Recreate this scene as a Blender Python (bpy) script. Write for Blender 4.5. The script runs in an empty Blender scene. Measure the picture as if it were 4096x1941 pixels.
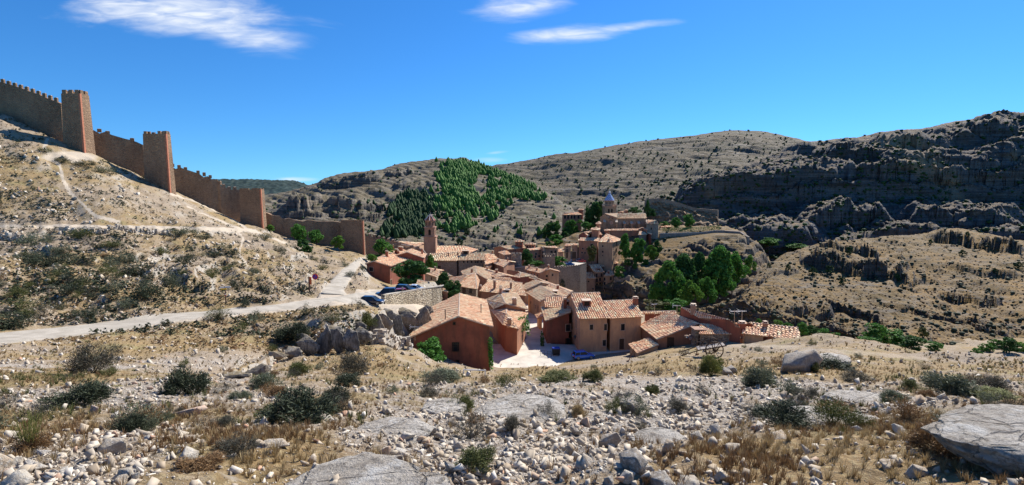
import bpy, math, random
import numpy as np
from mathutils import Vector, Matrix
R=math.radians
rng=np.random.default_rng(7); random.seed(7)
scene=bpy.context.scene
# ---------------- camera, sky, sun, exposure ----------------
PITCH=R(5.5); F=2048.0; CU,CV=2048.0,970.5
cam=bpy.data.cameras.new('camera'); camo=bpy.data.objects.new('camera',cam)
scene.collection.objects.link(camo); scene.camera=camo
cam.sensor_width=36; cam.lens=18.0; cam.clip_start=0.1; cam.clip_end=30000
camo.location=(0,0,0); camo.rotation_euler=(R(90)-PITCH,0,0)
SUN_AZ,SUN_EL=R(40),R(43)          # azimuth to the right of +Y
world=bpy.data.worlds.new('World'); scene.world=world; world.use_nodes=True
sund=bpy.data.lights.new('sun','SUN'); suno=bpy.data.objects.new('sun',sund); scene.collection.objects.link(suno)
sund.energy=5.0; sund.angle=R(0.5); sund.color=(1,.955,.88)
L=Vector((math.sin(SUN_AZ)*math.cos(SUN_EL),math.cos(SUN_AZ)*math.cos(SUN_EL),math.sin(SUN_EL)))
suno.rotation_euler=L.to_track_quat('Z','Y').to_euler()
vs=scene.view_settings; vs.view_transform='Standard'; vs.look='None'; vs.gamma=1; vs.exposure=0.72
def world_nodes():
    nt=world.node_tree; N=nt.nodes; K=nt.links; N.clear()
    out=N.new('ShaderNodeOutputWorld'); bg=N.new('ShaderNodeBackground'); bg.inputs['Strength'].default_value=0.053
    sky=N.new('ShaderNodeTexSky'); sky.sky_type='NISHITA'; sky.sun_disc=False
    sky.sun_elevation=SUN_EL; sky.sun_rotation=SUN_AZ; sky.altitude=1200; sky.air_density=1.15; sky.dust_density=.15; sky.ozone_density=3.5
    tc=N.new('ShaderNodeTexCoord'); va=N.new('ShaderNodeVectorMath'); va.operation='ADD'; va.inputs[1].default_value=(0,0,.06); K.new(tc.outputs['Generated'],va.inputs[0]); vn=N.new('ShaderNodeVectorMath'); vn.operation='NORMALIZE'; K.new(va.outputs[0],vn.inputs[0]); K.new(vn.outputs[0],sky.inputs['Vector'])
    sep=N.new('ShaderNodeSeparateXYZ'); K.new(tc.outputs['Generated'],sep.inputs[0])
    def M(op,a,b=None,c=None):
        m=N.new('ShaderNodeMath'); m.operation=op
        for i,x in enumerate((a,b,c)):
            if x is None: continue
            if isinstance(x,(int,float)): m.inputs[i].default_value=x
            else: K.new(x,m.inputs[i])
        return m.outputs[0]
    ys=M('MAXIMUM',sep.outputs[1],.05)
    sx=M('DIVIDE',sep.outputs[0],ys); sz=M('DIVIDE',sep.outputs[2],ys)
    cmb=N.new('ShaderNodeCombineXYZ'); K.new(sx,cmb.inputs[0]); K.new(M('MULTIPLY',sz,4.5),cmb.inputs[1])
    n1=N.new('ShaderNodeTexNoise'); n1.inputs['Scale'].default_value=5; n1.inputs['Detail'].default_value=7; n1.inputs['Roughness'].default_value=.55; n1.inputs['Distortion'].default_value=.6
    K.new(cmb.outputs[0],n1.inputs['Vector'])
    n2=N.new('ShaderNodeTexNoise'); n2.inputs['Scale'].default_value=16; n2.inputs['Detail'].default_value=5; n2.inputs['Distortion'].default_value=1.0
    K.new(cmb.outputs[0],n2.inputs['Vector'])
    tot=None
    # cirrus streaks : centre (x/y , z/y), half sizes, tilt, strength
    for cx,cz,a,b,t,s in CLOUDS:
        dx=M('SUBTRACT',sx,cx); dz=M('SUBTRACT',sz,cz); ct,st=math.cos(t),math.sin(t)
        ex=M('DIVIDE',M('ADD',M('MULTIPLY',dx,ct),M('MULTIPLY',dz,st)),a)
        ez=M('DIVIDE',M('SUBTRACT',M('MULTIPLY',dz,ct),M('MULTIPLY',dx,st)),b)
        d=M('SQRT',M('ADD',M('MULTIPLY',ex,ex),M('MULTIPLY',ez,ez)))
        d=M('ADD',d,M('MULTIPLY',M('SUBTRACT',n1.outputs[0],.5),1.5))
        m=N.new('ShaderNodeMapRange'); m.interpolation_type='SMOOTHSTEP'
        K.new(d,m.inputs[0]); m.inputs[1].default_value=1.0; m.inputs[2].default_value=.1; m.inputs[3].default_value=0; m.inputs[4].default_value=s
        tot=m.outputs[0] if tot is None else M('MAXIMUM',tot,m.outputs[0])
    tex=N.new('ShaderNodeMapRange'); K.new(n2.outputs[0],tex.inputs[0]); tex.inputs[1].default_value=.3; tex.inputs[2].default_value=.65; tex.inputs[3].default_value=.45; tex.inputs[4].default_value=1
    fac=M('MULTIPLY',tot,tex.outputs[0])
    hs=N.new('ShaderNodeHueSaturation'); hs.inputs['Saturation'].default_value=1.22; K.new(sky.outputs[0],hs.inputs['Color']); ml=N.new('ShaderNodeMix'); ml.data_type='RGBA'; ml.blend_type='MULTIPLY'; ml.inputs[0].default_value=1; ml.inputs[7].default_value=(.79,1.40,1.84,1); K.new(hs.outputs[0],ml.inputs[6])
    mix=N.new('ShaderNodeMix'); mix.data_type='RGBA'; K.new(fac,mix.inputs[0]); K.new(ml.outputs[2],mix.inputs[6]); mix.inputs[7].default_value=(11,11.6,12.4,1)
    K.new(mix.outputs[2],bg.inputs[0]); K.new(bg.outputs[0],out.inputs[0])
def tz(v,u=0):
    yc=(CV-v)/F; return (yc*math.cos(PITCH)-math.sin(PITCH))/(math.cos(PITCH)+yc*math.sin(PITCH))
def sxx(u,v):
    yc=(CV-v)/F; return ((u-CU)/F)/(math.cos(PITCH)+yc*math.sin(PITCH))
def cl(u,v,a,b,t,s): return (sxx(u,v),tz(v),a/F,b/F,t,s)
CLOUDS=[cl(720,50,520,95,-.06,1),cl(1010,150,290,75,-.1,.8),cl(1120,175,150,40,.05,.5),cl(2120,25,260,65,.18,.9),cl(2270,138,280,42,.06,.9),cl(2480,112,220,22,.1,.6),
        cl(1190,718,130,14,0,.75),cl(1960,640,90,14,0,.35),cl(1990,610,60,8,.1,.3)]
world_nodes()
# ---------------- projection helpers (photo pixel + distance -> place) ----------------
KD=4096/2576.
def Q(u,v,Y): return Vector((sxx(u,v)*Y,Y,tz(v)*Y))
def P(u,v,z):
    Y=z/tz(v); return Q(u,v,Y)
def ray(u,v): return Vector((sxx(u,v),1,tz(v))).normalized()
def vof(t):      # z/y -> photo row
    return CV+F*math.tan(-math.atan(t)-PITCH) if not isinstance(t,np.ndarray) else CV+F*np.tan(-np.arctan(t)-PITCH)
# ---------------- object helpers ----------------
COL=scene.collection
def tag(o,label=None,cat=None,group=None,kind=None):
    if label: o['label']=label
    if cat: o['category']=cat
    if group: o['group']=group
    if kind: o['kind']=kind
    return o
def empty(name,loc,label=None,cat=None,group=None,rz=0):
    o=bpy.data.objects.new(name,None); COL.objects.link(o); o.location=loc; o.rotation_euler=(0,0,rz); o.empty_display_size=.2
    return tag(o,label,cat,group)
def link(name,me,parent=None,loc=(0,0,0)):
    o=bpy.data.objects.new(name,me); COL.objects.link(o); o.location=loc
    if parent: o.parent=parent
    return o
class MB:
    """collects vertices and faces into one mesh"""
    def __init__(s): s.v=[]; s.f=[]; s.m=[]
    def add(s,vs,fs,mi=0):
        n=len(s.v); s.v+= [tuple(x) for x in vs]; s.f+=[tuple(i+n for i in f) for f in fs]; s.m+=[mi]*len(fs)
    def hexa(s,p,mi=0):   # 8 points bottom 4 ccw, top 4 ccw
        s.add(p,[(3,2,1,0),(4,5,6,7),(0,1,5,4),(1,2,6,5),(2,3,7,6),(3,0,4,7)],mi)
    def box(s,c,d,rz=0,mi=0,taper=1.0):
        cx,cy,cz=c; a,b,h=d[0]/2,d[1]/2,d[2]/2; co,si=math.cos(rz),math.sin(rz); p=[]
        for z,t in ((-h,1),(h,taper)):
            for x,y in ((-a,-b),(a,-b),(a,b),(-a,b)):
                x*=t;y*=t; p.append((cx+x*co-y*si,cy+x*si+y*co,cz+z))
        s.hexa(p,mi)
    def tube(s,a,b,r0,r1=None,n=6,mi=0,cap=True):
        a=Vector(a);b=Vector(b); r1=r0 if r1 is None else r1; d=(b-a)
        if d.length<1e-6: return
        d.normalize(); q=d.orthogonal().normalized(); w=d.cross(q); vs=[]
        for c,r in ((a,r0),(b,r1)):
            for i in range(n):
                t=2*math.pi*i/n; vs.append(c+q*(r*math.cos(t))+w*(r*math.sin(t)))
        fs=[(i,(i+1)%n,n+(i+1)%n,n+i) for i in range(n)]
        if cap: fs+=[tuple(range(n-1,-1,-1)),tuple(range(n,2*n))]
        s.add(vs,fs,mi)
    def prism(s,poly,h,mi=0):  # poly: 3d points (top), extruded down by h (number)
        n=len(poly); top=[Vector(p) for p in poly]; bot=[p-Vector((0,0,h)) for p in top]
        s.add(top+bot,[tuple(range(n)),tuple(range(2*n-1,n-1,-1))]+[(i,n+i,n+(i+1)%n,(i+1)%n) for i in range(n)],mi)
    def lathe(s,c,prof,n=12,mi=0):
        vs=[];fs=[]
        for r,z in prof:
            for i in range(n):
                t=2*math.pi*i/n; vs.append((c[0]+r*math.cos(t),c[1]+r*math.sin(t),c[2]+z))
        for k in range(len(prof)-1):
            for i in range(n): fs.append((k*n+i,k*n+(i+1)%n,(k+1)*n+(i+1)%n,(k+1)*n+i))
        s.add(vs,fs,mi)
    def build(s,name,mats,parent=None,loc=None,smooth=False):
        me=bpy.data.meshes.new(name); off=Vector(loc) if loc is not None else Vector((0,0,0))
        me.from_pydata([tuple(Vector(v)-off) for v in s.v],[],s.f)
        if not isinstance(mats,(list,tuple)): mats=[mats]
        for m in mats: me.materials.append(m)
        if len(mats)>1: me.polygons.foreach_set('material_index',s.m)
        if smooth: me.polygons.foreach_set('use_smooth',[True]*len(s.f))
        me.update(); o=link(name,me,parent,off if loc is not None else (0,0,0))
        return o
def npmesh(name,V,Fa,mats,smooth=False,midx=None,attrs=None):
    """V (n,3), Fa (m,k) same face size"""
    me=bpy.data.meshes.new(name); V=np.asarray(V,np.float32); Fa=np.asarray(Fa,np.int32); m,k=Fa.shape
    me.vertices.add(len(V)); me.vertices.foreach_set('co',V.ravel())
    me.loops.add(m*k); me.loops.foreach_set('vertex_index',Fa.ravel())
    me.polygons.add(m); me.polygons.foreach_set('loop_start',np.arange(0,m*k,k,dtype=np.int32)); me.polygons.foreach_set('loop_total',np.full(m,k,np.int32))
    if not isinstance(mats,(list,tuple)): mats=[mats]
    for x in mats: me.materials.append(x)
    if midx is not None: me.polygons.foreach_set('material_index',midx.astype(np.int32))
    if smooth: me.polygons.foreach_set('use_smooth',np.ones(m,bool))
    me.update(calc_edges=True)
    if attrs is not None:
        for nm,a in attrs.items():
            at=me.color_attributes.new(nm,'FLOAT_COLOR','POINT'); c=np.ones((len(V),4),np.float32); c[:,:a.shape[1]]=a; at.data.foreach_set('color',c.ravel())
    me.validate(); return me
def merge_instances(tv,tf,pos,scl,rz,tilt=None):
    """tv (n,3), tf (m,k); pos (N,3); scl (N,3); rz (N,)"""
    N=len(pos); c,s=np.cos(rz)[:,None],np.sin(rz)[:,None]
    v=tv[None]*scl[:,None,:]
    if tilt is not None:
        a=tilt[:,0][:,None]; ca,sa=np.cos(a),np.sin(a); y=v[...,1]*ca-v[...,2]*sa; z=v[...,1]*sa+v[...,2]*ca; v=np.stack([v[...,0],y,z],-1)
    x=v[...,0]*c-v[...,1]*s; y=v[...,0]*s+v[...,1]*c
    V=np.stack([x+pos[:,0,None],y+pos[:,1,None],v[...,2]+pos[:,2,None]],-1).reshape(-1,3)
    Fa=(tf[None]+(np.arange(N)*len(tv))[:,None,None]).reshape(-1,tf.shape[1]); return V,Fa
# ---------------- numpy noise ----------------
def _h(ix,iy,seed):
    h=(ix.astype(np.int64)*374761393+iy.astype(np.int64)*668265263+seed*1442695041)&0xffffffff
    h=((h^(h>>13))*1274126177)&0xffffffff; h=(h^(h>>16))&0xffffffff
    return h/4294967295.*2*np.pi
def perlin(x,y,seed=0):
    ix=np.floor(x);iy=np.floor(y);fx=x-ix;fy=y-iy;ux=fx*fx*fx*(fx*(fx*6-15)+10);uy=fy*fy*fy*(fy*(fy*6-15)+10)
    def g(dx,dy):
        a=_h(ix+dx,iy+dy,seed); return np.cos(a)*(fx-dx)+np.sin(a)*(fy-dy)
    return ((g(0,0)*(1-ux)+g(1,0)*ux)*(1-uy)+(g(0,1)*(1-ux)+g(1,1)*ux)*uy)*1.5
def fbm(x,y,o=5,seed=0,g=.5):
    s=0;a=1;t=0
    for i in range(o):
        s=s+a*perlin(x,y,seed+i*17);t+=a;a*=g;x=x*2.03+5.1;y=y*2.03+1.7
    return s/t*1.4
def ridged(x,y,o=5,seed=0):
    s=0;a=1;t=0
    for i in range(o):
        s=s+a*(1-2*np.abs(perlin(x,y,seed+i*17)));t+=a;a*=.5;x=x*2.03;y=y*2.03
    return s/t
def sst(a,b,x):
    t=np.clip((x-a)/(b-a),0,1); return t*t*(3-2*t)
# ---------------- materials ----------------
def mat(name): 
    m=bpy.data.materials.new(name); m.use_nodes=True; nt=m.node_tree; b=nt.nodes['Principled BSDF']; b.inputs['Roughness'].default_value=.9
    try: b.inputs['Specular IOR Level'].default_value=.2
    except: pass
    return m,nt,b
def mixc(nt,fac,a,b):
    m=nt.nodes.new('ShaderNodeMix'); m.data_type='RGBA'
    for i,x in ((0,fac),(6,a),(7,b)):
        if isinstance(x,(int,float)): m.inputs[i].default_value=x
        elif isinstance(x,tuple): m.inputs[i].default_value=(*x,1)
        else: nt.links.new(x,m.inputs[i])
    return m.outputs[2]
def noi(nt,scale,detail=5,rough=.6,vec=None,dist=0):
    n=nt.nodes.new('ShaderNodeTexNoise'); n.inputs['Scale'].default_value=scale; n.inputs['Detail'].default_value=detail; n.inputs['Roughness'].default_value=rough; n.inputs['Distortion'].default_value=dist
    if vec is None:
        if 'G' not in nt: 
            g=nt.nodes.new('ShaderNodeNewGeometry'); nt['G']=g.name
        vec=nt.nodes[nt['G']].outputs['Position']
    nt.links.new(vec,n.inputs['Vector']); return n.outputs[0]
def rng_(nt,x,a,b,c=0,d=1):
    m=nt.nodes.new('ShaderNodeMapRange'); nt.links.new(x,m.inputs[0])
    for i,k in enumerate((a,b,c,d)): m.inputs[i+1].default_value=k
    return m.outputs[0]
def geo(nt,o):
    if 'G' not in nt: g=nt.nodes.new('ShaderNodeNewGeometry'); nt['G']=g.name
    return nt.nodes[nt['G']].outputs[o]
def vscale(nt,s,rot=(0,0,0)):
    mp=nt.nodes.new('ShaderNodeMapping'); mp.inputs['Scale'].default_value=s; mp.inputs['Rotation'].default_value=rot; nt.links.new(geo(nt,'Position'),mp.inputs[0]); return mp.outputs[0]
def bump(nt,b,h,strength,dist):
    bp=nt.nodes.new('ShaderNodeBump'); bp.inputs['Strength'].default_value=strength; bp.inputs['Distance'].default_value=dist; nt.links.new(h,bp.inputs['Height']); 
    nt.links.new(bp.outputs[0],b.inputs['Normal'])
def mth(nt,op,a,b=0.):
    m=nt.nodes.new('ShaderNodeMath'); m.operation=op
    for i,x in enumerate((a,b)):
        if isinstance(x,(int,float)): m.inputs[i].default_value=x
        else: nt.links.new(x,m.inputs[i])
    return m.outputs[0]
def simple(name,c,rough=.7,metal=0,var=.25,scale=3,c2=None,bmp=0,bs=20):
    m,nt,b=mat(name); c2=c2 or tuple(x*(1-var) for x in c)
    o=mixc(nt,rng_(nt,noi(nt,scale),.35,.65),c,c2); nt.links.new(o,b.inputs['Base Color']); b.inputs['Roughness'].default_value=rough; b.inputs['Metallic'].default_value=metal
    if bmp: bump(nt,b,noi(nt,bs),bmp,.05)
    return m
def island(name,cols,rough=.9,obj=0,noise=None,transl=0):
    """colour varies from piece to piece"""
    m,nt,b=mat(name); r=nt.nodes.new('ShaderNodeValToRGB'); e=r.color_ramp.elements
    x=geo(nt,'Random Per Island')
    if obj:
        oi=nt.nodes.new('ShaderNodeObjectInfo'); x=mth(nt,'FRACT',mth(nt,'ADD',x,oi.outputs['Random']))
    nt.links.new(x,r.inputs[0])
    for i,(p,c) in enumerate(cols):
        k=e[i] if i<2 else e.new(p); k.position=p; k.color=(*c,1)
    o=r.outputs[0]
    if noise: o=mixc(nt,mth(nt,'MULTIPLY',rng_(nt,noi(nt,noise[0]),.4,.65),noise[2]),o,noise[1])
    nt.links.new(o,b.inputs['Base Color']); b.inputs['Roughness'].default_value=rough
    if transl:
        t=nt.nodes.new('ShaderNodeBsdfTranslucent'); nt.links.new(o,t.inputs[0]); ms=nt.nodes.new('ShaderNodeMixShader'); ms.inputs[0].default_value=transl
        out=nt.nodes['Material Output']; nt.links.new(b.outputs[0],ms.inputs[1]); nt.links.new(t.outputs[0],ms.inputs[2]); nt.links.new(ms.outputs[0],out.inputs[0])
    return m
# ---------------- terrain sheets ----------------
def Z(u,z,Y): return (u,None,Y,z)
class Sheet:
    def __init__(s,layers,rows,s0,s1,nc,sig=2.0,ledges=(),noise=None):
        S=np.linspace(s0,s1,nc); Ys=[];Zs=[]
        ker=np.exp(-.5*(np.arange(-12,13)/sig)**2); ker/=ker.sum()
        for l in layers:
            pts=[]
            for p in l:
                if p[1] is None: v=float(vof(p[3]/p[2])); pts.append((sxx(p[0]*KD,v),p[2],p[3]))
                else: pts.append((sxx(p[0]*KD,p[1]*KD),p[2],tz(p[1]*KD)*p[2]))
            pts.sort(); a=np.array(pts)
            y=np.interp(S,a[:,0],a[:,1]); z=np.interp(S,a[:,0],a[:,2])
            y=np.convolve(np.pad(y,12,'edge'),ker,'valid'); z=np.convolve(np.pad(z,12,'edge'),ker,'valid')
            Ys.append(y);Zs.append(z)
        for i in range(1,len(Ys)): Ys[i]=np.maximum(Ys[i],Ys[i-1]+.02)
        Yr=[];Zr=[]
        for i,n in enumerate(rows):
            for k in range(n):
                t=k/n; Yr.append(Ys[i]*(1-t)+Ys[i+1]*t); Zr.append(Zs[i]*(1-t)+Zs[i+1]*t)
        Yr.append(Ys[-1]);Zr.append(Zs[-1])
        s.Y=np.array(Yr);s.z=np.array(Zr);s.S=S;s.n=s.Y.shape
        s.layerrow=np.concatenate([[0],np.cumsum(rows)])
        # soften creases between rows
        for _ in range(3):
            s.z[1:-1]=(s.z[:-2]+2*s.z[1:-1]+s.z[2:])/4
        s.upd()
        for lg in ledges: s.ledge(*lg)
        s.upd()
        if noise is not None: s.z=s.z+noise(s); s.upd()
    def upd(s):
        s.X=s.S[None]*s.Y; t=s.z/s.Y; s.v=vof(t)/KD
        yc=(CV-s.v*KD)/F; s.u=(CU+s.S[None]*F*(math.cos(PITCH)+yc*math.sin(PITCH)))/KD
    def line(s,pts):
        """distance along each column where the sheet meets the traced line; nan outside"""
        a=np.array(sorted((sxx(p[0]*KD,p[1]*KD),p[1]) for p in pts)); ok=(s.S>=a[0,0])&(s.S<=a[-1,0]); vl=np.interp(s.S,a[:,0],a[:,1])
        out=np.full(len(s.S),np.nan)
        for c in np.nonzero(ok)[0]:
            d=s.v[:,c]-vl[c]; k=np.nonzero((d[:-1]>0)&(d[1:]<=0))[0]
            if len(k): k=k[0]; f=d[k]/(d[k]-d[k+1]+1e-9); out[c]=s.Y[k,c]*(1-f)+s.Y[k+1,c]*f
        return out,ok,(s.S-a[0,0])/(a[-1,0]-a[0,0])
    def ledge(s,pts,h,D,w=1.0,jag=1.5,seed=3,fr=None):
        yl,ok,t=s.line(pts); ok=ok&~np.isnan(yl)
        if not ok.any(): return
        yl=np.where(ok,yl,1e9); ym=np.median(yl[ok]); fr=fr or 1.2/(max(jag,.3)*2)
        tap=np.clip(np.minimum(t,1-t)*7,0,1)**.6; tap=np.where(ok,tap,0); r=np.random.default_rng(seed)
        for j in range(3):
            # blocky faces: rock breaks into columns of irregular width, in three courses
            bw=max(jag*1.6,.8); n=int((s.S[-1]-s.S[0])*ym/bw)+8; e=s.S[0]+np.cumsum((.4+1.2*r.random(n)))*bw/ym; k=np.clip(np.searchsorted(e,s.S),0,n-1); off=(r.random(n)-.5)[k]; hv=(.7+.6*r.random(n))[k]
            hh=h*(.45,.33,.22)[j]*tap*hv*(.8+.5*fbm(s.S*ym*fr*.4,s.S*0+seed+j,3,seed)); y2=yl+j*jag*.55+jag*1.1*off+.5*jag*fbm(s.S*ym*fr,s.S*0+seed*3.3+j*7,4,seed+5)
            d=s.Y-y2[None]; s.z=s.z+hh[None]*sst(0,w,d)*np.exp(-np.maximum(d-w,0)/D)
        s.t=None; 
        X=s.S[None]*s.Y; s.v=vof(s.z/s.Y)/KD
    def mesh(s,name,mt,label=None,attrs=None,smooth=True):
        r,c=s.n; V=np.stack([s.X,s.Y,s.z],-1).reshape(-1,3); i=np.arange(r*c).reshape(r,c)
        Fa=np.stack([i[:-1,:-1],i[:-1,1:],i[1:,1:],i[1:,:-1]],-1).reshape(-1,4)
        at=None
        if attrs is not None: at={'zone':np.stack([np.broadcast_to(a,s.n) for a in attrs],-1).reshape(r*c,-1)}
        me=npmesh(name,V,Fa,mt,smooth,attrs=at); s.o=link(name,me); tag(s.o,label,None,None,'structure'); return s.o
    def slope(s):
        dz=np.gradient(s.z,axis=0)/np.maximum(np.gradient(s.Y,axis=0),1e-3); return np.abs(dz)
    def rocky(s,amp,f,seed=5,ax=1.,az=1.5,rows=None):
        """carve real relief into steep faces: rock stands forward or back"""
        k=sst(.5,1.5,s.slope()); x,z=s.X,s.z
        if rows is not None: k=k*rows
        s.Y=s.Y-amp*k*(ridged(x*f*ax,(z+.06*x)*f*az,5,seed)+.5*fbm(x*f*3*ax,(z+.06*x)*f*5,4,seed+9)); s.upd()
    def hit(s,u,v,ymin=0):
        """u,v in full photo pixels"""
        sx=sxx(u,v); c=int(round((sx-s.S[0])/(s.S[1]-s.S[0]))); c=min(max(c,0),len(s.S)-1); t=tz(v)
        d=s.z[:,c]-t*s.Y[:,c]; k=np.nonzero((d[:-1]<0)&(d[1:]>=0)&(s.Y[:-1,c]>ymin))[0]
        if not len(k):
            k=np.argmin(np.abs(d)+(s.Y[:,c]<ymin)*99); Y=s.Y[k,c]; return Vector((sx*Y,Y,s.z[k,c]))
        k=k[0]; f=d[k]/(d[k]-d[k+1]); Y=s.Y[k,c]*(1-f)+s.Y[k+1,c]*f; return Vector((sx*Y,Y,t*Y))
    def h(s,x,y):
        sx=x/y; fc=(sx-s.S[0])/(s.S[1]-s.S[0]); c=int(min(max(math.floor(fc),0),len(s.S)-2)); f=fc-c
        a=np.interp(y,s.Y[:,c],s.z[:,c]); b=np.interp(y,s.Y[:,c+1],s.z[:,c+1]); return float(a*(1-f)+b*f)
    def sample(s,N,w,r=None):
        """random points on the sheet; w = weight per cell (rows-1, cols-1)"""
        r=r or rng; w=np.maximum(w,0).ravel(); w=w/w.sum(); k=r.choice(len(w),N,p=w); rr,cc=np.divmod(k,s.n[1]-1); a=r.random(N);b=r.random(N)
        def L(A): return (A[rr,cc]*(1-a)+A[rr+1,cc]*a)*(1-b)+(A[rr,cc+1]*(1-a)+A[rr+1,cc+1]*a)*b
        return np.stack([L(s.X),L(s.Y),L(s.z)],-1),rr,cc
    def cellarea(s):
        dy=np.diff(s.Y,axis=0)[:,:-1]; dx=(s.S[1]-s.S[0])*s.Y[:-1,:-1]; return dy*dx
    def scr(s):
        """pixel area of each cell (for choosing how many things to scatter), only what faces the viewer"""
        dv=np.maximum(s.v[:-1,:-1]-s.v[1:,:-1],0); return dv*1.0
def soft(x,a,b,w): return sst(a-w,a+w,x)*(1-sst(b-w,b+w,x))
def ell(u,v,cu,cv,a,b): return np.clip(1.25-np.sqrt(((u-cu)/a)**2+((v-cv)/b)**2),0,1)
def polyd(u,v,pts):
    d=np.full(u.shape,1e9)
    for (a,b),(c,e) in zip(pts[:-1],pts[1:]):
        t=np.clip(((u-a)*(c-a)+(v-b)*(e-b))/((c-a)**2+(e-b)**2+1e-9),0,1); d=np.minimum(d,np.hypot(u-a-t*(c-a),v-b-t*(e-b)))
    return d
RT=[(-900,930),(-200,856),(0,838),(250,815),(500,787),(700,766),(790,750),(850,742),(965,733)]
RB=[(-900,990),(-200,890),(0,867),(250,838),(500,806),(700,785),(850,768),(965,757)]
PL=[(801,742),(812,728),(835,705),(863,676),(903,650)]; PR=[(870,745),(866,730),(884,700),(900,675),(917,650)]
def roadmask(u,v):
    a=np.array(RT);b=np.array(RB); t=np.interp(u,a[:,0],a[:,1]); q=np.interp(u,b[:,0],b[:,1])
    m=soft(v,t-1,q+1,3)*(u<1100)
    a=np.array(PL)[::-1];b=np.array(PR)[::-1]; l=np.interp(v,a[:,1],a[:,0]); r=np.interp(v,b[:,1],b[:,0])
    return np.maximum(m,soft(u,l-1,r+1,3)*((v>648)&(v<748)))
GL=[
 [(-900,1221,-.0)]and[Z(-3000,-1.55,.7),Z(6000,-1.55,.7)],
 [(-3000,1221,2.9),(0,1221,2.9),(6000,1221,2.9)],
 [(-3000,1100,5),(6000,1100,5)],
 [(-3000,1030,7.6),(6000,1030,7.6)],
 [(-2000,990,12),(0,978,12),(600,962,13.5),(1060,985,12),(1300,965,15),(1700,948,17),(2000,948,17),(2576,985,13),(5000,1010,12)],
 [(-2000,930,22),(0,925,22),(300,930,24),(560,952,25),(700,930,28),(850,920,32),(1000,925,35),(1100,945,32),(1240,954,32),(1400,945,34),(1700,915,38),(1900,900,36),(2150,915,30),(2400,940,24),(2576,950,22),(5000,960,20)],
 [(-2000,920,26),(0,905,28),(300,915,30),(560,950,28),(690,898,44),(817,884,48),(880,872,52),(925,855,58),(962,838,66),(1000,862,80),(1050,875,84),(1085,920,66),(1240,947,60),(1400,936,58),(1500,925,58),(1700,900,56),(1900,880,52),(2150,890,44),(2400,918,34),(2576,930,31),(5000,970,25)],
 [(-2000,915,28),(0,898,31),(300,905,33),(560,938,29.5),(690,880,46),(773,852,49.5),(817,820,50),(880,806,54),(943,790,62),(968,784,77),(1000,778,85),(1050,775,93),(1085,920,74),(1240,943,70),(1400,930,70),(1500,918,70),(1700,890,70),(1900,868,62),(2150,872,52),(2400,900,40),(2576,915,36),(5000,975,27)],
 [(-2000,910,35),(0,869,42),(250,840,49),(500,808,58),(700,787,67),(850,770,76),(965,768,89),(1050,768,101),(1100,768,112),(1122,880,88),(1180,935,79),(1240,940,79.5),(1330,935,80.5),(1400,925,82.5),(1500,911,84),(1600,899,84),(1650,884,82),(1760,874,77),(1900,862,68),(2050,850,62),(2200,862,55),(2400,893,45),(2576,908,40),(5000,980,30)],
 [(-2000,880,40),(0,838,48),(250,815,56),(500,786,64),(700,766,72),(850,745,84),(905,735,92),(965,724,102),(1050,712,112),(1100,703,121),Z(1125,-29.2,112),Z(1240,-29.1,92),Z(1400,-29.1,92),Z(1600,-29,93),Z(1700,-27.5,95),Z(1760,-26.5,92),Z(1850,-24.5,82),Z(1950,-23,76),Z(2050,-21.5,70),Z(2200,-20.5,64),Z(2400,-18,54),Z(2576,-16,48),Z(5000,-14,35)],
 [(-2000,720,70),(0,650,80),(300,640,88),(500,655,98),(700,670,108),(800,690,112),(870,690,118),(905,690,122),Z(940,-22,126),Z(1000,-26,132),Z(1125,-29.7,140),Z(1400,-31,140),Z(1700,-40,130),Z(1850,-40,120),Z(2050,-40,110),Z(2300,-38,100),Z(2576,-36,90),Z(5000,-30,70)],
 [(-2000,560,90),(0,592,95),(300,572,105),(500,572,122),(600,585,135),(700,605,145),(760,635,150),(850,642,152),(905,656,152),Z(935,-26,154),Z(1000,-28.5,156),Z(1125,-31,165),Z(1280,-35,175),Z(1400,-38.5,180),Z(1550,-43,180),Z(1700,-46,175),Z(2050,-46,165),Z(2576,-44,150),Z(5000,-40,120)],
 [(-2000,-100,115),(-900,60,125),(0,283,138),(152,350,139),(228,382,141),(360,442,150),(432,475,153),(605,560,165),(665,582,167),(720,600,168),(860,628,175),(917,638,176),Z(945,-24,178),Z(1100,-31,195),Z(1250,-37,205),Z(1400,-45,215),Z(1700,-48,205),Z(2050,-50,190),Z(2576,-48,175),Z(5000,-44,140)],
 [Z(-900,40,165),Z(0,14,172),Z(432,-6,188),Z(665,-20,205),Z(917,-28,208),Z(1100,-36,240),Z(1300,-42,262),Z(1500,-52,280),Z(1700,-50,260),Z(5000,-52,200)],
 [Z(-3000,-40,430),Z(0,-40,430),Z(1500,-50,430),Z(5000,-52,430)],
 [Z(-3000,-80,9000),Z(5000,-80,9000)]]
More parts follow.
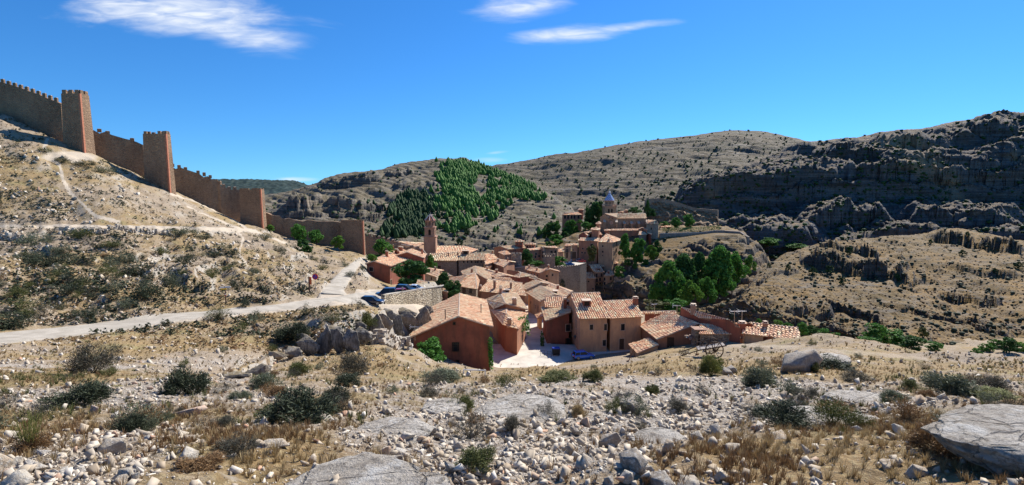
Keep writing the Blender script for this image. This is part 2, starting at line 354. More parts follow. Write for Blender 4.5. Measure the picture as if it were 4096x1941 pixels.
LEDG=[([(560,955),(630,938),(700,906),(780,893),(850,886),(905,868)],.9,8,.5,1.2,5),
      ([(830,880),(880,868),(925,850)],1.2,6,.5,1.5,8),
      ([(960,846),(1000,842),(1062,838)],1.5,6,.6,1.6,9),
      # rocky benches of the left hillside
      ([(-200,640),(0,612),(120,600),(240,606)],1.3,9,.5,1.2,11),
      ([(150,600),(400,592),(650,588),(760,592)],.9,10,.5,.8,12),
      ([(120,660),(200,668),(330,668),(420,655)],1.9,6,.6,2,13),
      ([(360,735),(430,720),(520,742),(545,730)],2.3,7,.8,2.4,14),
      ([(420,680),(560,672),(660,690),(740,680)],1.5,7,.6,2,15),
      ([(120,760),(280,772),(420,765)],.9,5,.4,1.6,16),
      ([(-200,720),(0,716),(160,722),(290,716)],1.3,6,.5,2,17),
      ([(560,712),(680,735),(770,722),(800,705)],2.2,9,1.2,2,18),
      ([(700,660),(780,655),(850,665)],1.5,6,.7,1.6,19),
      ([(300,700),(420,700),(520,690)],1.1,5,.5,1.6,20),
      ([(470,640),(600,650),(700,640)],1.0,6,.5,1.6,21),
      ]
def gnoise(s):
    x,y=s.X,s.Y; u,v=s.u,s.v
    rm=roadmask(u,v); town=((u>1110)&(y>76)&(y<300)&(u<1800))|((u>925)&(y>88)&(y<125)); flat=1-np.maximum(rm,town*.97)
    near=fbm(x*.55,y*.55,6,1)*.16+fbm(x*2.2,y*2.2,4,2)*.045+ridged(x*.9,y*.9,3,4)*.05
    n=near*(1-sst(18,45,y)*.2)
    n+=fbm(x*.09,y*.09,5,8)*1.0*sst(12,40,y)
    hill=sst(44,60,y)*(u<960)*(1-sst(760,860,u)*.75)
    n+=hill*(ridged(x*.11,y*.16,5,9)*.55+fbm(x*.35,y*.35,4,10)*.35)*(v>570)
    n+=hill*fbm(x*.16,y*.16,5,12)*.7*(v<=570)
    h=s.z+.05*x+fbm(x*.06,y*.06,3,31)*2.5; k=h/1.7; f=k-np.floor(k); ter=(sst(.6,.95,f)-f)*1.7
    n+=ter*hill*(v>585)*sst(-.25,.35,fbm(x*.05,y*.05,3,33))*.8
    # loose bedding slabs close by
    h=s.z+.28*y+.1*x+fbm(x*.4,y*.4,3,35)*.5; k=h/.22; f=k-np.floor(k)
    n+=(sst(.5,.9,f)-f)*.22*sst(.05,.45,fbm(x*.22,y*.3,3,36))*(y<40)*.8
    w=sst(.9,2.2,y)
    return n*flat*w
G=Sheet(GL,[12,60,50,50,55,44,30,40,22,44,44,60,18,12,3],-1.75,1.75,960,1.6,LEDG,gnoise)
gu,gv,gx,gy=G.u,G.v,G.X,G.Y
# R trampled earth / track, G dry grass, B loose white gravel
trail=np.zeros(G.n)
for w,pts in ((5,[(118,352),(112,372),(135,398),(152,420),(157,450),(178,487),(215,520),(240,545),(300,560)]),(3,[(590,575),(612,600),(600,640),(640,690)]),(5,[(-900,560),(0,572),(200,570),(400,573),(640,580)]),
              (3,[(430,488),(500,510),(560,535),(620,575),(720,612)]),(3,[(470,520),(560,560),(650,590)]),(7,[(1760,872),(1900,868),(2060,880),(2250,895),(2330,905)]),(6,[(2100,930),(2250,925),(2400,945)]),(7,[(1000,900),(1060,925)])):
    trail=np.maximum(trail,(1-sst(w*.5,w*1.3,polyd(gu,gv,pts)+3*fbm(gx*.3,gy*.3,3,41)))*(gy>26)*(.5 if pts[0][0]>1700 or pts[0][0]==1000 else 1))
trail=np.maximum(trail,ell(gu,gv,175,396,75,16)*1.6*(gy>90)*(fbm(gx*.2,gy*.2,3,77)>-.2)); trail=np.clip(np.maximum(trail,roadmask(gu,gv)*.9),0,1)
park=((gu>895)&(gu<1100)&(gy>84)&(gy<112)&(gv>728)); trail=np.maximum(trail,park*.9)
gr=.42+.55*fbm(gx*.12,gy*.12,4,42)+.35*fbm(gx*.8,gy*.8,3,43)
for a in ((2250,1165,560,115,1.0),(700,1180,420,70,.5),(1050,1150,250,60,.0),(650,1110,230,50,.5),(1500,925,650,25,.6),(150,950,220,28,.7),(400,860,260,35,.5),(820,1020,160,25,.3),(2250,930,380,35,.55),(50,1190,250,40,.3),(950,900,130,40,.5)):
    gr=gr+a[4]*ell(gu,gv,*a[:4])
gr=gr-.45*ell(gu,gv,1500,1040,520,75)-.3*ell(gu,gv,500,1010,420,50)-.25*ell(gu,gv,1900,980,500,30)-.3*ell(gu,gv,1300,1140,420,70)
gr=np.where(gy>46,.5+.5*fbm(gx*.05,gy*.05,4,44)+.3*fbm(gx*.4,gy*.4,3,45),gr); gr=np.clip(gr,0,1)
grav=np.clip(.95-gr*1.45+.35*fbm(gx*.9,gy*.9,3,46)+.25*fbm(gx*3.5,gy*3.5,2,48),0,1)*(1-sst(26,46,gy)*.75)
# ---------------- ground materials ----------------
def ground_mat():
    m,nt,b=mat('stony ground'); at=nt.nodes.new('ShaderNodeVertexColor'); at.layer_name='zone'; sp=nt.nodes.new('ShaderNodeSeparateColor'); nt.links.new(at.outputs[0],sp.inputs[0])
    nz=nt.nodes.new('ShaderNodeSeparateXYZ'); nt.links.new(geo(nt,'Normal'),nz.inputs[0])
    n1=noi(nt,.35,6,.65); n2=noi(nt,2.3,6,.7); n3=noi(nt,14,5,.7); nb=noi(nt,70,4,.7)
    earth=mixc(nt,rng_(nt,n2,.35,.65),(.26,.19,.122),(.175,.125,.08))
    earth=mixc(nt,rng_(nt,n3,.42,.6),earth,(.35,.285,.21))
    grass=mixc(nt,rng_(nt,n2,.35,.65),(.29,.19,.085),(.19,.13,.065)); grass=mixc(nt,rng_(nt,n1,.5,.68),grass,(.20,.17,.07)); grass=mixc(nt,rng_(nt,n3,.5,.62),grass,(.35,.265,.14))
    vor=nt.nodes.new('ShaderNodeTexVoronoi'); vor.inputs['Scale'].default_value=9; nt.links.new(geo(nt,'Position'),vor.inputs['Vector']); v2=nt.nodes.new('ShaderNodeTexVoronoi'); v2.inputs['Scale'].default_value=26; nt.links.new(geo(nt,'Position'),v2.inputs['Vector'])
    sc=nt.nodes.new('ShaderNodeSeparateColor'); nt.links.new(vor.outputs['Color'],sc.inputs[0]); s2=nt.nodes.new('ShaderNodeSeparateColor'); nt.links.new(v2.outputs['Color'],s2.inputs[0])
    gravel=mixc(nt,sc.outputs[0],(.40,.355,.30),(.27,.22,.17)); gravel=mixc(nt,mth(nt,'MULTIPLY',s2.outputs[1],.6),gravel,(.50,.46,.41)); gravel=mixc(nt,rng_(nt,v2.outputs['Distance'],.45,.75),gravel,(.25,.195,.14))
    c=mixc(nt,rng_(nt,mth(nt,'ADD',sp.outputs[1],mth(nt,'MULTIPLY',mth(nt,'SUBTRACT',n2,.5),1.2)),.35,.7),earth,grass)
    c=mixc(nt,rng_(nt,mth(nt,'ADD',sp.outputs[2],mth(nt,'MULTIPLY',mth(nt,'SUBTRACT',n3,.5),1.4)),.4,.75),c,gravel)
    rock=mixc(nt,rng_(nt,n2,.35,.7),(.38,.335,.275),(.22,.195,.165)); rock=mixc(nt,rng_(nt,noi(nt,1.1,5,.7),.52,.7),rock,(.45,.34,.2)); rock=mixc(nt,rng_(nt,n3,.52,.65),rock,(.47,.44,.385))
    sl=mth(nt,'ADD',nz.outputs[2],mth(nt,'MULTIPLY',mth(nt,'SUBTRACT',n3,.5),.35))
    c=mixc(nt,rng_(nt,sl,.86,.70),c,rock)
    c=mixc(nt,rng_(nt,mth(nt,'ADD',sp.outputs[0],mth(nt,'MULTIPLY',mth(nt,'SUBTRACT',n3,.5),.8)),.35,.75),c,mixc(nt,n3,(.50,.42,.32),(.38,.315,.24)))
    nt.links.new(c,b.inputs['Base Color'])
    h=mth(nt,'ADD',mth(nt,'MULTIPLY',n3,.6),mth(nt,'ADD',mth(nt,'MULTIPLY',nb,.25),mth(nt,'MULTIPLY',vor.outputs['Distance'],-.35))); bump(nt,b,h,.9,.09); return m
def hill_mat(name,grass,grass2,rock,rock2,strata=(.02,.02,.6),gth=(.86,.66),bs=.6,scl=1.):
    m,nt,b=mat(name); nz=nt.nodes.new('ShaderNodeSeparateXYZ'); nt.links.new(geo(nt,'Normal'),nz.inputs[0])
    n1=noi(nt,.02*scl,6,.6); n2=noi(nt,.16*scl,7,.72); n3=noi(nt,.9*scl,5,.7); ns=noi(nt,1.0*scl,5,.65,vscale(nt,strata,(0,R(-4),0)))
    g=mixc(nt,rng_(nt,n1,.4,.62),grass,grass2); g=mixc(nt,rng_(nt,n2,.45,.62),g,rock); g=mixc(nt,rng_(nt,n3,.46,.6),g,tuple(x*.55 for x in grass)); g=mixc(nt,rng_(nt,ns,.58,.66),g,rock)
    r=mixc(nt,rng_(nt,n2,.35,.65),rock,rock2); r=mixc(nt,rng_(nt,ns,.42,.6),r,tuple(x*.7 for x in rock2)); r=mixc(nt,rng_(nt,n1,.55,.7),r,(.34,.25,.16))
    sl=mth(nt,'ADD',nz.outputs[2],mth(nt,'MULTIPLY',mth(nt,'SUBTRACT',n3,.5),.3))
    c=mixc(nt,rng_(nt,sl,gth[0],gth[1]),g,r); nt.links.new(c,b.inputs['Base Color'])
    bump(nt,b,mth(nt,'ADD',mth(nt,'MULTIPLY',n3,.5),mth(nt,'ADD',n2,ns)),.9,bs/scl); return m
M_ground=ground_mat()
M_hill=hill_mat('grey hill',(.165,.128,.075),(.11,.098,.052),(.21,.185,.15),(.10,.092,.08),strata=(.012,.012,.75),bs=1.2)
M_mount=hill_mat('scrub mountain',(.155,.12,.072),(.105,.095,.052),(.195,.17,.14),(.09,.082,.075),strata=(.008,.008,.5),bs=2,scl=.8)
M_cliff=hill_mat('dark cliff',(.25,.18,.105),(.16,.13,.08),(.185,.17,.16),(.10,.095,.095),gth=(.93,.78),bs=2.5,scl=.8)
M_spur=hill_mat('grass spur',(.25,.15,.048),(.135,.095,.036),(.155,.13,.10),(.075,.068,.06),strata=(.02,.02,1.1),gth=(.80,.62),bs=1.0,scl=1.6)
M_ridge=simple('pine ridge',(.03,.052,.042),var=.4,scale=.02)
HL=dict(); RKY={'hill':(2.6,.05,5,.6,2.2),'rocky_slope':(4.2,.035,6,.4,2.8),'slope':(1.6,.12,7),'hillside':(2.2,.12,8),'castle_crag':(2.6,.11,9),'mountain':(3,.02,10,.5,2.4)}
def H(name,layers,rows,s0,s1,nc,mt,noise=None,ledges=(),sig=2.,label=None):
    s=Sheet(layers,rows,s0,s1,nc,sig,ledges,noise)
    if name in RKY: s.rocky(*RKY[name])
    s.mesh(name,mt,label); HL[name]=s; return s
G.mesh('ground',M_ground,attrs=(trail,gr,grav))
def terr(x,z,h,H_,dip,seed,fx=.01):
    k=(z+dip*x+fbm(x*fx,z*fx,3,seed)*H_*1.2)/H_; f=k-np.floor(k); return (sst(.45,.9,f)-f)*H_*h
def midn(s):
    x,y,z=s.X,s.Y,s.z; e=sst(0,25,s.layerrow[5]-np.arange(s.n[0]))[:,None]*0+1
    n=fbm(x*.012,y*.012,4,51)*5+ridged(x*.03,y*.05,5,52)*1.3+fbm(x*.12,y*.12,5,53)*.9
    m=sst(-.1,.4,fbm(x*.01,y*.012,3,54)); n+=terr(x,z,.75,7,.10,55)*m+terr(x,z,.9,2.4,.14,56,.012)*.8
    rid=np.abs(np.arange(s.n[0])-s.layerrow[4])[:,None]; return n*(.35+.65*sst(0,30,rid))
mid=H('hill',[
 [Z(300,-50,262),Z(2000,-52,300)],
 [Z(300,-34,266),Z(700,-32,268),Z(920,-36,275),(1100,640,290),(1300,640,300),(1400,600,330),(1480,590,340),Z(1560,-48,350),Z(2000,-54,350)],
 [Z(300,-15,320),(700,535,330),(900,530,340),(1100,545,360),(1200,560,360),(1300,560,370),(1400,540,400),(1460,560,400),Z(1560,-50,400),Z(2000,-55,400)],
 [Z(300,-8,380),Z(500,-3,380),(665,508,400),(800,485,410),(960,455,430),(1100,440,450),(1200,450,460),(1290,480,450),(1400,505,450),(1450,540,430),Z(1560,-50,450),Z(2000,-55,450)],
 [Z(300,-8,430),Z(540,0,440),(665,490,450),(720,481,460),(800,457,470),(855,438,480),(960,426,500),(1000,412,510),(1100,398,530),(1170,394,540),(1210,408,530),(1280,440,520),(1370,487,490),(1440,522,460),Z(1500,-45,470),Z(2000,-60,480)],
 [Z(300,-50,800),Z(2000,-70,800)]],[6,50,70,70,14],-.78,.35,620,M_hill,midn,
 [([(800,476),(860,470),(930,462),(965,450)],11,22,2,9,60,.12),([(965,450),(1000,446),(1040,440)],9,14,2,5,61,.15),([(990,480),(1050,474),(1110,472)],7,10,2,6,62,.15),
  ([(700,560),(780,552),(860,556),(940,545)],11,18,3,8,63,.1),([(720,535),(800,520),(900,512)],6,14,2,6,64,.1),([(900,560),(960,545),(1010,520)],9,14,2,8,65,.12),
  ([(1100,640),(1250,628),(1350,600)],4,14,2,6,66,.1),([(1130,600),(1250,600),(1330,570),(1400,560)],4,12,2,5,67,.1),([(1380,600),(1420,575),(1470,560)],8,12,2,6,68,.12)])
def mtn(s):
    x,y,z=s.X,s.Y,s.z; n=fbm(x*.006,y*.006,4,71)*10+ridged(x*.012,y*.014,5,72)*4+fbm(x*.05,y*.05,5,73)*2.2+terr(x,z,.75,9,.05,74,.004)*sst(-.2,.4,fbm(x*.008,y*.008,3,79))+terr(x,z,.9,4,.06,75,.004)*.8
    rid=np.abs(np.arange(s.n[0])-s.layerrow[3])[:,None]; return n*(.3+.7*sst(0,30,rid))
mount=H('mountain',[
 [Z(1000,-60,560),Z(1480,-55,470),Z(1640,-55,440),Z(3600,-50,470)],
 [Z(1000,-60,640),(1250,490,650),(1380,520,600),(1500,580,500),(1600,555,480),(1800,540,490),(2100,520,520),(3600,500,520)],
 [Z(1000,-20,900),(1250,450,860),(1400,470,760),(1500,465,720),(1700,430,700),(1900,400,720),(2100,395,740),(3600,400,720)],
 [Z(1000,0,1300),Z(1180,15,1300),(1215,420,1300),(1260,411,1250),(1340,401,1200),(1400,386,1150),(1460,378,1100),(1600,355,1050),(1700,345,1020),(1800,331,1000),(1850,325,1000),(1920,329,1000),(2040,357,1000),(2120,354,1050),(2170,350,1050),(2400,365,1050),(3600,350,1050)],
 [Z(1000,-20,2000),Z(3600,0,2000)]],[20,70,80,12],-.2,1.2,620,M_mount,mtn)
def clf(s):
    x,y,z=s.X,s.Y,s.z; n=fbm(x*.01,y*.01,4,81)*7+ridged(x*.022,y*.03,5,82)*6+ridged(x*.06,y*.08,4,83)*3+fbm(x*.12,y*.12,4,84)*1.5+terr(x,z,.95,17,-.06,85,.006)*1.0+terr(x,z,.85,6,-.05,86,.02)
    rid=np.abs(np.arange(s.n[0])-s.layerrow[5])[:,None]; e=sst(.0,.12,s.S-s.S[0])[None]
    return n*(.3+.7*sst(0,25,rid))*e
cliff=H('rocky_slope',[
 [Z(1640,-50,330),Z(3600,-50,330)],
 [Z(1600,-50,338),(1700,610,336),(1850,600,345),(2000,600,345),(2200,590,350),(2576,590,350),(3600,590,360)],
 [Z(1600,-48,370),(1690,535,385),(1800,535,400),(1900,525,405),(2100,520,410),(2576,510,410),(3600,500,400)],
 [Z(1600,-46,380),(1700,490,392),(1830,465,409),(1900,458,414),(2100,445,420),(2576,425,420),(3600,410,410)],
 [Z(1600,-44,420),(1720,470,430),(1830,430,450),(1950,400,470),(2100,385,480),(2300,360,470),(2576,330,460),(3600,260,440)],
 [Z(1600,-42,480),(1720,462,450),(1850,422,490),(1950,388,520),(2040,364,545),(2100,353,550),(2200,336,550),(2330,321,545),(2450,301,535),(2576,281,525),(3000,230,510),(3600,180,500)],
 [Z(1600,-45,900),Z(3600,20,900)]],[8,70,26,50,40,12],.18,1.35,760,M_cliff,clf,
 [([(1720,500),(1850,505),(2000,500),(2150,505)],9,30,2,5,90,.06),([(1900,440),(2050,425),(2200,400),(2400,380)],8,25,3,5,91,.06),([(2000,580),(2200,560),(2400,570),(2576,560)],7,18,3,5,92,.08),
  ([(1850,575),(1950,560),(2100,560),(2250,555)],6,16,3,5,93,.08),([(2150,470),(2300,450),(2450,460),(2600,440)],10,26,3,5,94,.07),([(2080,395),(2200,375),(2350,345),(2576,330)],6,30,3,4,95,.06)])
def spn(s):
    x,y,z=s.X,s.Y,s.z; n=fbm(x*.03,y*.03,4,101)*2.2+ridged(x*.08,y*.1,5,102)*1.0+fbm(x*.4,y*.4,4,103)*.35
    m=sst(-.05,.35,fbm(x*.02,y*.02,3,104)); n+=terr(x,z,.9,4,-.12,105,.03)*m+terr(x,z,.8,1.6,-.12,106,.05)*m; return n
spur=H('slope',[
 [Z(1760,-56,148),Z(3600,-52,110)],
 [Z(1760,-54,152),(1800,790,158),(1900,815,155),(2000,850,150),(2200,895,140),(2400,930,130),(2576,950,125),(3600,1000,110)],
 [Z(1760,-52,158),(1800,770,160),(1900,792,158),(2000,824,153),(2200,878,143),(2400,912,134),(2576,928,130),(3600,980,113)],
 [Z(1760,-50,175),(1900,712,200),(2000,705,208),(2200,740,195),(2400,790,180),(2576,800,170),(3600,850,150)],
 [Z(1760,-50,190),Z(1850,-46,210),(1905,694,222),(1950,662,238),(2010,634,250),(2100,616,262),(2200,616,270),(2400,640,260),(2576,650,250),(3600,700,220)],
 [Z(1760,-50,230),Z(1905,-46,250),(1960,650,270),(2010,630,282),(2100,609,298),(2200,603,312),(2290,592,322),(2400,580,330),(2576,597,322),(3600,620,300)],
 [Z(1760,-54,380),Z(3600,-54,380)]],[6,26,80,60,44,10],.28,1.35,760,M_spur,spn,
 [([(2010,668),(2070,678),(2140,690),(2210,705),(2300,722)],10,12,1,2.4,110,.3),([(2060,625),(2150,640),(2230,650)],6,8,1,2,111,.3),([(2330,600),(2440,620),(2576,640)],10,9,1,3,112,.3),
  ([(1860,760),(1980,790),(2100,800)],3,6,.8,2,118,.4),([(2380,680),(2480,700),(2576,700)],4,6,.8,2,119,.4),([(2060,760),(2180,800),(2260,830)],2.5,5,.8,2,120,.4),([(1810,790),(1950,830),(2100,868),(2200,890)],4.5,7,.8,1.5,113,.4),([(2330,730),(2420,760),(2520,770)],3,6,.8,2,114,.4),([(2250,780),(2400,820),(2560,850)],2.5,6,.8,2,115,.4),([(1900,720),(1950,700),(2010,690)],3,6,.8,2,116,.4),([(2200,850),(2350,880),(2450,905)],2,6,.8,2,117,.4)])
def chn(s):
    x,y,z=s.X,s.Y,s.z; m=(s.u>1565)*1.; n=(fbm(x*.05,y*.05,4,121)*1.8+ridged(x*.1,y*.12,5,122)*1.3+fbm(x*.5,y*.5,3,124)*.3)
    n+=terr(x,z,.95,5,.12,125,.03)+terr(x,z,.8,1.8,.12,126,.06); lr=s.layerrow; pl=1-soft(np.arange(s.n[0]),lr[3]-2,lr[4]+2,2)[:,None]; return n*m*pl*.9+n*(1-m)*.15
chill=H('hillside',[
 [Z(1375,-60,188),Z(1550,-60,192),Z(1700,-60,180),Z(1980,-60,190)],
 [Z(1375,-48,196),Z(1500,-50,204),Z(1560,-51,204),Z(1640,-52,190),Z(1800,-52,186),Z(1960,-52,205),Z(1990,-60,205)],
 [Z(1375,-44,222),Z(1440,-47.5,226),Z(1500,-47.5,225),Z(1550,-46,219),(1600,735,206),(1700,712,208),(1800,688,215),(1900,668,228),Z(1965,-48,238),Z(1990,-58,240)],
 [Z(1375,-32.5,233),Z(1445,-33,241),Z(1500,-33,244),Z(1545,-32,244),(1640,648,246),(1680,632,250),(1720,618,254),(1800,592,258),(1870,590,260),(1915,616,262),Z(1965,-48,262),Z(1990,-60,262)],
 [Z(1375,-28,262),Z(1450,-21,265),Z(1540,-20.5,268),Z(1660,-20,268),Z(1800,-20.5,272),Z(1870,-21,272),Z(1915,-32,275),Z(1965,-50,270),Z(1990,-60,270)],
 [Z(1375,-30,320),Z(1500,-20,330),Z(1800,-19,335),Z(1900,-30,335),Z(1980,-58,330)],
 [Z(1375,-60,400),Z(1980,-62,400)]],[6,60,60,22,14,6],.05,.56,330,M_spur,chn,
 [([(1600,735),(1680,722),(1760,700),(1860,690)],4,7,.8,2,130,.3),([(1660,690),(1740,672),(1830,650),(1900,640)],3.4,6,.8,2,131,.3),([(1700,650),(1780,632),(1880,612)],3,6,.8,2,132,.3),([(1470,752),(1560,745),(1600,742)],5,8,.8,2,133,.3)])
fr=H('forested_ridge',[[Z(0,-60,1900),Z(1300,-60,1900)],[Z(0,0,2200),Z(600,-5,2200),Z(1300,-30,2200)],
 [(250,440,2600),(500,449,2600),(550,450,2600),(640,451,2600),(700,453,2600),(745,455,2600),(775,464,2500),(830,476,2500),Z(1300,-40,2500)],[Z(0,-60,3400),Z(1300,-60,3400)]],[10,70,4],-1.0,-.1,400,M_ridge,
 lambda s: (fbm(s.X*.004,s.Y*.004,4,141)*10+fbm(s.X*.05,s.Y*.05,3,142)*5))
# ---------------- roads ----------------
M_road=simple('compacted gravel',(.41,.365,.30),.95,var=.22,scale=.6,c2=(.29,.255,.205),bmp=.6,bs=9)
M_white=simple('white paving',(.62,.56,.47),.9,var=.3,scale=.45,bmp=.3,bs=8)
def strip(name,T,B,nu,nv,mt,lift=.06,sheet=G,YT=None,YB=None):
    T=np.array(T,float);B=np.array(B,float); V=[]
    def at(A,t):
        d=np.concatenate([[0],np.cumsum(np.hypot(*np.diff(A,axis=0).T))]); d/=d[-1]; return np.interp(t,d,A[:,0]),np.interp(t,d,A[:,1])
    for i in range(nu):
        a=at(T,i/(nu-1)); b=at(B,i/(nu-1)); pa=sheet.hit(a[0]*KD,a[1]*KD,37) if YT is None else Q(a[0]*KD,a[1]*KD,np.interp(a[0],*YT)); pb=sheet.hit(b[0]*KD,b[1]*KD,37) if YB is None else Q(b[0]*KD,b[1]*KD,np.interp(b[0],*YB))
        for k in range(nv):
            f=k/(nv-1); p=pa.lerp(pb,f); e=.25*perlin(np.array([i*.9]),np.array([k*3.3]),5)[0]*(k in (0,nv-1)); p=p+(pa-pb).normalized()*e
            V.append((p.x,p.y,sheet.h(p.x,p.y)+lift-(.16 if k in (0,nv-1) else 0)))
    V=np.array(V).reshape(nu,nv,3); ks=np.ones(17)/17
    for k in range(nv): V[:,k,2]=np.maximum(V[:,k,2]-.05,np.convolve(np.pad(V[:,k,2],8,'edge'),ks,'valid'))
    V=V.reshape(-1,3)
    i=np.arange(nu*nv).reshape(nu,nv); Fa=np.stack([i[:-1,:-1],i[1:,:-1],i[1:,1:],i[:-1,1:]],-1).reshape(-1,4)
    o=link(name,npmesh(name,V,Fa,mt,True)); tag(o,kind='structure'); return o
strip('road',[(-140,853)]+[p for p in RT if p[0]>-100],[(-140,884)]+[p for p in RB if p[0]>-100],260,12,M_road,.09,YT=([-2000,0,250,500,700,850,905,965],[40,48,56,64,72,84,92,100]),YB=([-2000,0,250,500,700,850,965],[35,42,49,58,67,76,89]))
strip('path',PL,PR,120,10,M_road,.12)
b_=MB()  # village street and little square between the houses
def quad(pts,z): return [P(u,v,z) for u,v in pts]
st=[Vector(p) for p in ((-6.8,80,-28.8),(-1,79,-28.8),(6,80.5,-28.8),(14,82,-28.8),(26,82,-28.7),(27,92,-28.7),(16,95,-28.8),(7.5,96,-28.8),(7.5,150,-29.5),(-2,150,-29.5),(-2,96,-28.8),(-6.8,96,-28.8))]
b_.prism(st,.3); tag(b_.build('street',M_white),kind='structure')
b_=MB(); b_.prism([P(2215,1062,-31.5),P(2335,1064,-31.5),P(2345,1028,-31.5),P(2300,1018,-31.5),P(2225,1030,-31.5)],1.5); tag(b_.build('plaza',M_white),kind='structure')
b_=MB(); b_.prism([P(2268,1160,-41.6),P(2310,1162,-41.6),P(2330,1140,-41.6),P(2300,1128,-41.6),P(2262,1138,-41.6)],2.5); tag(b_.build('lane',M_white),kind='structure')
# ---------------- town materials ----------------
def _k(c): return (min(.88,c[0]*1.42),min(.80,c[1]*1.45),min(.7,c[2]*1.28))
TC=[(0,(.50,.27,.17)),(.14,(.62,.38,.26)),(.3,(.40,.19,.12)),(.42,(.66,.45,.32)),(.56,(.52,.30,.20)),(.68,(.72,.54,.40)),(.8,(.46,.23,.145)),(.9,(.60,.42,.29)),(1,(.34,.19,.13))]
def tint(k,g=1.): return [(p,tuple(min(.9,c*k*(1 if i==0 else g)) for i,c in enumerate(cc))) for p,cc in TC]
TC=[(p,_k(c)) for p,c in TC]
M_tile=island('weathered clay tile',tint(1.0),noise=(.5,(.66,.47,.30),.45)); M_tile2=island('mossy clay tile',tint(.86,1.06),noise=(.8,(.50,.42,.29),.6)); M_tile3=island('pink clay tile',tint(1.1),noise=(.4,(.62,.38,.30),.3))
M_bed=simple('tile channel',(.36,.21,.145),var=.4,scale=4); M_cap=simple('lime mortar ridge',(.62,.48,.36),var=.35,scale=3)
def plaster(name,c,c2,stain=(.2,.12,.08),lo=.8):
    m,nt,b=mat(name); a=mixc(nt,rng_(nt,noi(nt,.35,6,.65),.38,.62),c,c2); a=mixc(nt,mth(nt,'MULTIPLY',rng_(nt,noi(nt,.9,7,.7,vscale(nt,(1,1,.3))),.46,.66),lo),a,stain)
    a=mixc(nt,mth(nt,'MULTIPLY',rng_(nt,noi(nt,6,4,.7),.5,.7),.25),a,tuple(x*.7 for x in c)); nt.links.new(a,b.inputs['Base Color']); bump(nt,b,noi(nt,9,5,.7),.4,.05); return m
def stonem(name,c,c2,sc=2.2,mort=(.42,.35,.27),flat=1.6,bs=.12):
    m,nt,b=mat(name); vv=vscale(nt,(1,1,flat)); v=nt.nodes.new('ShaderNodeTexVoronoi'); v.inputs['Scale'].default_value=sc; nt.links.new(vv,v.inputs['Vector']); s=nt.nodes.new('ShaderNodeSeparateColor'); nt.links.new(v.outputs['Color'],s.inputs[0])
    e=nt.nodes.new('ShaderNodeTexVoronoi'); e.feature='DISTANCE_TO_EDGE'; e.inputs['Scale'].default_value=sc; nt.links.new(vv,e.inputs['Vector'])
    a=mixc(nt,s.outputs[0],c,c2); a=mixc(nt,mth(nt,'MULTIPLY',rng_(nt,noi(nt,.25,6,.7,vscale(nt,(1,1,.4))),.42,.62),.75),a,tuple(x*.6 for x in c2)); a=mixc(nt,rng_(nt,e.outputs[0],.10,.02),a,mort); nt.links.new(a,b.inputs['Base Color'])
    bump(nt,b,mth(nt,'ADD',rng_(nt,e.outputs[0],0,.18),noi(nt,8,4,.7)),.8,bs); return m
M_red=plaster('red plaster',(.33,.115,.07),(.24,.08,.052),(.14,.07,.048)); M_orange=plaster('orange plaster',(.42,.20,.115),(.34,.155,.09),(.22,.125,.085))
M_pink=plaster('pink ochre plaster',(.56,.33,.185),(.46,.26,.15),(.30,.18,.125)); M_ochre=plaster('ochre plaster',(.50,.33,.20),(.42,.25,.15),(.28,.19,.13)); M_rose=plaster('rose plaster',(.43,.215,.125),(.34,.165,.10),(.20,.12,.09))
M_brown=plaster('brown plaster',(.44,.27,.18),(.36,.21,.14),(.22,.14,.10)); M_cream=plaster('cream plaster',(.52,.40,.28),(.44,.32,.21),(.30,.22,.15))
M_stone=stonem('rubble masonry',(.33,.24,.165),(.22,.155,.11)); M_city=stonem('rampart masonry',(.36,.235,.145),(.25,.155,.10),1.5,(.30,.205,.13)); M_dress=simple('dressed sandstone',(.46,.27,.19),var=.35,scale=1,bmp=.5,bs=5)
M_cath=stonem('cathedral masonry',(.40,.275,.175),(.32,.215,.135),1.2,(.36,.26,.17)); M_dry=stonem('dry stone',(.70,.60,.44),(.55,.45,.31),1.35,(.12,.095,.07),2.2,.3); M_grey=stonem('grey stone',(.30,.26,.21),(.20,.17,.14),1.5)
M_wood=simple('dark wood',(.085,.05,.032),.7,scale=5); M_glass=simple('dark window glass',(.02,.022,.025),.15); M_frame=simple('window surround',(.50,.36,.27),scale=6); M_white_=simple('white paint',(.75,.75,.73),.6,var=.1); M_iron=simple('dark iron',(.05,.045,.045),.6); M_alu=simple('antenna metal',(.6,.6,.6),.35,1,var=.1); M_shadow=simple('painted_shade',(.03,.02,.015))  # M_shadow: near-black colour stands for the shade inside dormer and belfry openings
M_timber=simple('old timber',(.13,.08,.055),scale=6)
z1=lambda x,y:(1440+x/4,960+y/4)
z2=lambda x,y:(1600+x/4,1150+y/4)
z3=lambda x,y:(1960+x/4,940+y/4)
z4=lambda x,y:(2200+x/4,760+y/4)
z5=lambda x,y:(2100+x/4,1150+y/4)
z6=lambda x,y:(2500+x/4,1200+y/4)
def solve(E1,E2,p,ze,pitch):
    d=(E2-E1); d.z=0; d.normalize(); lo,hi=ze,ze+9
    def f(z):
        q=P(*p,z)-E1; q.z=0; return (z-ze)-pitch*abs(q.x*d.y-q.y*d.x)
    zs=[ze+i*.05 for i in range(1,180)]; last=None
    for z in zs:
        if z>-.5: break
        if f(z)>=0: return z
    return ze+1.5
def org(mb,name,mats,parent,o):
    mb.v=[(x[0]-o[0],x[1]-o[1],x[2]-o[2]) for x in mb.v]; return mb.build(name,mats,parent)
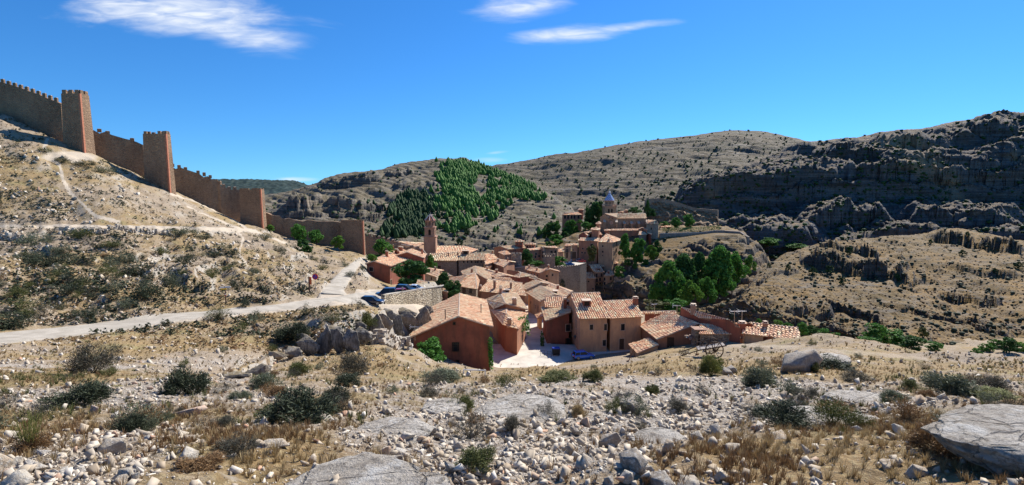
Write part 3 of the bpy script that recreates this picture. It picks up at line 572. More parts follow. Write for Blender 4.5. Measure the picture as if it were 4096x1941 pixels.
def tiles(mb,poly,sp,sl,d0):
    E1=poly[0]; n=(poly[1]-poly[0]).cross(poly[2]-poly[0])
    if n.length<.05: return
    n.normalize()
    if n.z<0: n=-n
    a=(d0-n*d0.dot(n)).normalized(); b=n.cross(a)
    if b.z<0: b=-b
    pts=[((q-E1).dot(a),(q-E1).dot(b)) for q in poly]; lo=min(p[0] for p in pts); hi=max(p[0] for p in pts); x=lo+sp*.4
    while x<hi:
        bs=[]
        for (p,q) in zip(pts,pts[1:]+pts[:1]):
            if (p[0]-x)*(q[0]-x)<0: t=(x-p[0])/(q[0]-p[0]); bs.append(p[1]+t*(q[1]-p[1]))
        if len(bs)>=2:
            b0,b1=min(bs),max(bs)
            y=b0-.08-random.random()*.05; xx=x+random.uniform(-.1,.1)*sp
            while y<b1-.05:
                y2=min(y+sl*random.uniform(.9,1.1),b1+.02); w0=sp*.40;w1=sp*.31; h0=sp*.46;h1=sp*.28; j=random.uniform(-.06,.06)*sp
                vs=[]
                for (yy,w,h,l) in ((y,w0,h0,.03),(y2,w1,h1,0)):
                    for dx,dz in ((-w,0),(-w*.55,h*.85),(w*.55,h*.85),(w,0)): vs.append(E1+a*(xx+j+dx)+b*yy+n*(dz+l))
                mb.add(vs,[(0,1,5,4),(1,2,6,5),(2,3,7,6),(3,2,1,0)],0); y=y2
        x+=sp
class House:
    def __init__(s,name,label,cat='house',loc=None,group=None): s.name=name;s.label=label;s.cat=cat;s.loc=loc;s.group=group;s.root=None;s.wf=[];s.rf=[];s.roof=None
    def _root(s,c,base):
        if s.root is None: s.o=Vector((c.x,c.y,base)); s.root=empty(s.name,s.o,s.label,s.cat,s.group)
    def sect(s,verts,faces,bound,base,wall,tile=None,over=.35,lod=None,ridge=None,walls=True):
        """verts dict of points, faces (first edge = eave), bound = outline of the roof"""
        V={k:Vector(v) for k,v in verts.items()}; c=sum(V.values(),Vector())/len(V); s._root(c,base); Y=c.y
        sp,sl=lod or ((.42,.55) if Y<112 else (.42,.65) if Y<150 else (.55,.9) if Y<200 else (.7,1.3)); mb=MB()
        n=len(bound); B=[V[k] for k in bound]; ar=0
        for i in range(n): ar+=B[i].x*B[(i+1)%n].y-B[(i+1)%n].x*B[i].y
        if ar<0: B=B[::-1]
        # inset outline
        W=[]
        for i in range(n):
            p,q,r=B[i-1],B[i],B[(i+1)%n]; d1=(q-p);d2=(r-q);d1.z=d2.z=0
            if d1.length<.01 or d2.length<.01: W.append(q.copy());continue
            d1.normalize();d2.normalize(); n1=Vector((-d1.y,d1.x,0));n2=Vector((-d2.y,d2.x,0)); m=(n1+n2); k=m.dot(n1); W.append(q+m*(over/max(k,.4)) if k>.05 else q+n1*over)
        for f in faces:
            poly=[V[k] for k in f]; nn=(poly[1]-poly[0]).cross(poly[-1]-poly[0]); 
            if nn.z<0: poly=[poly[1],poly[0]]+poly[:1:-1]
            d0=(poly[1]-poly[0]).normalized(); s.rf.append(poly)
            for k in range(1,len(poly)-1):
                t3=[poly[0],poly[k],poly[k+1]]
                if (t3[1]-t3[0]).cross(t3[2]-t3[0]).length>.1: mb.prism(t3,.13,1); tiles(mb,t3,sp,sl,d0)
        for (p,q) in (ridge or []):
            p,q=V[p]+Vector((0,0,.02)),V[q]+Vector((0,0,.02)); L_=(q-p).length; k=max(1,int(L_/.6)); 
            for i in range(k): mb.tube(p.lerp(q,i/k),p.lerp(q,(i+1.05)/k),.16+.02*(i%2),.13,6,2)
        if s.roof is None: s.roof=org(mb,'roof',[tile or M_tile,M_bed,M_cap],s.root,s.o)
        else: org(mb,'roof',[tile or M_tile,M_bed,M_cap],s.root,s.o)
        if walls:
            w=MB()
            for i in range(n):
                p,q=W[i]-Vector((0,0,.1)),W[(i+1)%n]-Vector((0,0,.1)); 
                if (p-q).length<.05: continue
                b1,b2=Vector((p.x,p.y,base)),Vector((q.x,q.y,base)); w.add([b1,b2,q,p],[(0,1,2,3)]); s.wf.append([b1,b2,q,p])
            s.wall=org(w,'wall',wall,s.root,s.o)
        return s
    def gable(s,e1,e2,r1,r2,ze,base,wall,pitch=.34,back=None,zb=None,**k):
        E1,E2=P(*e1,ze),P(*e2,ze); zr=(solve(E1,E2,r1,ze,pitch)+solve(E1,E2,r2,ze,pitch))/2; R1,R2=P(*r1,zr),P(*r2,zr)
        if back: B1,B2=P(*back[0],zb if zb is not None else ze),P(*back[1],zb if zb is not None else ze)
        else:
            d=(E2-E1); d.z=0; d.normalize(); pr=lambda r: r-((r-E1)-d*(r-E1).dot(d)) 
            B1=R1+(R1-E1); B2=R2+(R2-E2); B1.z=B2.z=ze
        return s.sect(dict(a=E1,b=E2,c=R2,d=R1,e=B2,f=B1),['abcd','efdc'],'abcefd',base,wall,ridge=['dc'],**k)
    def shed(s,e1,e2,r1,r2,zs,base,wall,**k):
        A=[P(*p,z) for p,z in zip((e1,e2,r2,r1),zs)]; return s.sect(dict(zip('abcd',A)),['abcd'],'abcd',base,wall,**k)
    def hip(s,e,r,ze,base,wall,pitch=.36,**k):
        E=[P(*p,ze) for p in e]
        if len(E)==3: E.append(E[0]+E[2]-E[1])
        z=sum(solve(E[0],E[1],p,ze,pitch) for p in r)/len(r)
        Rr=[P(*p,z) for p in r]; cen=sum(E,Vector())/4
        if k.pop('cen',False) or not (min(q.y for q in E)-.2<Rr[0].y<max(q.y for q in E)+1): 
            Rr=[Vector((p.x,min(max(p.y,min(q.y for q in E)+.8),max(q.y for q in E)-.5),p.z)) for p in Rr]
        if len(Rr)==1: return s.sect(dict(a=E[0],b=E[1],c=E[2],d=E[3],r=Rr[0]),['abr','bcr','cdr','dar'],'abcd',base,wall,ridge=['br','cr','ar'],**k)
        return s.sect(dict(a=E[0],b=E[1],c=E[2],d=E[3],r=Rr[0],q=Rr[1]),['abqr','bcq','cdrq','dar'],'abcd',base,wall,ridge=['rq','bq'],**k)
    def _hit(s,faces,u,v):
        from mathutils.geometry import intersect_ray_tri
        r=ray(u,v); best=None
        for f in faces:
            for i in range(1,len(f)-1):
                h=intersect_ray_tri(f[0],f[i],f[i+1],r,Vector((0,0,0)),True)
                if h is not None and h.dot(r)>0 and (best is None or h.length<best[0].length): best=(h,f)
        return best
    def win(s,p,w,h,kind='window',mt=None):
        b=s._hit(s.wf,*p)
        if not b: print('MISS window',s.name,p); return
        c,f=b; x=(f[1]-f[0]).normalized(); n=x.cross(Vector((0,0,1))); 
        if n.dot(c)>0: n=-n
        up=Vector((0,0,1)); 
        def slab(mb,x0,x1,y0,y1,d0,d1,mi=0):
            mb.hexa([c+x*a+up*b+n*d for b in (y0,y1) for a,d in ((x0,d0),(x1,d0),(x1,d1),(x0,d1))],mi)
        t=.09 if w<1.4 else .13; mb=MB(); W=w/2;Hh=h/2
        slab(mb,-W-t,-W,-Hh,Hh+t,-.02,.07);slab(mb,W,W+t,-Hh,Hh+t,-.02,.07);slab(mb,-W,W,Hh,Hh+t,-.02,.07)
        if kind!='door': slab(mb,-W-t*1.2,W+t*1.2,-Hh-t,-Hh,-.02,.13)
        fr=org(mb,'door' if kind=='door' else 'window',mt or M_frame,s.root,s.o)
        mb=MB(); slab(mb,-W,W,-Hh,Hh,-.02,.015); nm='door_panel' if kind in('door','shutter') else 'pane'
        if kind=='barred' or kind=='window' and w>.75:
            for k in ((-.33,.33) if kind=='barred' else (0,)): slab(mb,k*w-.025,k*w+.025,-Hh,Hh,.015,.045,1)
            slab(mb,-W,W,-.025,.025,.015,.04,1)
        org(mb,nm,[M_wood if nm=='door_panel' else M_glass,M_wood],fr,s.o); return c
    def round(s,p,r,mt=None):
        b=s._hit(s.wf,*p)
        if not b: return
        c,f=b; x=(f[1]-f[0]).normalized(); n=x.cross(Vector((0,0,1))); n=-n if n.dot(c)>0 else n; mb=MB(); mb.tube(c-n*.05,c+n*.12,r,r,16); w=org(mb,'round_window',mt or M_frame,s.root,s.o)
        mb=MB(); mb.tube(c,c+n*.14,r*.6,r*.6,12); org(mb,'pane',M_dress,w,s.o)
    def balcony(s,p,w,d=.7):
        b=s._hit(s.wf,*p)
        if not b: return
        c,f=b; x=(f[1]-f[0]).normalized(); n=x.cross(Vector((0,0,1))); n=-n if n.dot(c)>0 else n; mb=MB(); up=Vector((0,0,1))
        mb.hexa([c+x*a*w/2+n*q+up*z for z in(-.12,0) for a,q in((-1,0),(1,0),(1,d),(-1,d))])
        for i in range(int(w/.2)+1): a=-w/2+i*.2; mb.tube(c+x*a+n*(d-.04),c+x*a+n*(d-.04)+up*.95,.015,.015,4)
        mb.tube(c-x*w/2+n*(d-.04)+up*.95,c+x*w/2+n*(d-.04)+up*.95,.03,.03,4); org(mb,'balcony',M_timber,s.root,s.o)
    def chim(s,p,w,h,mt=None,pipe=False,dorm=False):
        b=s._hit(s.rf,*p)
        if not b: print('MISS chimney',s.name,p); return
        c,_=b; mb=MB()
        if pipe:
            mb.tube(c-Vector((0,0,.3)),c+Vector((0,0,h)),w/2,w/2,8); mb.tube(c+Vector((0,0,h)),c+Vector((0,0,h+.12)),w*.8,w*.8,8); org(mb,'vent_pipe',M_iron,s.roof,s.o); return
        rz=random.uniform(-.3,.3)
        if dorm:
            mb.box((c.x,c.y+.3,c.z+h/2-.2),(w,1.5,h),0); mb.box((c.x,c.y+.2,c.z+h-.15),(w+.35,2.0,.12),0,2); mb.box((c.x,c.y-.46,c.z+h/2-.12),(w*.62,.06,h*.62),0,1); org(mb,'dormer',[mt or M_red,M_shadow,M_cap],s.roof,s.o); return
        mb.box((c.x,c.y,c.z+h/2-.25),(w,w*.8,h+.5),rz); mb.box((c.x,c.y,c.z+h+.03),(w*1.25,w*1.05,.09),rz,1)
        for a in(-1,1): mb.box((c.x+a*w*.3*math.cos(rz),c.y+a*w*.3*math.sin(rz),c.z+h+.16),(w*.18,w*.7,.2),rz)
        mb.box((c.x,c.y,c.z+h+.3),(w*1.05,w*.95,.08),rz,1); org(mb,'chimney',[mt or M_rose,M_cap],s.roof,s.o)
def antenna(p,Y,h=1.6,label=None):
    c=Q(*p,Y); e=empty('antenna',c,label,'antenna'); mb=MB(); mb.tube((0,0,-.9),(0,0,h),.03,.03,5); org(mb,'mast',M_alu,e,(0,0,0)); mb=MB(); rz=random.uniform(-.5,.5); d=Vector((math.cos(rz),math.sin(rz),0)); q=Vector((-d.y,d.x,0)); o=Vector((0,0,h*.85))
    mb.tube(o-d*.7,o+d*.7,.025,.025,4)
    for i in range(8): k=o+d*(-.65+i*.18); L_=.45-.03*i; mb.tube(k-q*L_,k+q*L_,.018,.018,4)
    for i in range(3): mb.tube(o-d*.75+Vector((0,0,-.3+i*.3))-q*.45,o-d*.75+Vector((0,0,-.3+i*.3))+q*.45,.02,.02,4)
    org(mb,'aerial',M_alu,e,(0,0,0))
# ---------------- houses ----------------
h=House('house','large red gabled house by the fig tree with one barred window')
v=dict(a=P(*z2(1482,637),-21.1),b=P(*z2(1375,205),-21.1),c=P(*z2(955,100),-19.4),d=P(*z2(940,470),-19.4),e=P(*z2(420,360),-22.8),f=P(*z2(165,805),-22.8))
h.sect(v,['abcd','efdc'],'abcefd',-31,M_red,tile=M_tile,over=.45,ridge=['dc']); h.win(z2(890,950),1.0,1.35,'barred',M_wood); h.win(z2(868,577),.32,.34,'window',M_wood); h.win(z2(929,1180),.3,.3,'window',M_wood)

mb=MB(); mb.hexa([Vector(q) for q in((-10.6,79.80,-31),(-3.5,79.80,-31),(-3.5,79.9,-31),(-10.6,79.9,-31),(-10.6,79.80,-26.5),(-3.5,79.80,-27.5),(-3.5,79.9,-27.5),(-10.6,79.9,-26.5))]); org(mb,'stone_base',M_stone,h.root,h.o)
mb=MB(); mb.hexa([Vector(q) for q in((-5.9,79.82,-23.5),(-3.6,79.82,-23.6),(-3.6,79.9,-23.6),(-5.9,79.9,-23.5),(-6.2,79.82,-21.9),(-3.6,79.82,-21.8),(-3.6,79.9,-21.8),(-6.2,79.9,-21.9))]); org(mb,'plaster_patch',M_rose,h.root,h.o)
h.chim(z2(725,520),.14,1.6,pipe=True); h.chim(z2(1297,420),.14,1.5,pipe=True)
h=House('house','orange plastered house with low hipped roof and a leafy vine on its street corner')
v=dict(a=P(*z2(1660,602),-23.9),b=P(*z2(1892,667),-23.9),c=P(*z2(2042,418),-23.9),d=P(*z2(1458,358),-23.9),r=P(*z2(1700,425),-22.7),q=P(*z2(1705,308),-22.9))
h.sect(v,['abr','bcqr','darq'],'abcqd',-31,M_orange,over=.3,ridge=['rq']); h.win(z2(1492,490),.35,.5); h.win(z2(1530,520),.3,.45); h.chim(z2(1755,600),.75,1.0,M_ochre)
h=House('house','house behind the orange one, square brick chimney on its right roof slope')
h.gable(z2(2040,360),z2(1862,92),z2(1690,265),z2(1610,100),-23.3,-31,M_rose,back=(z2(1510,345),z2(1375,195)),tile=M_tile2); h.chim(z2(1830,290),.85,1.3,M_brown); h.chim(z2(1610,110),.5,1.2)
h=House('house','long terrace under one wide mottled roof with orange end wall, central village'); h.gable((1916,1165),(2106,1184),(1957,1116),(2088,1132),-24.5,-32,M_orange)
h.chim(z1(2155,780),.6,1.9); h.chim(z1(2415,775),.5,1.3); h.chim(z1(2250,845),.6,1.5); h.chim(z1(2350,830),1.2,.7,dorm=True); h.chim(z1(1930,790),.5,.8)
h=House('house','stone walled house with steep mottled tile roof beside the dark green trees'); h.hip([z1(1550,735),z1(1872,790),z1(1905,640),z1(1410,615)],[z1(1690,566),z1(1842,535)],-25,-34,M_stone,tile=M_tile,pitch=.3); h.win(z1(1665,830),1.1,2.0,'door',M_wood); h.win(z1(1772,810),.9,1.3,'window',M_wood)
h=House('house','small house with tall chimney tucked behind the steep mottled roof'); h.gable(z1(1650,560),z1(1620,505),z1(1872,545),z1(1845,420),-25.5,-33,M_rose,tile=M_tile2); h.chim(z1(1790,530),.6,1.2)
h=House('house','long narrow red terrace behind the steep mottled roof, two small chimneys on its ridge'); h.gable(z1(1925,492),z1(2142,602),z1(1925,450),z1(2350,570),-25.5,-33,M_red); h.chim(z1(2185,540),.7,1.1,M_red); h.chim(z1(2035,480),.5,.8)
h=House('house','house with cascading roof facing the red terrace, blue grey skylight patch'); h.gable((1978,1134),(2062,1130),(1975,1108),(2040,1112),-25,-33,M_rose,tile=M_tile,pitch=.3)
h=House('house','ochre street house with uneven ridge, on the right side of the narrow alley'); h.gable((2160,1207),(2106,1172),(2220,1180),(2160,1145),-24.7,-31,M_ochre,tile=M_tile2,pitch=.28); h.win(z3(655,1085),.5,.8); h.win(z3(735,1150),.5,1.0); h.win(z3(770,1180),.6,1.6,'shutter'); h.chim(z3(1045,935),.9,.8,dorm=True)
h=House('house','low gabled house with broad pale roof behind the ochre street house'); h.gable((2106,1160),(2080,1145),(2166,1132),(2138,1121),-25.3,-32,M_cream,tile=M_tile2,pitch=.26)
h=House('house','long house stepping down right with pale ridge line behind the striped roof'); h.gable((2190,1152),(2272,1190),(2170,1124),(2282,1168),-25.3,-32,M_rose); h.chim(z3(1055,800),.7,1.0,M_red); h.chim(z3(1085,870),.6,.9,M_red)
h=House('house','small square red house with pyramid roof in the village centre'); h.hip([(2058,1103),(2076,1111),(2121,1105)],[(2084,1090)],-26,-33,M_red,pitch=.5,tile=M_tile2); h.win((2066,1122),.4,.4)
h=House('house','house with long pale roof edge running down beside the pyramid roofed red house'); h.gable((2118,1114),(2168,1124),(2072,1086),(2140,1104),-27,-34,M_rose,tile=M_tile2)
h=House('half_timbered_house','half timbered pink house with a forward gable under the crenellated wall')
h.gable(z3(1120,595),z3(1082,570),z3(960,552),z3(915,528),-29,-38,M_pink,back=(z3(798,612),z3(765,590))); 
for p in ((910,660),(870,660),(1000,640),(905,720)): h.win(z3(*p),.8,.9)
h.chim(z3(935,540),.6,1.2); w=h
mb=MB()
for x in (850,905,965,1030): mb.box(P(*z3(x,670),-32.2)-Vector((0,.0,0)),(.12,.1,6.5))
h=House('house','red terrace with small windows joined to the left of the half timbered house'); h.gable(z3(570,560),z3(800,614),z3(575,505),z3(900,562),-28.6,-38,M_rose); 
for p in ((620,620),(665,630),(715,640),(765,650),(640,680),(700,690)): h.win(z3(*p),.7,.9)
h.chim(z3(750,575),.6,1.0); h.chim(z3(625,530),.6,.9)
# right of the street
h=House('house','tall pink house with two striped roofs, dormer and dark front door beside the blue car')
h.gable(z5(855,508),z5(1345,492),z5(730,97),z5(1190,85),-22.5,-31,M_pink,tile=M_tile3,over=.3,pitch=.33); h.chim(z5(985,290),1.5,1.2,dorm=True)
h.win(z5(1063,636),.62,.95); h.win(z5(1288,636),.55,1.15); h.win(z5(1268,888),.62,1.1); h.win(z5(765,490),.5,1.2); h.win(z5(825,590),.5,1.5,'shutter'); h.win(z5(755,720),.5,1.4,'shutter')
h.gable(z5(1350,503),z5(1895,470),z5(1250,222),z5(1745,198),-22.6,-31,M_pink,tile=M_tile3,over=.3,pitch=.33); h.chim(z5(1765,280),.8,1.3,M_red); h.win(z5(1564,636),.75,1.2); h.win(z5(1545,905),.95,2.0,'door')
h=House('house','dark red house with lean roof between the street and the tall pink house'); h.shed(z5(330,540),z5(260,320),z5(735,398),z5(735,300),(-24.3,-23.4,-22.9,-22.9),-31,M_red,tile=M_tile2); h.win(z5(690,645),1.0,1.35,'barred',M_frame); h.win(z5(690,875),1.0,1.4,'barred',M_wood); h.chim(z5(640,350),.6,2.0,M_red)
h=House('house','house with small striped roof and tall brick chimney just left of the tall pink house'); h.gable(z5(315,318),z5(735,316),z5(315,150),z5(735,150),-23,-31,M_rose,tile=M_tile3); h.chim(z5(670,270),.9,.9,M_red,dorm=True)
h=House('porch_roof','little lean-to porch roof on the right side of the alley','porch'); h.shed(z5(205,495),z5(165,440),z5(292,465),z5(262,405),(-26.6,-26.6,-25.9,-25.9),-31,M_ochre)
h=House('house','ochre house with a wide single slope roof and brown door by the dry grass')
h.shed(z6(520,635),z6(215,400),z6(1192,376),z6(702,184),(-24.5,-24.5,-21.5,-21.7),-31,M_orange,tile=M_tile3,over=.25,lod=(.42,.5)); h.win(z6(728,690),.95,1.8,'door',M_wood)
h=House('shed','low tiled lean-to shed half in shade below the wide single slope roof','shed'); h.shed(z6(60,712),z6(200,856),z6(392,612),z6(545,722),(-26.4,-26.6,-25.2,-25.2),-30,M_ochre,tile=M_tile3,over=.15)
h=House('house','low red house seen as a thin roof strip between pink and ochre houses'); h.gable(z6(280,225),z6(830,208),z6(290,190),z6(810,180),-23.8,-31,M_red,tile=M_tile)
h=House('house','long pale roofed house with red end wall and chimney, stretching right past the ochre house'); h.shed(z6(1190,282),z6(1840,440),z6(905,112),z6(1650,308),(-20.9,-20.9,-20.0,-20.0),-28,M_red,tile=M_tile3,over=.2); h.chim(z6(1090,190),.8,1.1,M_brown)
h=House('house','low shed with faded pink roof above the heap of broken tiles'); h.shed(z6(1190,545),z6(1810,548),z6(1195,378),z6(1680,412),(-22.3,-22.3,-21.5,-21.6),-28,M_stone,tile=M_tile3,over=.1,lod=(.3,.6))
h=House('house','low roof with two television aerials at the right end of the village'); h.shed(z6(1890,540),z6(2290,585),z6(1842,430),z6(2060,440),(-21.9,-21.9,-21.3,-21.5),-28,M_ochre,tile=M_tile3); h.chim(z6(1870,470),.9,1.0,M_red)
h=House('house','rightmost house of the village, coarse striped roof sunk behind the crest'); h.gable((3066,1344),(3206,1364),(3003,1293),(3193,1313),-22,-28,M_red,tile=M_tile3,lod=(.5,.6)); h.chim((3060,1310),.6,.7,M_rose)
# left group
h=House('house','red two storey house with a pale hipped roof and many chimneys beside the gravel path')
v=dict(a=P(*z1(490,426),-21.5),b=P(*z1(897,262),-21.5),c=P(*z1(660,140),-19.9),d=P(*z1(215,345),-19.9),e=P(*z1(500,178),-20.8),f=P(*z1(85,390),-20.8))
h.sect(v,['abcd','efdc'],'abcefd',-31,M_red,tile=M_tile3,ridge=['dc']); h.win(z1(180,468),1.2,1.2); h.win(z1(508,455),.9,1.3); h.win(z1(585,475),1.2,2.3,'shutter'); h.win(z1(497,695),1.3,2.2,'door')
for x,y,w_,hh in ((430,275,.8,1.7),(583,225,1,1.4),(615,240,.6,1.2),(695,265,.6,1.2),(652,178,1.4,1.3),(535,175,.4,2.0)): h.chim(z1(x,y),w_,hh,M_red)
h=House('house','narrow red house with a sloping roof right behind the red house with many chimneys'); h.gable(z1(1028,296),z1(1062,230),z1(755,200),z1(825,145),-21,-31,M_red,tile=M_tile3); h.chim(z1(995,235),.5,1.8,M_red)
h=House('house','single storey pale house with a pink roof under the stone church building'); h.gable(z1(1020,532),z1(1228,600),z1(1045,448),z1(1282,490),-23.9,-32,M_cream,tile=M_tile3); h.win(z1(1145,618),.9,.9); h.chim(z1(1205,495),.5,1)
h=House('shed','small shed with thin white roof edge in front of the stone church building','shed'); h.gable(z1(1275,560),z1(1490,582),z1(1280,515),z1(1420,545),-24.4,-32,M_cream)
h=House('house','low mottled roof just behind the pale dry stone retaining wall'); h.gable(z1(905,725),z1(1412,838),z1(930,640),z1(1290,715),-23,-31,M_rose,tile=M_tile)
h=House('parish_hall','broad stone building with small openings and mossy roof in front of the church','building'); h.gable(z1(1088,332),z1(1557,336),z1(1115,222),z1(1622,196),-25.6,-34,M_stone,tile=M_tile2,pitch=.3); h.win(z1(1268,438),1.3,1.4)
h.gable(z1(1559,330),z1(1996,322),z1(1625,222),z1(1992,218),-25.5,-34,M_stone,tile=M_tile2,pitch=.3)
for x in (1660,1720,1785,1850,1885,1940): h.win(z1(x,352),.5,.8,'window',M_stone)
h.chim(z1(1415,255),.5,1.1); h.chim(z1(1565,245),.5,1.); h.chim(z1(1690,230),2.6,1.6,M_brown,dorm=True); h.chim(z1(1388,205),.4,.8)
h=House('church','parish church with long pale hipped nave roof behind the stone building','church'); h.hip([z1(1170,213),z1(1752,213),z1(1888,155)],[z1(1215,98),z1(1640,98)],-24.9,-33,M_cream,tile=M_tile3,pitch=.3)
h=House('house','two low roofs hidden behind the city wall left of the church tower'); h.gable(z1(770,92),z1(930,126),z1(620,30),z1(1000,58),-22.9,-30,M_ochre,tile=M_tile3,pitch=.3)
h=House('house','house with crooked roofs squeezed to the right of the stone church building'); h.gable(z1(2000,335),z1(2205,300),z1(1995,225),z1(2110,215),-25.8,-33,M_cream,tile=M_tile3,pitch=.3); h.chim(z1(2120,225),.7,1.2)
h=House('house','small cottage with pale roof and skylights below the round tower'); h.gable(z1(2125,372),z1(2300,438),z1(2190,310),z1(2402,345),-27,-35,M_rose,tile=M_tile3); h.chim(z1(2210,350),.9,.9,M_brown); h.chim(z1(2365,345),.4,1.1)
h=House('house','low roofs stepping up behind the small cottage below the round tower'); h.gable(z1(2000,402),z1(2160,352),z1(1995,345),z1(2170,300),-26.6,-35,M_rose,tile=M_tile3)
# plaza and palace quarter
h=House('convent','red building with two small lookout turrets and pyramid caps','building'); h.gable(z3(290,238),z3(565,212),z3(165,182),z3(540,160),-24.7,-33,M_rose,tile=M_tile2,pitch=.3)
h.hip([z3(392,113),z3(534,112),z3(545,100)],[z3(465,72)],-21.7,-26,M_red,pitch=.5); h.hip([z3(556,156),z3(724,158),z3(738,145)],[z3(635,120)],-22.4,-31,M_red,pitch=.5)
for x in (440,495): h.win(z3(x,145),.6,.7)
for x in (600,640,685): h.win(z3(x,190),.7,1.1)
h.win(z3(400,245),.7,.7); h.win(z3(515,232),.6,.8)
h=House('house','house with a hipped roof just behind the round tower'); h.hip([z3(130,282),z3(228,326),z3(340,312)],[z3(240,236)],-26,-34,M_brown,pitch=.3)
h=House('town_hall','wide dark red facade with small square windows facing the walled garden','building'); h.gable(z3(618,254),z3(812,236),z3(600,228),z3(800,206),-24.4,-34,M_rose,tile=M_tile3)
h.gable(z3(806,214),z3(1097,218),z3(830,195),z3(1050,182),-23.9,-34,M_brown,tile=M_tile3)
for x,y in ((735,305),(848,283),(985,272),(1047,268),(725,350),(785,340),(845,345),(975,335),(890,340)): h.win(z3(x,y),1.0,1.1)
h=House('house','small pink roofed annex between the town hall facade and the arcaded house'); h.gable(z3(1085,280),z3(1182,268),z3(1090,230),z3(1180,216),-26.2,-33,M_rose,tile=M_tile3)
h=House('house','narrow house with balcony and arched passage at the back of the white square'); h.gable(z3(1178,180),z3(1305,174),z3(1215,145),z3(1300,140),-23.9,-33,M_brown,tile=M_tile3); h.gable(z3(1300,170),z3(1412,166),z3(1310,140),z3(1410,138),-23.9,-33,M_rose,tile=M_tile3)
h.win(z3(1232,250),.9,1.6,'shutter'); h.win(z3(1232,325),1.2,2.6,'door'); h.win(z3(1345,325),2.2,3.2,'door'); h.win(z3(1232,200),.7,.8); h.win(z3(1330,240),.6,.7); h.balcony(z3(1232,272),2)
h=House('bishops_palace','big ochre palace with pyramid roof and many small windows at the right of the square','palace')
h.gable(z4(444,812),z4(765,822),z4(480,768),z4(790,772),-22.4,-34,M_rose,tile=M_tile3,pitch=.3); h.gable(z4(478,716),z4(838,722),z4(540,678),z4(780,640),-20.6,-25,M_red,tile=M_tile3,pitch=.4)
h.hip([z4(760,832),z4(1008,843),z4(1166,800)],[z4(905,705)],-22.6,-36,M_ochre,tile=M_tile3,pitch=.38)
for x,y,a,b in ((670,892,1.5,1.8),(525,940,.7,.8),(590,945,.7,.8),(513,1002,.7,.8),(560,1008,.7,.8),(845,900,.7,.8),(843,990,.8,.9),(843,1050,.5,.7),(1063,872,1.2,2.2),(1022,905,.8,1.6),(1063,965,1.2,2.0),(1022,1000,.8,1.4),(1058,1050,1,1.4),(680,742,.8,.8),(740,742,1.2,.8)): h.win(z4(x,y),a,b)
h.chim(z4(940,820),.9,.9,M_brown); h.balcony(z4(1063,930),1.6)
h=House('cloister','long red cloister range with thin pale roof below the cathedral nave','building'); h.gable(z4(950,654),z4(1428,650),z4(980,628),z4(1420,622),-19.2,-31,M_rose,tile=M_tile3,pitch=.3)
h.hip([z4(1415,722),z4(1552,714),z4(1560,690)],[z4(1440,662)],-20.8,-38,M_grey,tile=M_tile3,pitch=.4); h.gable(z4(1558,642),z4(1550,630),z4(1480,606),z4(1475,600),-18.6,-30,M_rose,back=(z4(1420,632),z4(1425,622)),tile=M_tile3)
h.gable(z4(1100,774),z4(1342,762),z4(960,695),z4(1180,716),-23.4,-36,M_rose,tile=M_tile3,pitch=.25); h.chim(z4(1143,715),.7,.9); h.gable(z4(1625,716),z4(1600,695),z4(1545,682),z4(1550,672),-20.6,-34,M_red,back=(z4(1530,700),z4(1535,690)),tile=M_tile3)
h.hip([z4(868,655),z4(955,655),z4(965,640)],[z4(915,628)],-19,-23,M_orange,tile=M_tile3)
h=House('house','cluster of low stepped roofs left of the cathedral nave'); h.hip([z4(655,640),z4(790,645),z4(800,620)],[z4(735,612)],-17.5,-30,M_rose,tile=M_tile3); h.hip([z4(736,548),z4(806,548),z4(814,530)],[z4(785,505)],-15.2,-28,M_rose,tile=M_tile3)
c=House('cathedral','cathedral with buttressed nave and square bell tower under a blue and white zigzag spire','cathedral')
c.gable(z4(803,438),z4(1066,441),z4(872,382),z4(1085,374),-12.8,-30,M_cath,tile=M_tile2,pitch=.42); c.gable(z4(1067,460),z4(1547,456),z4(1088,384),z4(1527,376),-13.5,-30,M_cath,tile=M_tile2,pitch=.42)
for x in (980,1118,1232,1347,1466): c.round(z4(x,530),.95 if x<1000 else .8)
for x in (945,995): c.win(z4(x,452),.6,.7)
c.gable(z4(1533,542),z4(1738,541),z4(1560,478),z4(1700,490),-15.5,-42,M_grey,tile=M_tile3,pitch=.35); c.win(z4(1620,620),.8,1.2)
for x in (868,1055,1180,1295,1411,1540):
    mb=MB(); p=c._hit(c.wf,*z4(x,575)); p=p[0] if p else P(*z4(x,575),-18)
    mb.box((p.x,p.y-.9,p.z-2),(1.2,2.2,8.2 if x not in(1180,1295,1411) else 6.6)); q=p+Vector((0,-.9,2.1 if x not in (1180,1295,1411) else 1.3)); mb.add([q+Vector(k) for k in((-.65,-1.2,0),(.65,-1.2,0),(.65,1,0),(-.65,1,0),(-.65,1,1.3),(.65,1,1.3))],[(0,1,5,4),(1,2,5),(0,4,3),(0,3,2,1),(2,3,4,5)],1); org(mb,'buttress',[M_cath,M_cap],c.root,c.o)
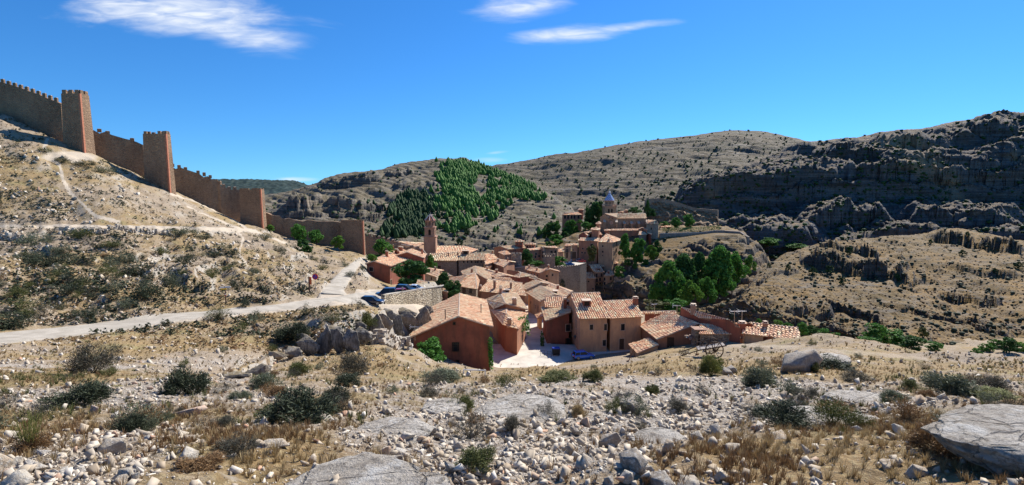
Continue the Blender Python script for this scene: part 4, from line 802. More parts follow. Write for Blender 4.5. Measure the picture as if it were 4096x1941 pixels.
def dome_mat():
    m,nt,b=mat('blue and white zigzag tiles'); tc=nt.nodes.new('ShaderNodeTexCoord'); sp=nt.nodes.new('ShaderNodeSeparateXYZ'); nt.links.new(tc.outputs['Object'],sp.inputs[0])
    an=mth(nt,'MULTIPLY',mth(nt,'ARCTAN2',sp.outputs[1],sp.outputs[0]),16/(2*math.pi)); zz=mth(nt,'MULTIPLY',mth(nt,'PINGPONG',an,.5),1.6); k=mth(nt,'FRACT',mth(nt,'ADD',mth(nt,'MULTIPLY',sp.outputs[2],1.05),zz))
    r=nt.nodes.new('ShaderNodeValToRGB'); r.color_ramp.interpolation='CONSTANT'; nt.links.new(k,r.inputs[0]); e=r.color_ramp.elements; e[0].color=(.03,.07,.42,1); e[1].position=.5; e[1].color=(.72,.76,.72,1); q=e.new(.85); q.color=(.05,.28,.30,1); nt.links.new(r.outputs[0],b.inputs['Base Color']); b.inputs['Roughness'].default_value=.3; return m
def tower(root,o,cx,cy,stages,mt,corn):
    for (w,d,zb,zt,n,ops) in stages:
        mb=MB()
        if n==4: mb.box((cx,cy,(zb+zt)/2),(w,d,zt-zb)); mb.box((cx,cy,zt-.15),(w+.5,d+.5,.35),0,1)
        else: mb.lathe((cx,cy,0),[(0,zb),(w/2,zb),(w/2,zt),(0,zt)],8); mb.lathe((cx,cy,0),[(0,zt-.3),(w/2+.3,zt-.3),(w/2+.3,zt+.02),(0,zt+.02)],8,1)
        s_=org(mb,'tower_stage',[mt,corn],root,o)
        for (k,ww,hh,zz) in ops:
            mb=MB(); 
            for face in ((0,-1),(1,0)) if n==4 else [(math.sin(R(a)),-math.cos(R(a))) for a in (-45,0,45,90)]:
                for i in range(k):
                    off=(i-(k-1)/2)*ww*1.9; r=(d/2 if face[0]==0 else w/2) if n==4 else w/2*.95; px=cx+face[0]*r-face[1]*off*1; py=cy+face[1]*r+face[0]*off; a=math.atan2(face[0],-face[1])
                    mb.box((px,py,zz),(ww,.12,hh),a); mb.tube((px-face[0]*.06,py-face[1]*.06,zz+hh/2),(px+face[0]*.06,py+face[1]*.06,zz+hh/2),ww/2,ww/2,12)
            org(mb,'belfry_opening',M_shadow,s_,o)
p=Q(*z4(950,330),290); tower(c.root,c.o,p.x+.3,292,[(6.7,6.5,-26,-7.2,4,[(2,.9,2.0,-10.2)]),(5.3,5.3,-7.2,-4.1,8,[(1,.75,1.6,-5.8)])],M_cath,M_dress)
mb=MB()
for i in range(9):
    for a in(-1,1): mb.box((p.x+.3+(i-4)*.82,292+a*3.4,-6.7),(.12,.12,.9),0)
for a in(-1,1): mb.box((p.x+.3,292+a*3.4,-6.2),(7.2,.2,.16)); mb.box((p.x+.3+a*3.5,292,-6.6),(.16,6.8,.9))
org(mb,'balustrade',M_cap,c.root,c.o)
mb=MB(); mb.lathe((0,0,0),[(2.75,0),(2.6,.25),(2.2,1.0),(1.7,1.8),(1.15,2.6),(.7,3.3),(.45,3.8),(.4,4.1)],16); dm=mb.build('spire',dome_mat(),c.root); dm.location=Vector((p.x+.3,292,-4.05))-c.o; dm.scale=(1.06,1.06,1.05)
mb=MB(); mb.lathe((0,0,0),[(.4,4.1),(.62,4.4),(.3,4.8),(.12,5.0),(.05,6.2),(0,6.3)],8); l=mb.build('finial',M_white_,dm)
h=House('house','pink house with a loggia and pale roof alone on the rock left of the cathedral'); h.gable(z4(188,403),z4(522,398),z4(235,364),z4(442,358),-12.7,-24,M_rose,tile=M_tile3,pitch=.35)
h.hip([z4(448,322),z4(536,322),z4(540,312)],[z4(497,303)],-10.2,-16,M_red,tile=M_tile3)
for x in (240,290,345,390,455): h.win(z4(x,435),1.3,2.0)
for a,b in ((480,345),(515,345)): h.win(z4(a,b),.6,.8)
h=House('house','long low roof beside the round trees in the cathedral garden'); h.gable(z4(1742,600),z4(1940,594),z4(1765,565),z4(1895,552),-19.6,-24,M_rose,tile=M_tile3)
h=House('house','little roof and cupola just right of the cathedral bell tower'); h.gable(z4(1075,380),z4(1230,378),z4(1100,350),z4(1190,340),-11.6,-18,M_orange,tile=M_tile3); h.hip([z4(1195,330),z4(1252,330),z4(1256,322)],[z4(1222,314)],-9.8,-14,M_orange,tile=M_tile3)
# hanging houses
h=House('hanging_house','smallest stone house at the left end of the hanging houses, single slope roof','house'); h.gable(z3(1352,738),z3(1458,738),z3(1345,655),z3(1446,650),-39,-47,M_stone,tile=M_tile3,pitch=.4); h.win(z3(1400,790),.7,.8)
h=House('hanging_house','brown stone house with two tiny upper windows among the hanging houses','house'); h.gable(z3(1476,698),z3(1698,700),z3(1470,606),z3(1640,600),-38,-50,M_brown,tile=M_tile3,pitch=.4); h.win(z3(1535,745),.8,.7); h.win(z3(1577,745),.8,.7); h.win(z3(1512,815),1.1,2.2,'window',M_white_)
h=House('hanging_house','tall dark hanging house with three tiers of wooden balconies','house'); h.gable(z3(1672,603),z3(1830,598),z3(1592,482),z3(1760,472),-35.6,-50,M_brown,tile=M_tile3,pitch=.4); h.chim(z3(1735,562),1.3,1.0,M_red,dorm=True)
for x,y in((1705,645),(1785,640),(1760,715),(1710,725),(1760,790),(1710,800)): h.win(z3(x,y),.9,1.5)
h.balcony(z3(1750,668),8); h.balcony(z3(1750,752),8); h.balcony(z3(1750,835),8)
h=House('hanging_house','pale pink four storey hanging house at the right edge of the rock','house'); h.gable(z3(1818,663),z3(1992,650),z3(1870,598),z3(1960,585),-36.7,-50,M_pink,tile=M_tile,pitch=.4); h.chim(z3(1895,625),.8,1.2,M_red)
for x,y in((1832,708),(1932,698),(1832,778),(1942,782),(1832,850),(1932,850)): h.win(z3(x,y),1.0,1.4)
h.balcony(z3(1940,805),2)
h=House('hanging_house','low red house behind the tall dark hanging house','house'); h.gable(z3(1775,510),z3(1954,498),z3(1765,470),z3(1920,460),-34,-42,M_red,tile=M_tile3,pitch=.4)
h=House('hanging_house','red house with a small pyramid roof at the back of the hanging houses','house'); h.hip([z3(1880,466),z3(2036,463),z3(2045,445)],[z3(1972,388)],-32.9,-42,M_red,tile=M_tile3,pitch=.5); h.win(z3(2000,482),.6,.6); h.chim(z3(1905,440),1.2,.9,M_brown,dorm=True)
# church tower
c2=empty('bell_tower',P(1712,1009,-24.5)-Vector((0,0,6)),'slender brick bell tower with octagonal top and red conical roof rising above the village','tower'); o=c2.location.copy(); x,y=sxx(1715,950)*212+.4,214
tower(c2,o,x,y,[(4.9,4.6,-33,-17.9,4,[]),(4.2,4.2,-17.9,-14.0,4,[(1,1.0,1.9,-16.4)]),(4.0,4.0,-14,-11.3,8,[(1,.7,1.3,-12.7)])],M_brown,M_dress)
mb=MB(); mb.lathe((x,y,0),[(2.45,-11.25),(2.3,-11.1),(1.2,-9.9),(.25,-8.7),(0,-8.7)],8)
for i in range(8): a=math.pi*2*i/8; mb.tube((x+2.45*math.cos(a),y+2.45*math.sin(a),-11.2),(x+.2*math.cos(a),y+.2*math.sin(a),-8.7),.09,.07,5,1)
s_=org(mb,'spire',[M_red,M_white_],c2,o); mb=MB(); mb.lathe((x,y,0),[(.25,-8.7),(.35,-8.4),(.12,-8.0),(.05,-7),(0,-6.1)],6); mb.tube((x-.5,y,-6.9),(x+.5,y,-6.9),.04,.04,4); org(mb,'finial',M_iron,s_,o)
for p_,Y_,lb in ((z2(240,760),78.5,'television aerial at the left eave of the large red gabled house'),(z2(1495,352),99,'television aerial at the eaves between the orange house and the house behind it'),(z2(1688,180),104,'television aerial on the roof above the square brick chimney'),(z6(830,200),94,'television aerial behind the ridge of the ochre house'),(z6(1750,300),86,'left one of two aerials near the dark cliff foot'),(z6(1870,300),84,'right one of two aerials near the dark cliff foot'),(z6(475,170),100,'small white aerial on the thin strip of roof')): antenna(p_,Y_,1.5,lb)
# ---------------- ramparts ----------------
M_brick=simple('brick quoins',(.52,.20,.115),var=.35,scale=3)
def rampart(name,label,pts,thick=1.6,mer=0,step=1.2,jit=.15,broke=.0,mt=None,base=2.5,sheet=G,bz=None,cap=False,mh=.9,cat='wall',group=None):
    W=[Q(*p) for p in pts]; c=W[len(W)//2]; o=Vector((c.x,c.y,bz if bz is not None else sheet.h(c.x,c.y))); e=empty(name,o,label,cat,group); pl=[]
    for a,b in zip(W[:-1],W[1:]):
        n=max(1,int((b-a).length/step)); pl+=[a.lerp(b,i/n) for i in range(n)]
    pl.append(W[-1]); mb=MB(); V=[];Fc=[]
    for i,p in enumerate(pl):
        d=(pl[min(i+1,len(pl)-1)]-pl[max(i-1,0)]); d.z=0; d.normalize(); n=Vector((-d.y,d.x,0)); n=n if n.y>0 else -n
        zz=p.z+random.uniform(-jit,jit)-(random.random()<broke)*random.uniform(.2,.8); b=(bz if bz is not None else min(sheet.h(p.x,p.y),sheet.h(p.x+n.x*thick,p.y+n.y*thick)))-base
        V+=[Vector((p.x,p.y,b))-n*.25,Vector((p.x,p.y,zz)),p+n*thick+Vector((0,0,zz-p.z)),Vector((p.x+n.x*thick,p.y+n.y*thick,b))]
    for i in range(len(pl)-1): k=4*i; Fc+=[(k,k+4,k+5,k+1),(k+1,k+5,k+6,k+2),(k+2,k+6,k+7,k+3)]
    Fc+=[(0,1,2,3),(4*len(pl)-1,4*len(pl)-2,4*len(pl)-3,4*len(pl)-4)]; mb.add(V,Fc); org(mb,'masonry',mt or M_city,e,o)
    if mer:
        mb=MB(); tot=sum((b-a).length for a,b in zip(W[:-1],W[1:])); s=mer*.3
        while s<tot:
            t=s;k=0
            while k<len(W)-2 and t>(W[k+1]-W[k]).length: t-=(W[k+1]-W[k]).length;k+=1
            p=W[k].lerp(W[k+1],t/(W[k+1]-W[k]).length); d=(W[k+1]-W[k]); rz=math.atan2(d.y,d.x)
            if random.random()>broke: hh=mh*(1-random.random()*broke); w=mer*.52; n=Vector((-math.sin(rz),math.cos(rz),0)); n=n if n.y>0 else -n; q=p+n*.3; mb.box((q.x,q.y,q.z+hh/2-.15),(w,.55,hh+.3),rz); mb.box((q.x,q.y,q.z+hh+.04),(w*.9,.5,.12),rz,1,.7)
            s+=mer
        org(mb,'battlement',[mt or M_city,M_cap],e,o)
    if cap:
        mb=MB()
        for a,b in zip(pl[:-1],pl[1:]): mb.tube(a+Vector((0,.3,.05)),b+Vector((0,.3,.05)),.28,.28,5)
        org(mb,'coping',M_cap,e,o)
    return e
rampart('city_wall','top stretch of brown city wall with regular pointed battlements, above the left hillside',[(-900,60,136),(-300,235,138),(0,328,140.5),(120,366,141),(243,413,141.5)],mer=1.55,step=2)
rampart('city_wall','middle stretch of city wall with broken battlements between the two tallest towers',[(352,515,144),(420,530,146),(500,556,149),(571,573,151)],mer=1.9,broke=.35,jit=.2)
rampart('city_wall','descending stretch of city wall with crumbling openwork battlements ending in a ruined dip',[(683,662,156),(760,683,159),(848,712,162),(868,719,163),(880,741,163),(921,757,165),(958,760,167)],mer=1.7,broke=.3,jit=.25)
rampart('city_wall','ruined low stretch of city wall with trees growing in front of it',[(1056,848,168),(1085,860,168),(1136,870,170),(1195,882,172),(1280,884,174),(1362,886,176)],jit=.22,broke=.12)
rampart('city_wall','last stretch of city wall stepping down with rounded battlements to the church',[(1455,942,180),(1500,950,183),(1578,970,188),(1590,975,189)],mer=1.9,mh=.9,thick=1.2)
rampart('city_wall','plain tail of the city wall running down behind the red houses',[(1590,976,189),(1640,985,191),(1690,1000,193),(1712,1028,194)],thick=1.2,cap=True,mer=2.4,broke=.5)
def tower_(label,uL,uR,vt,Y,depth,vb,mer=True,ruin=0):
    A=Q(uL,vt,Y);B=Q(uR,vt,Y); zb=min(G.h(A.x,Y),G.h(B.x,Y),G.h(B.x,Y+depth))-2; o=Vector(((A.x+B.x)/2,Y+depth/2,zb+2)); e=empty('tower',o,label,'tower'); mb=MB(); H_=A.z-zb; bt=.02*H_; n=14
    for i in range(n):
        z0=zb+H_*i/n;z1_=zb+H_*(i+1)/n; k0=bt*(1-i/n);k1=bt*(1-(i+1)/n); P_=[]
        for z,k in((z0,k0),(z1_,k1)): P_+=[(A.x-k,Y-k,z),(B.x+k,Y-k,z),(B.x+k,Y+depth+k,z),(A.x-k,Y+depth+k,z)]
        mb.add(P_,[(0,1,5,4),(1,2,6,5),(2,3,7,6),(3,0,4,7)]+([(4,5,6,7)] if i==n-1 else []))
    org(mb,'masonry',M_city,e,o); mb=MB()
    for z0,z1_,k0,k1 in ((zb,A.z,bt,0),): mb.hexa([(B.x+k0-.42,Y-k0-.03,z0),(B.x+k0+.04,Y-k0-.03,z0),(B.x+k0+.04,Y-k0+.5,z0),(B.x+k0-.42,Y-k0+.5,z0),(B.x-.42,Y-.03,z1_),(B.x+.04,Y-.03,z1_),(B.x+.04,Y+.5,z1_),(B.x-.42,Y+.5,z1_)])
    org(mb,'quoins',M_brick,e,o); mb=MB()
    w=B.x-A.x; k=max(3,int(w/1.25)) if mer else 7
    def m(x,y,dx,dy):
        if random.random()<ruin*.4: return
        hh=(.95 if mer else .4)*(1-random.random()*ruin); mb.box((x,y,A.z+hh/2-.1),(dx,dy,hh+.2))
    for i in range(k):
        x=A.x+w*(i+.5)/k; m(x,Y+.25,w/k*(.62 if mer else .95),.5); m(x,Y+depth-.25,w/k*.62,.5)
    kk=max(2,int(depth/1.25))
    for i in range(kk): y=Y+depth*(i+.5)/kk; m(B.x-.25,y,.5,depth/kk*.62); m(A.x+.25,y,.5,depth/kk*.62)
    org(mb,'battlement',M_city,e,o); return e
tower_('highest tower of the city wall, tall with square battlements, nearest the left edge',244,319,374,138,3.0,594)
tower_('second tower of the city wall with worn battlements, left of centre on the hillside',571,664,535,147,1.9,754,ruin=.45)
tower_('third tower of the city wall with ragged flat top, beside the far pine ridge',958,1043,758,163,2.2,919,mer=False,ruin=.6)
tower_('lowest broad tower of the city wall with an intact flat top',1362,1452,885,174,1.4,1003,mer=False,ruin=.1)
rampart('garden_wall','long plain stone wall crossing the village behind the mottled roofs',[(1950,1071,203),(1990,1073,202),(2050,1074,200),(2103,1068,200)],thick=1,mt=M_grey,bz=-36,jit=.08,cap=True)
rampart('garden_wall','curved crenellated wall below the white square',[(2218,1074,203),(2270,1072,206),(2320,1066,210),(2346,1058,214)],mer=1.25,mh=.65,thick=1,mt=M_stone,bz=-42,jit=.05)
rampart('garden_wall','short stone wall between the square turret and the round tower',[(2060,1062,206),(2110,1066,205),(2172,1064,205)],thick=1,mt=M_grey,bz=-38,jit=.08)
rampart('retaining_wall','long grey curved retaining wall under the cathedral garden hedge',[(2640,936,262),(2700,935,264),(2790,932,266),(2860,924,268),(2900,924,268),(2960,928,262),(2990,948,255)],thick=1.2,mt=M_grey,bz=None,sheet=chill,base=3,jit=.08,cap=True)
rampart('retaining_wall','stone terrace wall holding the rock right of the hanging houses',[(2456,1111,224),(2490,1108,222),(2520,1106,221)],thick=2.5,mt=M_grey,bz=-50,jit=.12,mer=2,mh=.4,broke=.4)
rampart('retaining_wall','shaded terrace wall among small trees under the cathedral buttress wall',[(2520,1070,232),(2570,1052,236),(2640,1036,240)],thick=1,mt=M_grey,bz=-44,jit=.2)
w=rampart('dry_stone_wall','pale dry stone retaining wall with smooth white coping below the parked cars',[(1538,1180,90),(1600,1171,95),(1690,1155,104),(1766,1144,112)],thick=.7,mt=M_dry,step=.8,jit=.02,base=2.2,cap=False)
mb=MB(); pts=[Q(*p) for p in((1534,1181,90),(1600,1171.5,95),(1690,1155.5,104),(1768,1144.5,112))]
for a,b in zip(pts[:-1],pts[1:]): mb.hexa([a+Vector((0,-.1,-.05)),b+Vector((0,-.1,-.05)),b+Vector((.3,.85,-.05)),a+Vector((.3,.85,-.05)),a+Vector((0,-.1,.14)),b+Vector((0,-.1,.14)),b+Vector((.3,.85,.14)),a+Vector((.3,.85,.14))])
org(mb,'coping',M_white,w,w.location)
def onG(u,v,dz): p=G.hit(u,v); return p+Vector((0,0,dz))
def drywall(label,pts,h):
    W=[G.hit(*p) for p in pts]; c=W[len(W)//2]; e=empty('dry_stone_wall',c,label,'wall'); 
    mb=MB()
    for a,b in zip(W[:-1],W[1:]):
        n=max(1,int((b-a).length/.55))
        for i in range(n):
            p=a.lerp(b,(i+.5)/n); z=G.h(p.x,p.y-.5)
            for k in range(int(h/.3)+1):
                if random.random()<.1+k*.05: continue
                mb.box((p.x+random.uniform(-.15,.15),p.y+random.uniform(-.2,.2),z+.1+k*.3),(random.uniform(.4,.75),random.uniform(.4,.7),random.uniform(.2,.34)),random.uniform(-.5,.5),0,random.uniform(.7,.95))
    org(mb,'stones',M_loose,e,c)
M_loose=island('loose limestone',[(0,(.50,.45,.38)),(.3,(.36,.31,.25)),(.6,(.58,.53,.46)),(.8,(.44,.34,.24)),(1,(.30,.26,.22))],noise=(3,(.30,.25,.19),.5))
drywall('long tumbled dry stone terrace wall edging the light track across the hillside',[(238,928),(330,926),(420,928),(520,930),(620,932),(690,936)],1.1)
drywall('short tumbled dry stone wall at the left edge of the hillside track',[(0,955),(60,962),(120,966),(150,950)],1.3)
drywall('low dark stone garden wall left of the large red gabled house',[(1470,1372),(1530,1380),(1600,1395),(1650,1402)],1.2)
# round tower and square turret in the village
c=Q(2066,1040,203); e=empty('round_tower',Vector((c.x,c.y,-34)),'round grey stone tower with worn battlements among the village roofs','tower'); mb=MB(); mb.lathe((c.x,c.y,0),[(2.15,-38),(2.05,-24.6),(1.6,-24.6),(1.6,-25.2),(0,-25.2)],20)
org(mb,'masonry',M_grey,e,e.location); mb=MB()
for i in range(9): a=2*math.pi*i/9; mb.box((c.x+1.85*math.cos(a),c.y+1.85*math.sin(a),-24.2),(.45,.75,.9),a)
org(mb,'battlement',M_grey,e,e.location)
c=Q(2196,1050,208); e=empty('turret',Vector((c.x,c.y,-36)),'square crenellated stone turret on the garden wall before the white square','tower'); mb=MB(); mb.box((c.x,c.y,-33),(4.6,4.2,15)); org(mb,'masonry',M_stone,e,e.location); mb=MB()
for i in range(5):
    for a in(-1,1): mb.box((c.x-2.05+i*1.02,c.y+a*1.9,-25.1),(.6,.4,.9)); mb.box((c.x+a*2.1,c.y-1.9+i*.95,-25.1),(.4,.55,.9))
org(mb,'battlement',M_stone,e,e.location)
# castle rock : wall on its crag
M_crag=hill_mat('castle crag',(.40,.26,.14),(.30,.20,.11),(.38,.25,.15),(.20,.13,.08),strata=(.08,.08,.5),bs=.8,scl=2.)
cast=H('castle_crag',[[Z(1610,-40,310),Z(1830,-45,310)],[(1610,590,316),(1700,590,316),(1815,592,312),Z(1840,-48,312)],
 [Z(1608,-30,324),(1622,545,326),(1650,528,326),(1700,533,327),(1750,548,326),(1804,557,322),Z(1822,-45,322)],
 [Z(1608,-28,328),(1622,512,331),(1650,507,331),(1700,515,332),(1750,530,331),(1806,540,327),Z(1822,-45,327)],[Z(1605,-40,360),Z(1625,-8,345),Z(1700,-8,350),Z(1780,-14,350),Z(1825,-45,350)],[Z(1605,-45,400),Z(1830,-45,400)]],[4,30,30,8,6],.24,.44,170,M_crag,lambda s: .5*ridged(s.X*.09,s.Y*.2,5,151)*2.4*(1-soft(np.arange(s.n[0]),62,70,2)[:,None])+fbm(s.X*.4,s.Y*.4,3,152)*.8,sig=1.5)
rampart('castle_wall','long brown castle wall on a crag behind the cathedral garden, stepping down to the right',[(2582,800,329),(2588,795,329),(2640,794,329),(2700,806,330),(2730,816,330),(2760,826,330),(2787,834,330),(2844,838,328),(2872,840,326)],thick=2.5,mt=M_stone,sheet=cast,base=3,step=1.5,jit=.12)
# gorge wall below the cathedral (white lit corner)
# ---------------- vegetation ----------------
def leaf(name,cols,tr=.25): return island(name,[(i/(len(cols)-1),c) for i,c in enumerate(cols)],.75,obj=1,transl=tr)
M_lf=dict(dark=leaf('dark leaves',[(.028,.078,.022),(.052,.125,.03),(.034,.09,.024),(.075,.16,.04)]),mid=leaf('green leaves',[(.05,.145,.025),(.09,.215,.035),(.06,.165,.028),(.12,.27,.055)]),
 bright=leaf('bright leaves',[(.07,.16,.02),(.12,.24,.035),(.09,.19,.025),(.16,.28,.06)]),pine=leaf('pine needles',[(.018,.045,.016),(.035,.075,.022),(.022,.055,.018),(.05,.10,.03)],.1),
 pine2=leaf('sunny pine',[(.045,.125,.022),(.085,.19,.032),(.055,.14,.024),(.10,.22,.045)],.1),  # brighter green for the plantation and the scattered pines
 thorn=leaf('thorny grey twigs',[(.07,.062,.048),(.11,.095,.07),(.05,.052,.036),(.085,.085,.055)],.1),bushd=leaf('dark green shrub',[(.03,.042,.024),(.055,.068,.036),(.04,.05,.03),(.075,.085,.045)],.1),
 sage=leaf('sage shrub',[(.10,.115,.07),(.14,.15,.09),(.08,.10,.055),(.18,.18,.12)],.15),olive=leaf('olive shrub',[(.07,.085,.025),(.11,.12,.035),(.085,.095,.03),(.15,.14,.05)],.15),
 brown=leaf('dry brown bush',[(.20,.11,.045),(.27,.16,.07),(.15,.09,.045),(.32,.21,.11)],.15),broom=leaf('yellow green broom',[(.10,.12,.03),(.16,.17,.045),(.13,.14,.03),(.22,.21,.07)],.2),tan=leaf('straw',[(.38,.27,.12),(.30,.20,.09),(.46,.36,.20),(.24,.17,.08)],.2))
M_bark=simple('bark',(.10,.075,.055),.9,scale=8)
def quads(c,n,size,r,asp=1.):
    """n leaf quads at centres c (n,3)"""
    a=r.normal(size=(n,3)); a/=np.linalg.norm(a,axis=1)[:,None]; b=np.cross(a,r.normal(size=(n,3))); b/=np.linalg.norm(b,axis=1)[:,None]+1e-9
    s=(size*(.6+.8*r.random(n)))[:,None]; V=np.stack([c-a*s*asp-b*s*.5,c+a*s*asp-b*s*.5,c+a*s*asp*.6+b*s*.5,c-a*s*asp*.6+b*s*.5],1).reshape(-1,3); return V,np.arange(n*4).reshape(n,4)
def crownpts(n,K,r,kind='round'):
    """points in the unit crown: x,y in -.5..5 , z 0..1"""
    if kind=='poplar': z=r.random(K)**.85; rad=.5*np.sin(np.clip(z*.95+.05,0,1)**.75*np.pi)**.7
    elif kind=='cone': z=r.random(K)**1.3; rad=.5*(1-z)**.8+.03
    elif kind=='umbrella': z=.45+.5*r.random(K); rad=.5*np.sqrt(np.clip(1-((z-.55)/.5)**2,0,1))
    else: z=r.random(K); rad=.5*np.sqrt(np.clip(1-((z-.45)/.57)**2,.02,1))
    th=r.random(K)*2*np.pi; q=rad*(.55+.45*r.random(K)**.5)*(.8+.35*np.sin(th*2+z*5+r.random()*6)); C=np.stack([q*np.cos(th),q*np.sin(th),z],1)
    k=r.integers(0,K,n); cr={'poplar':.115,'cone':.11}.get(kind,.14); d=r.normal(size=(n,3)); d/=np.linalg.norm(d,axis=1)[:,None]; rr=cr*(.5+.5*r.random(n)**.4)*(.6+.8*r.random(K)[k]); p=C[k]+d*rr[:,None]*np.array([1.1,1.1,.8]); return p
PROTO={}
def crown_mesh(kind,col,n,K,leafsz,var):
    key=(kind,col,n,K,round(leafsz,3),var)
    if key not in PROTO:
        r=np.random.default_rng(hash((kind,n,K,var))%99991 if False else (len(kind)*131+n*7+K*13+var*101)); p=crownpts(n,K,r,kind); V,Fa=quads(p,n,leafsz,r); PROTO[key]=npmesh('crown',V,Fa,M_lf[col])
    return PROTO[key]
def tree(u,v,w,h,Y,kind='round',col='mid',label='tree',name='tree',trunk=.2,cat='tree',group=None,bz=None,n=1500,var=None):
    """u,v = centre of the crown in the photo, w,h in photo pixels, Y distance"""
    c=Q(u,v,Y); W=w/F*Y; Hh=h/F*Y; zb=c.z-Hh/2; th=Hh*trunk
    base=Vector((c.x,c.y,zb-th if bz is None else bz)); e=empty(name,base,label,cat,group); var=var if var is not None else int(u)%4
    K={'round':34,'poplar':60,'cone':50,'umbrella':30}[kind]; n=int(n*1.5); sz=.05 if n<3500 else .036; me=crown_mesh(kind,col,n,K,sz,var); cr=link('crown',me,e); cr.scale=(W*1.0,W*.95,Hh); cr.location=(0,0,zb-base.z); cr.rotation_euler=(0,0,(u*1.7)%6.28)
    mb=MB(); t=max(.08,W*.035); mb.tube((0,0,-.5),(0,0,zb-base.z+Hh*.25),t,t*.7,7); top=Vector((0,0,zb-base.z+Hh*.2))
    for i in range(5): a=i*1.3+u; mb.tube(top-Vector((0,0,Hh*.1)),top+Vector((math.cos(a)*W*.28,math.sin(a)*W*.28,Hh*.3)),t*.5,t*.15,5)
    mb.tube(top,top+Vector((0,0,Hh*.5)),t*.65,t*.15,6); mb.build('trunk',M_bark,e); return e
T=tree
T(1722,1418,148,112,72,'round','mid','leafy fig tree in front of the large red gabled house','fig_tree',.35,n=5200,bz=None)
T(1640,1098,132,96,140,'round','dark','walnut tree with spreading dark crown behind the parked cars','walnut_tree',.3,n=4000)
T(1775,1135,90,80,122,'cone','dark','dark conifer left of the pair beyond the pale dry stone wall','conifer',.2,n=3000); T(1812,1160,80,75,120,'round','dark','dark tree against the end of the pale dry stone wall','tree',.3,n=2600)
T(1525,995,76,62,168,'round','mid','broad green tree at the foot of the lowest city wall tower'); T(1487,1031,42,26,150,'round','bright','yellow green bush beside the gravel path behind the red house','bush',.1)
T(1722,1054,44,66,176,'poplar','mid','climbing greenery between the red house and the stone church building','tree')
T(1195,929,64,56,164,'round','mid','larger green tree against the ruined city wall, left of two'); T(1266,945,60,46,166,'round','mid','small spreading green tree against the ruined city wall'); T(1357,970,50,44,164,'round','bright','bright green tree just left of the lowest tower')
T(1212,990,64,56,150,'round','dark','dark round tree with visible trunk on the slope below the ruined wall',trunk=.4); T(1079,914,30,26,163,'round','bright','small bright bush at the foot of the third tower','bush',.1)
T(2107,1032,60,64,206,'poplar','dark','large dark cedar inside the walled garden beside the round tower','cedar'); T(2150,1053,46,18,204,'round','mid','low green hedge shrub right of the dark cedar','bush',.1); T(2240,1046,58,36,214,'round','mid','green tree in front of the white square by the turret')
T(2367,1015,42,58,226,'round','olive','thin yellowing tree in front of the bishops palace'); T(2224,968,72,52,262,'round','mid','round green tree behind the narrow balcony house'); T(2238,1132,44,46,206,'round','sage','grey green tree under the crenellated wall',)
T(2500,985,52,88,238,'poplar','mid','tall green tree touching the right corner of the palace',n=2200); T(2548,998,62,90,236,'round','mid','broad green tree right of the palace corner tree',n=2200); T(2606,1010,46,52,237,'round','bright','vivid yellow green tree in front of the cathedral corner wall'); T(2628,995,34,60,240,'poplar','dark','dark slim tree against the tall cathedral corner wall')
T(2508,1050,30,24,232,'round','bright','small bright tree on the terraces below the tall green tree'); T(2480,1088,46,42,224,'round','mid','loose green tree right of the red hanging houses'); T(2540,1062,20,36,230,'poplar','mid','slim young tree on the terrace wall'); T(2584,1058,34,36,235,'round','mid','small tree leaning over the shaded terrace wall')
for i,(u,v,w_,h_,Y,k,c,lb) in enumerate(((2672,1142,105,165,165,'poplar','mid','leftmost big poplar of the river grove'),(2731,1108,112,150,172,'poplar','dark','dark broad poplar standing second in the river grove'),(2797,1095,74,140,178,'poplar','dark','shaded slender poplar in the middle of the river grove'),(2875,1085,112,165,176,'poplar','mid','tallest widest poplar at the right of the river grove'),(2932,1066,72,110,186,'round','mid','green tree on the right shoulder of the river grove'),(2764,1168,64,84,158,'round','bright','bright sunlit tree in front of the river grove'),(2828,1156,62,90,164,'round','mid','low green tree between bright tree and tallest poplar'),(2998,1058,36,64,196,'poplar','bright','lone light green poplar just right of the river grove'),(2628,1222,84,44,150,'round','olive','olive bush mass above the thin red roof'),(2700,1222,76,50,150,'round','mid','green bushes behind the ochre house roof'),(2640,1175,60,80,162,'round','mid','low tree at the left foot of the river grove'))):
    T(u,v,w_*1.25,h_*1.05,Y,k,c,lb,'poplar' if k=='poplar' else 'tree',.15,n=3800,bz=min(-47,Q(u,v+h_/2,Y).z-1))
for u,v,w_,h_,Y,k,c,lb in ((2377,858,62,80,300,'round','dark','dark wooded clump left of the bell tower'),(2352,880,50,60,302,'poplar','dark','dark conifer lower left of the bell tower'),(2400,840,44,60,304,'round','dark','dark tree touching the left of the bell tower'),(2348,836,9,38,306,'poplar','dark','thin cypress beside the far stone wall'),(2285,920,62,72,290,'poplar','mid','green tree under the lone pink house'),(2258,945,50,50,285,'round','dark','dark bush on the rock below the lone pink house'),(2345,906,52,30,280,'round','mid','bush on the bend of the white lane'),(2320,886,24,12,288,'round','bright','yellow green shrub above the white lane'),(2533,844,52,24,292,'round','dark','dark flat tree behind the nave roof'),(2706,890,38,36,284,'round','mid','left of two round trees in the cathedral garden'),(2758,882,46,46,286,'round','mid','right of two round trees in the cathedral garden'),(2590,832,20,62,316,'poplar','dark','dark cypress against the left end of the castle crag'),(2604,852,36,28,316,'round','dark','dark bush at the foot of the castle crag'),(2660,895,40,16,282,'round','mid','low shrub beside the garden roof'),(2200,925,60,60,300,'round','dark','dark tree mass in the shaded gorge left of the lane'),(2230,905,30,40,300,'round','mid','tree at the rim of the shaded gorge'),
   (3074,966,80,26,335,'round','mid','green trees in the gorge mouth under the dark cliff'),(3190,984,84,18,335,'round','mid','low green trees farther right under the dark cliff')):
    T(u,v,w_,h_,Y,k,c,lb,'cypress' if 'cypress' in lb else 'tree',.2)
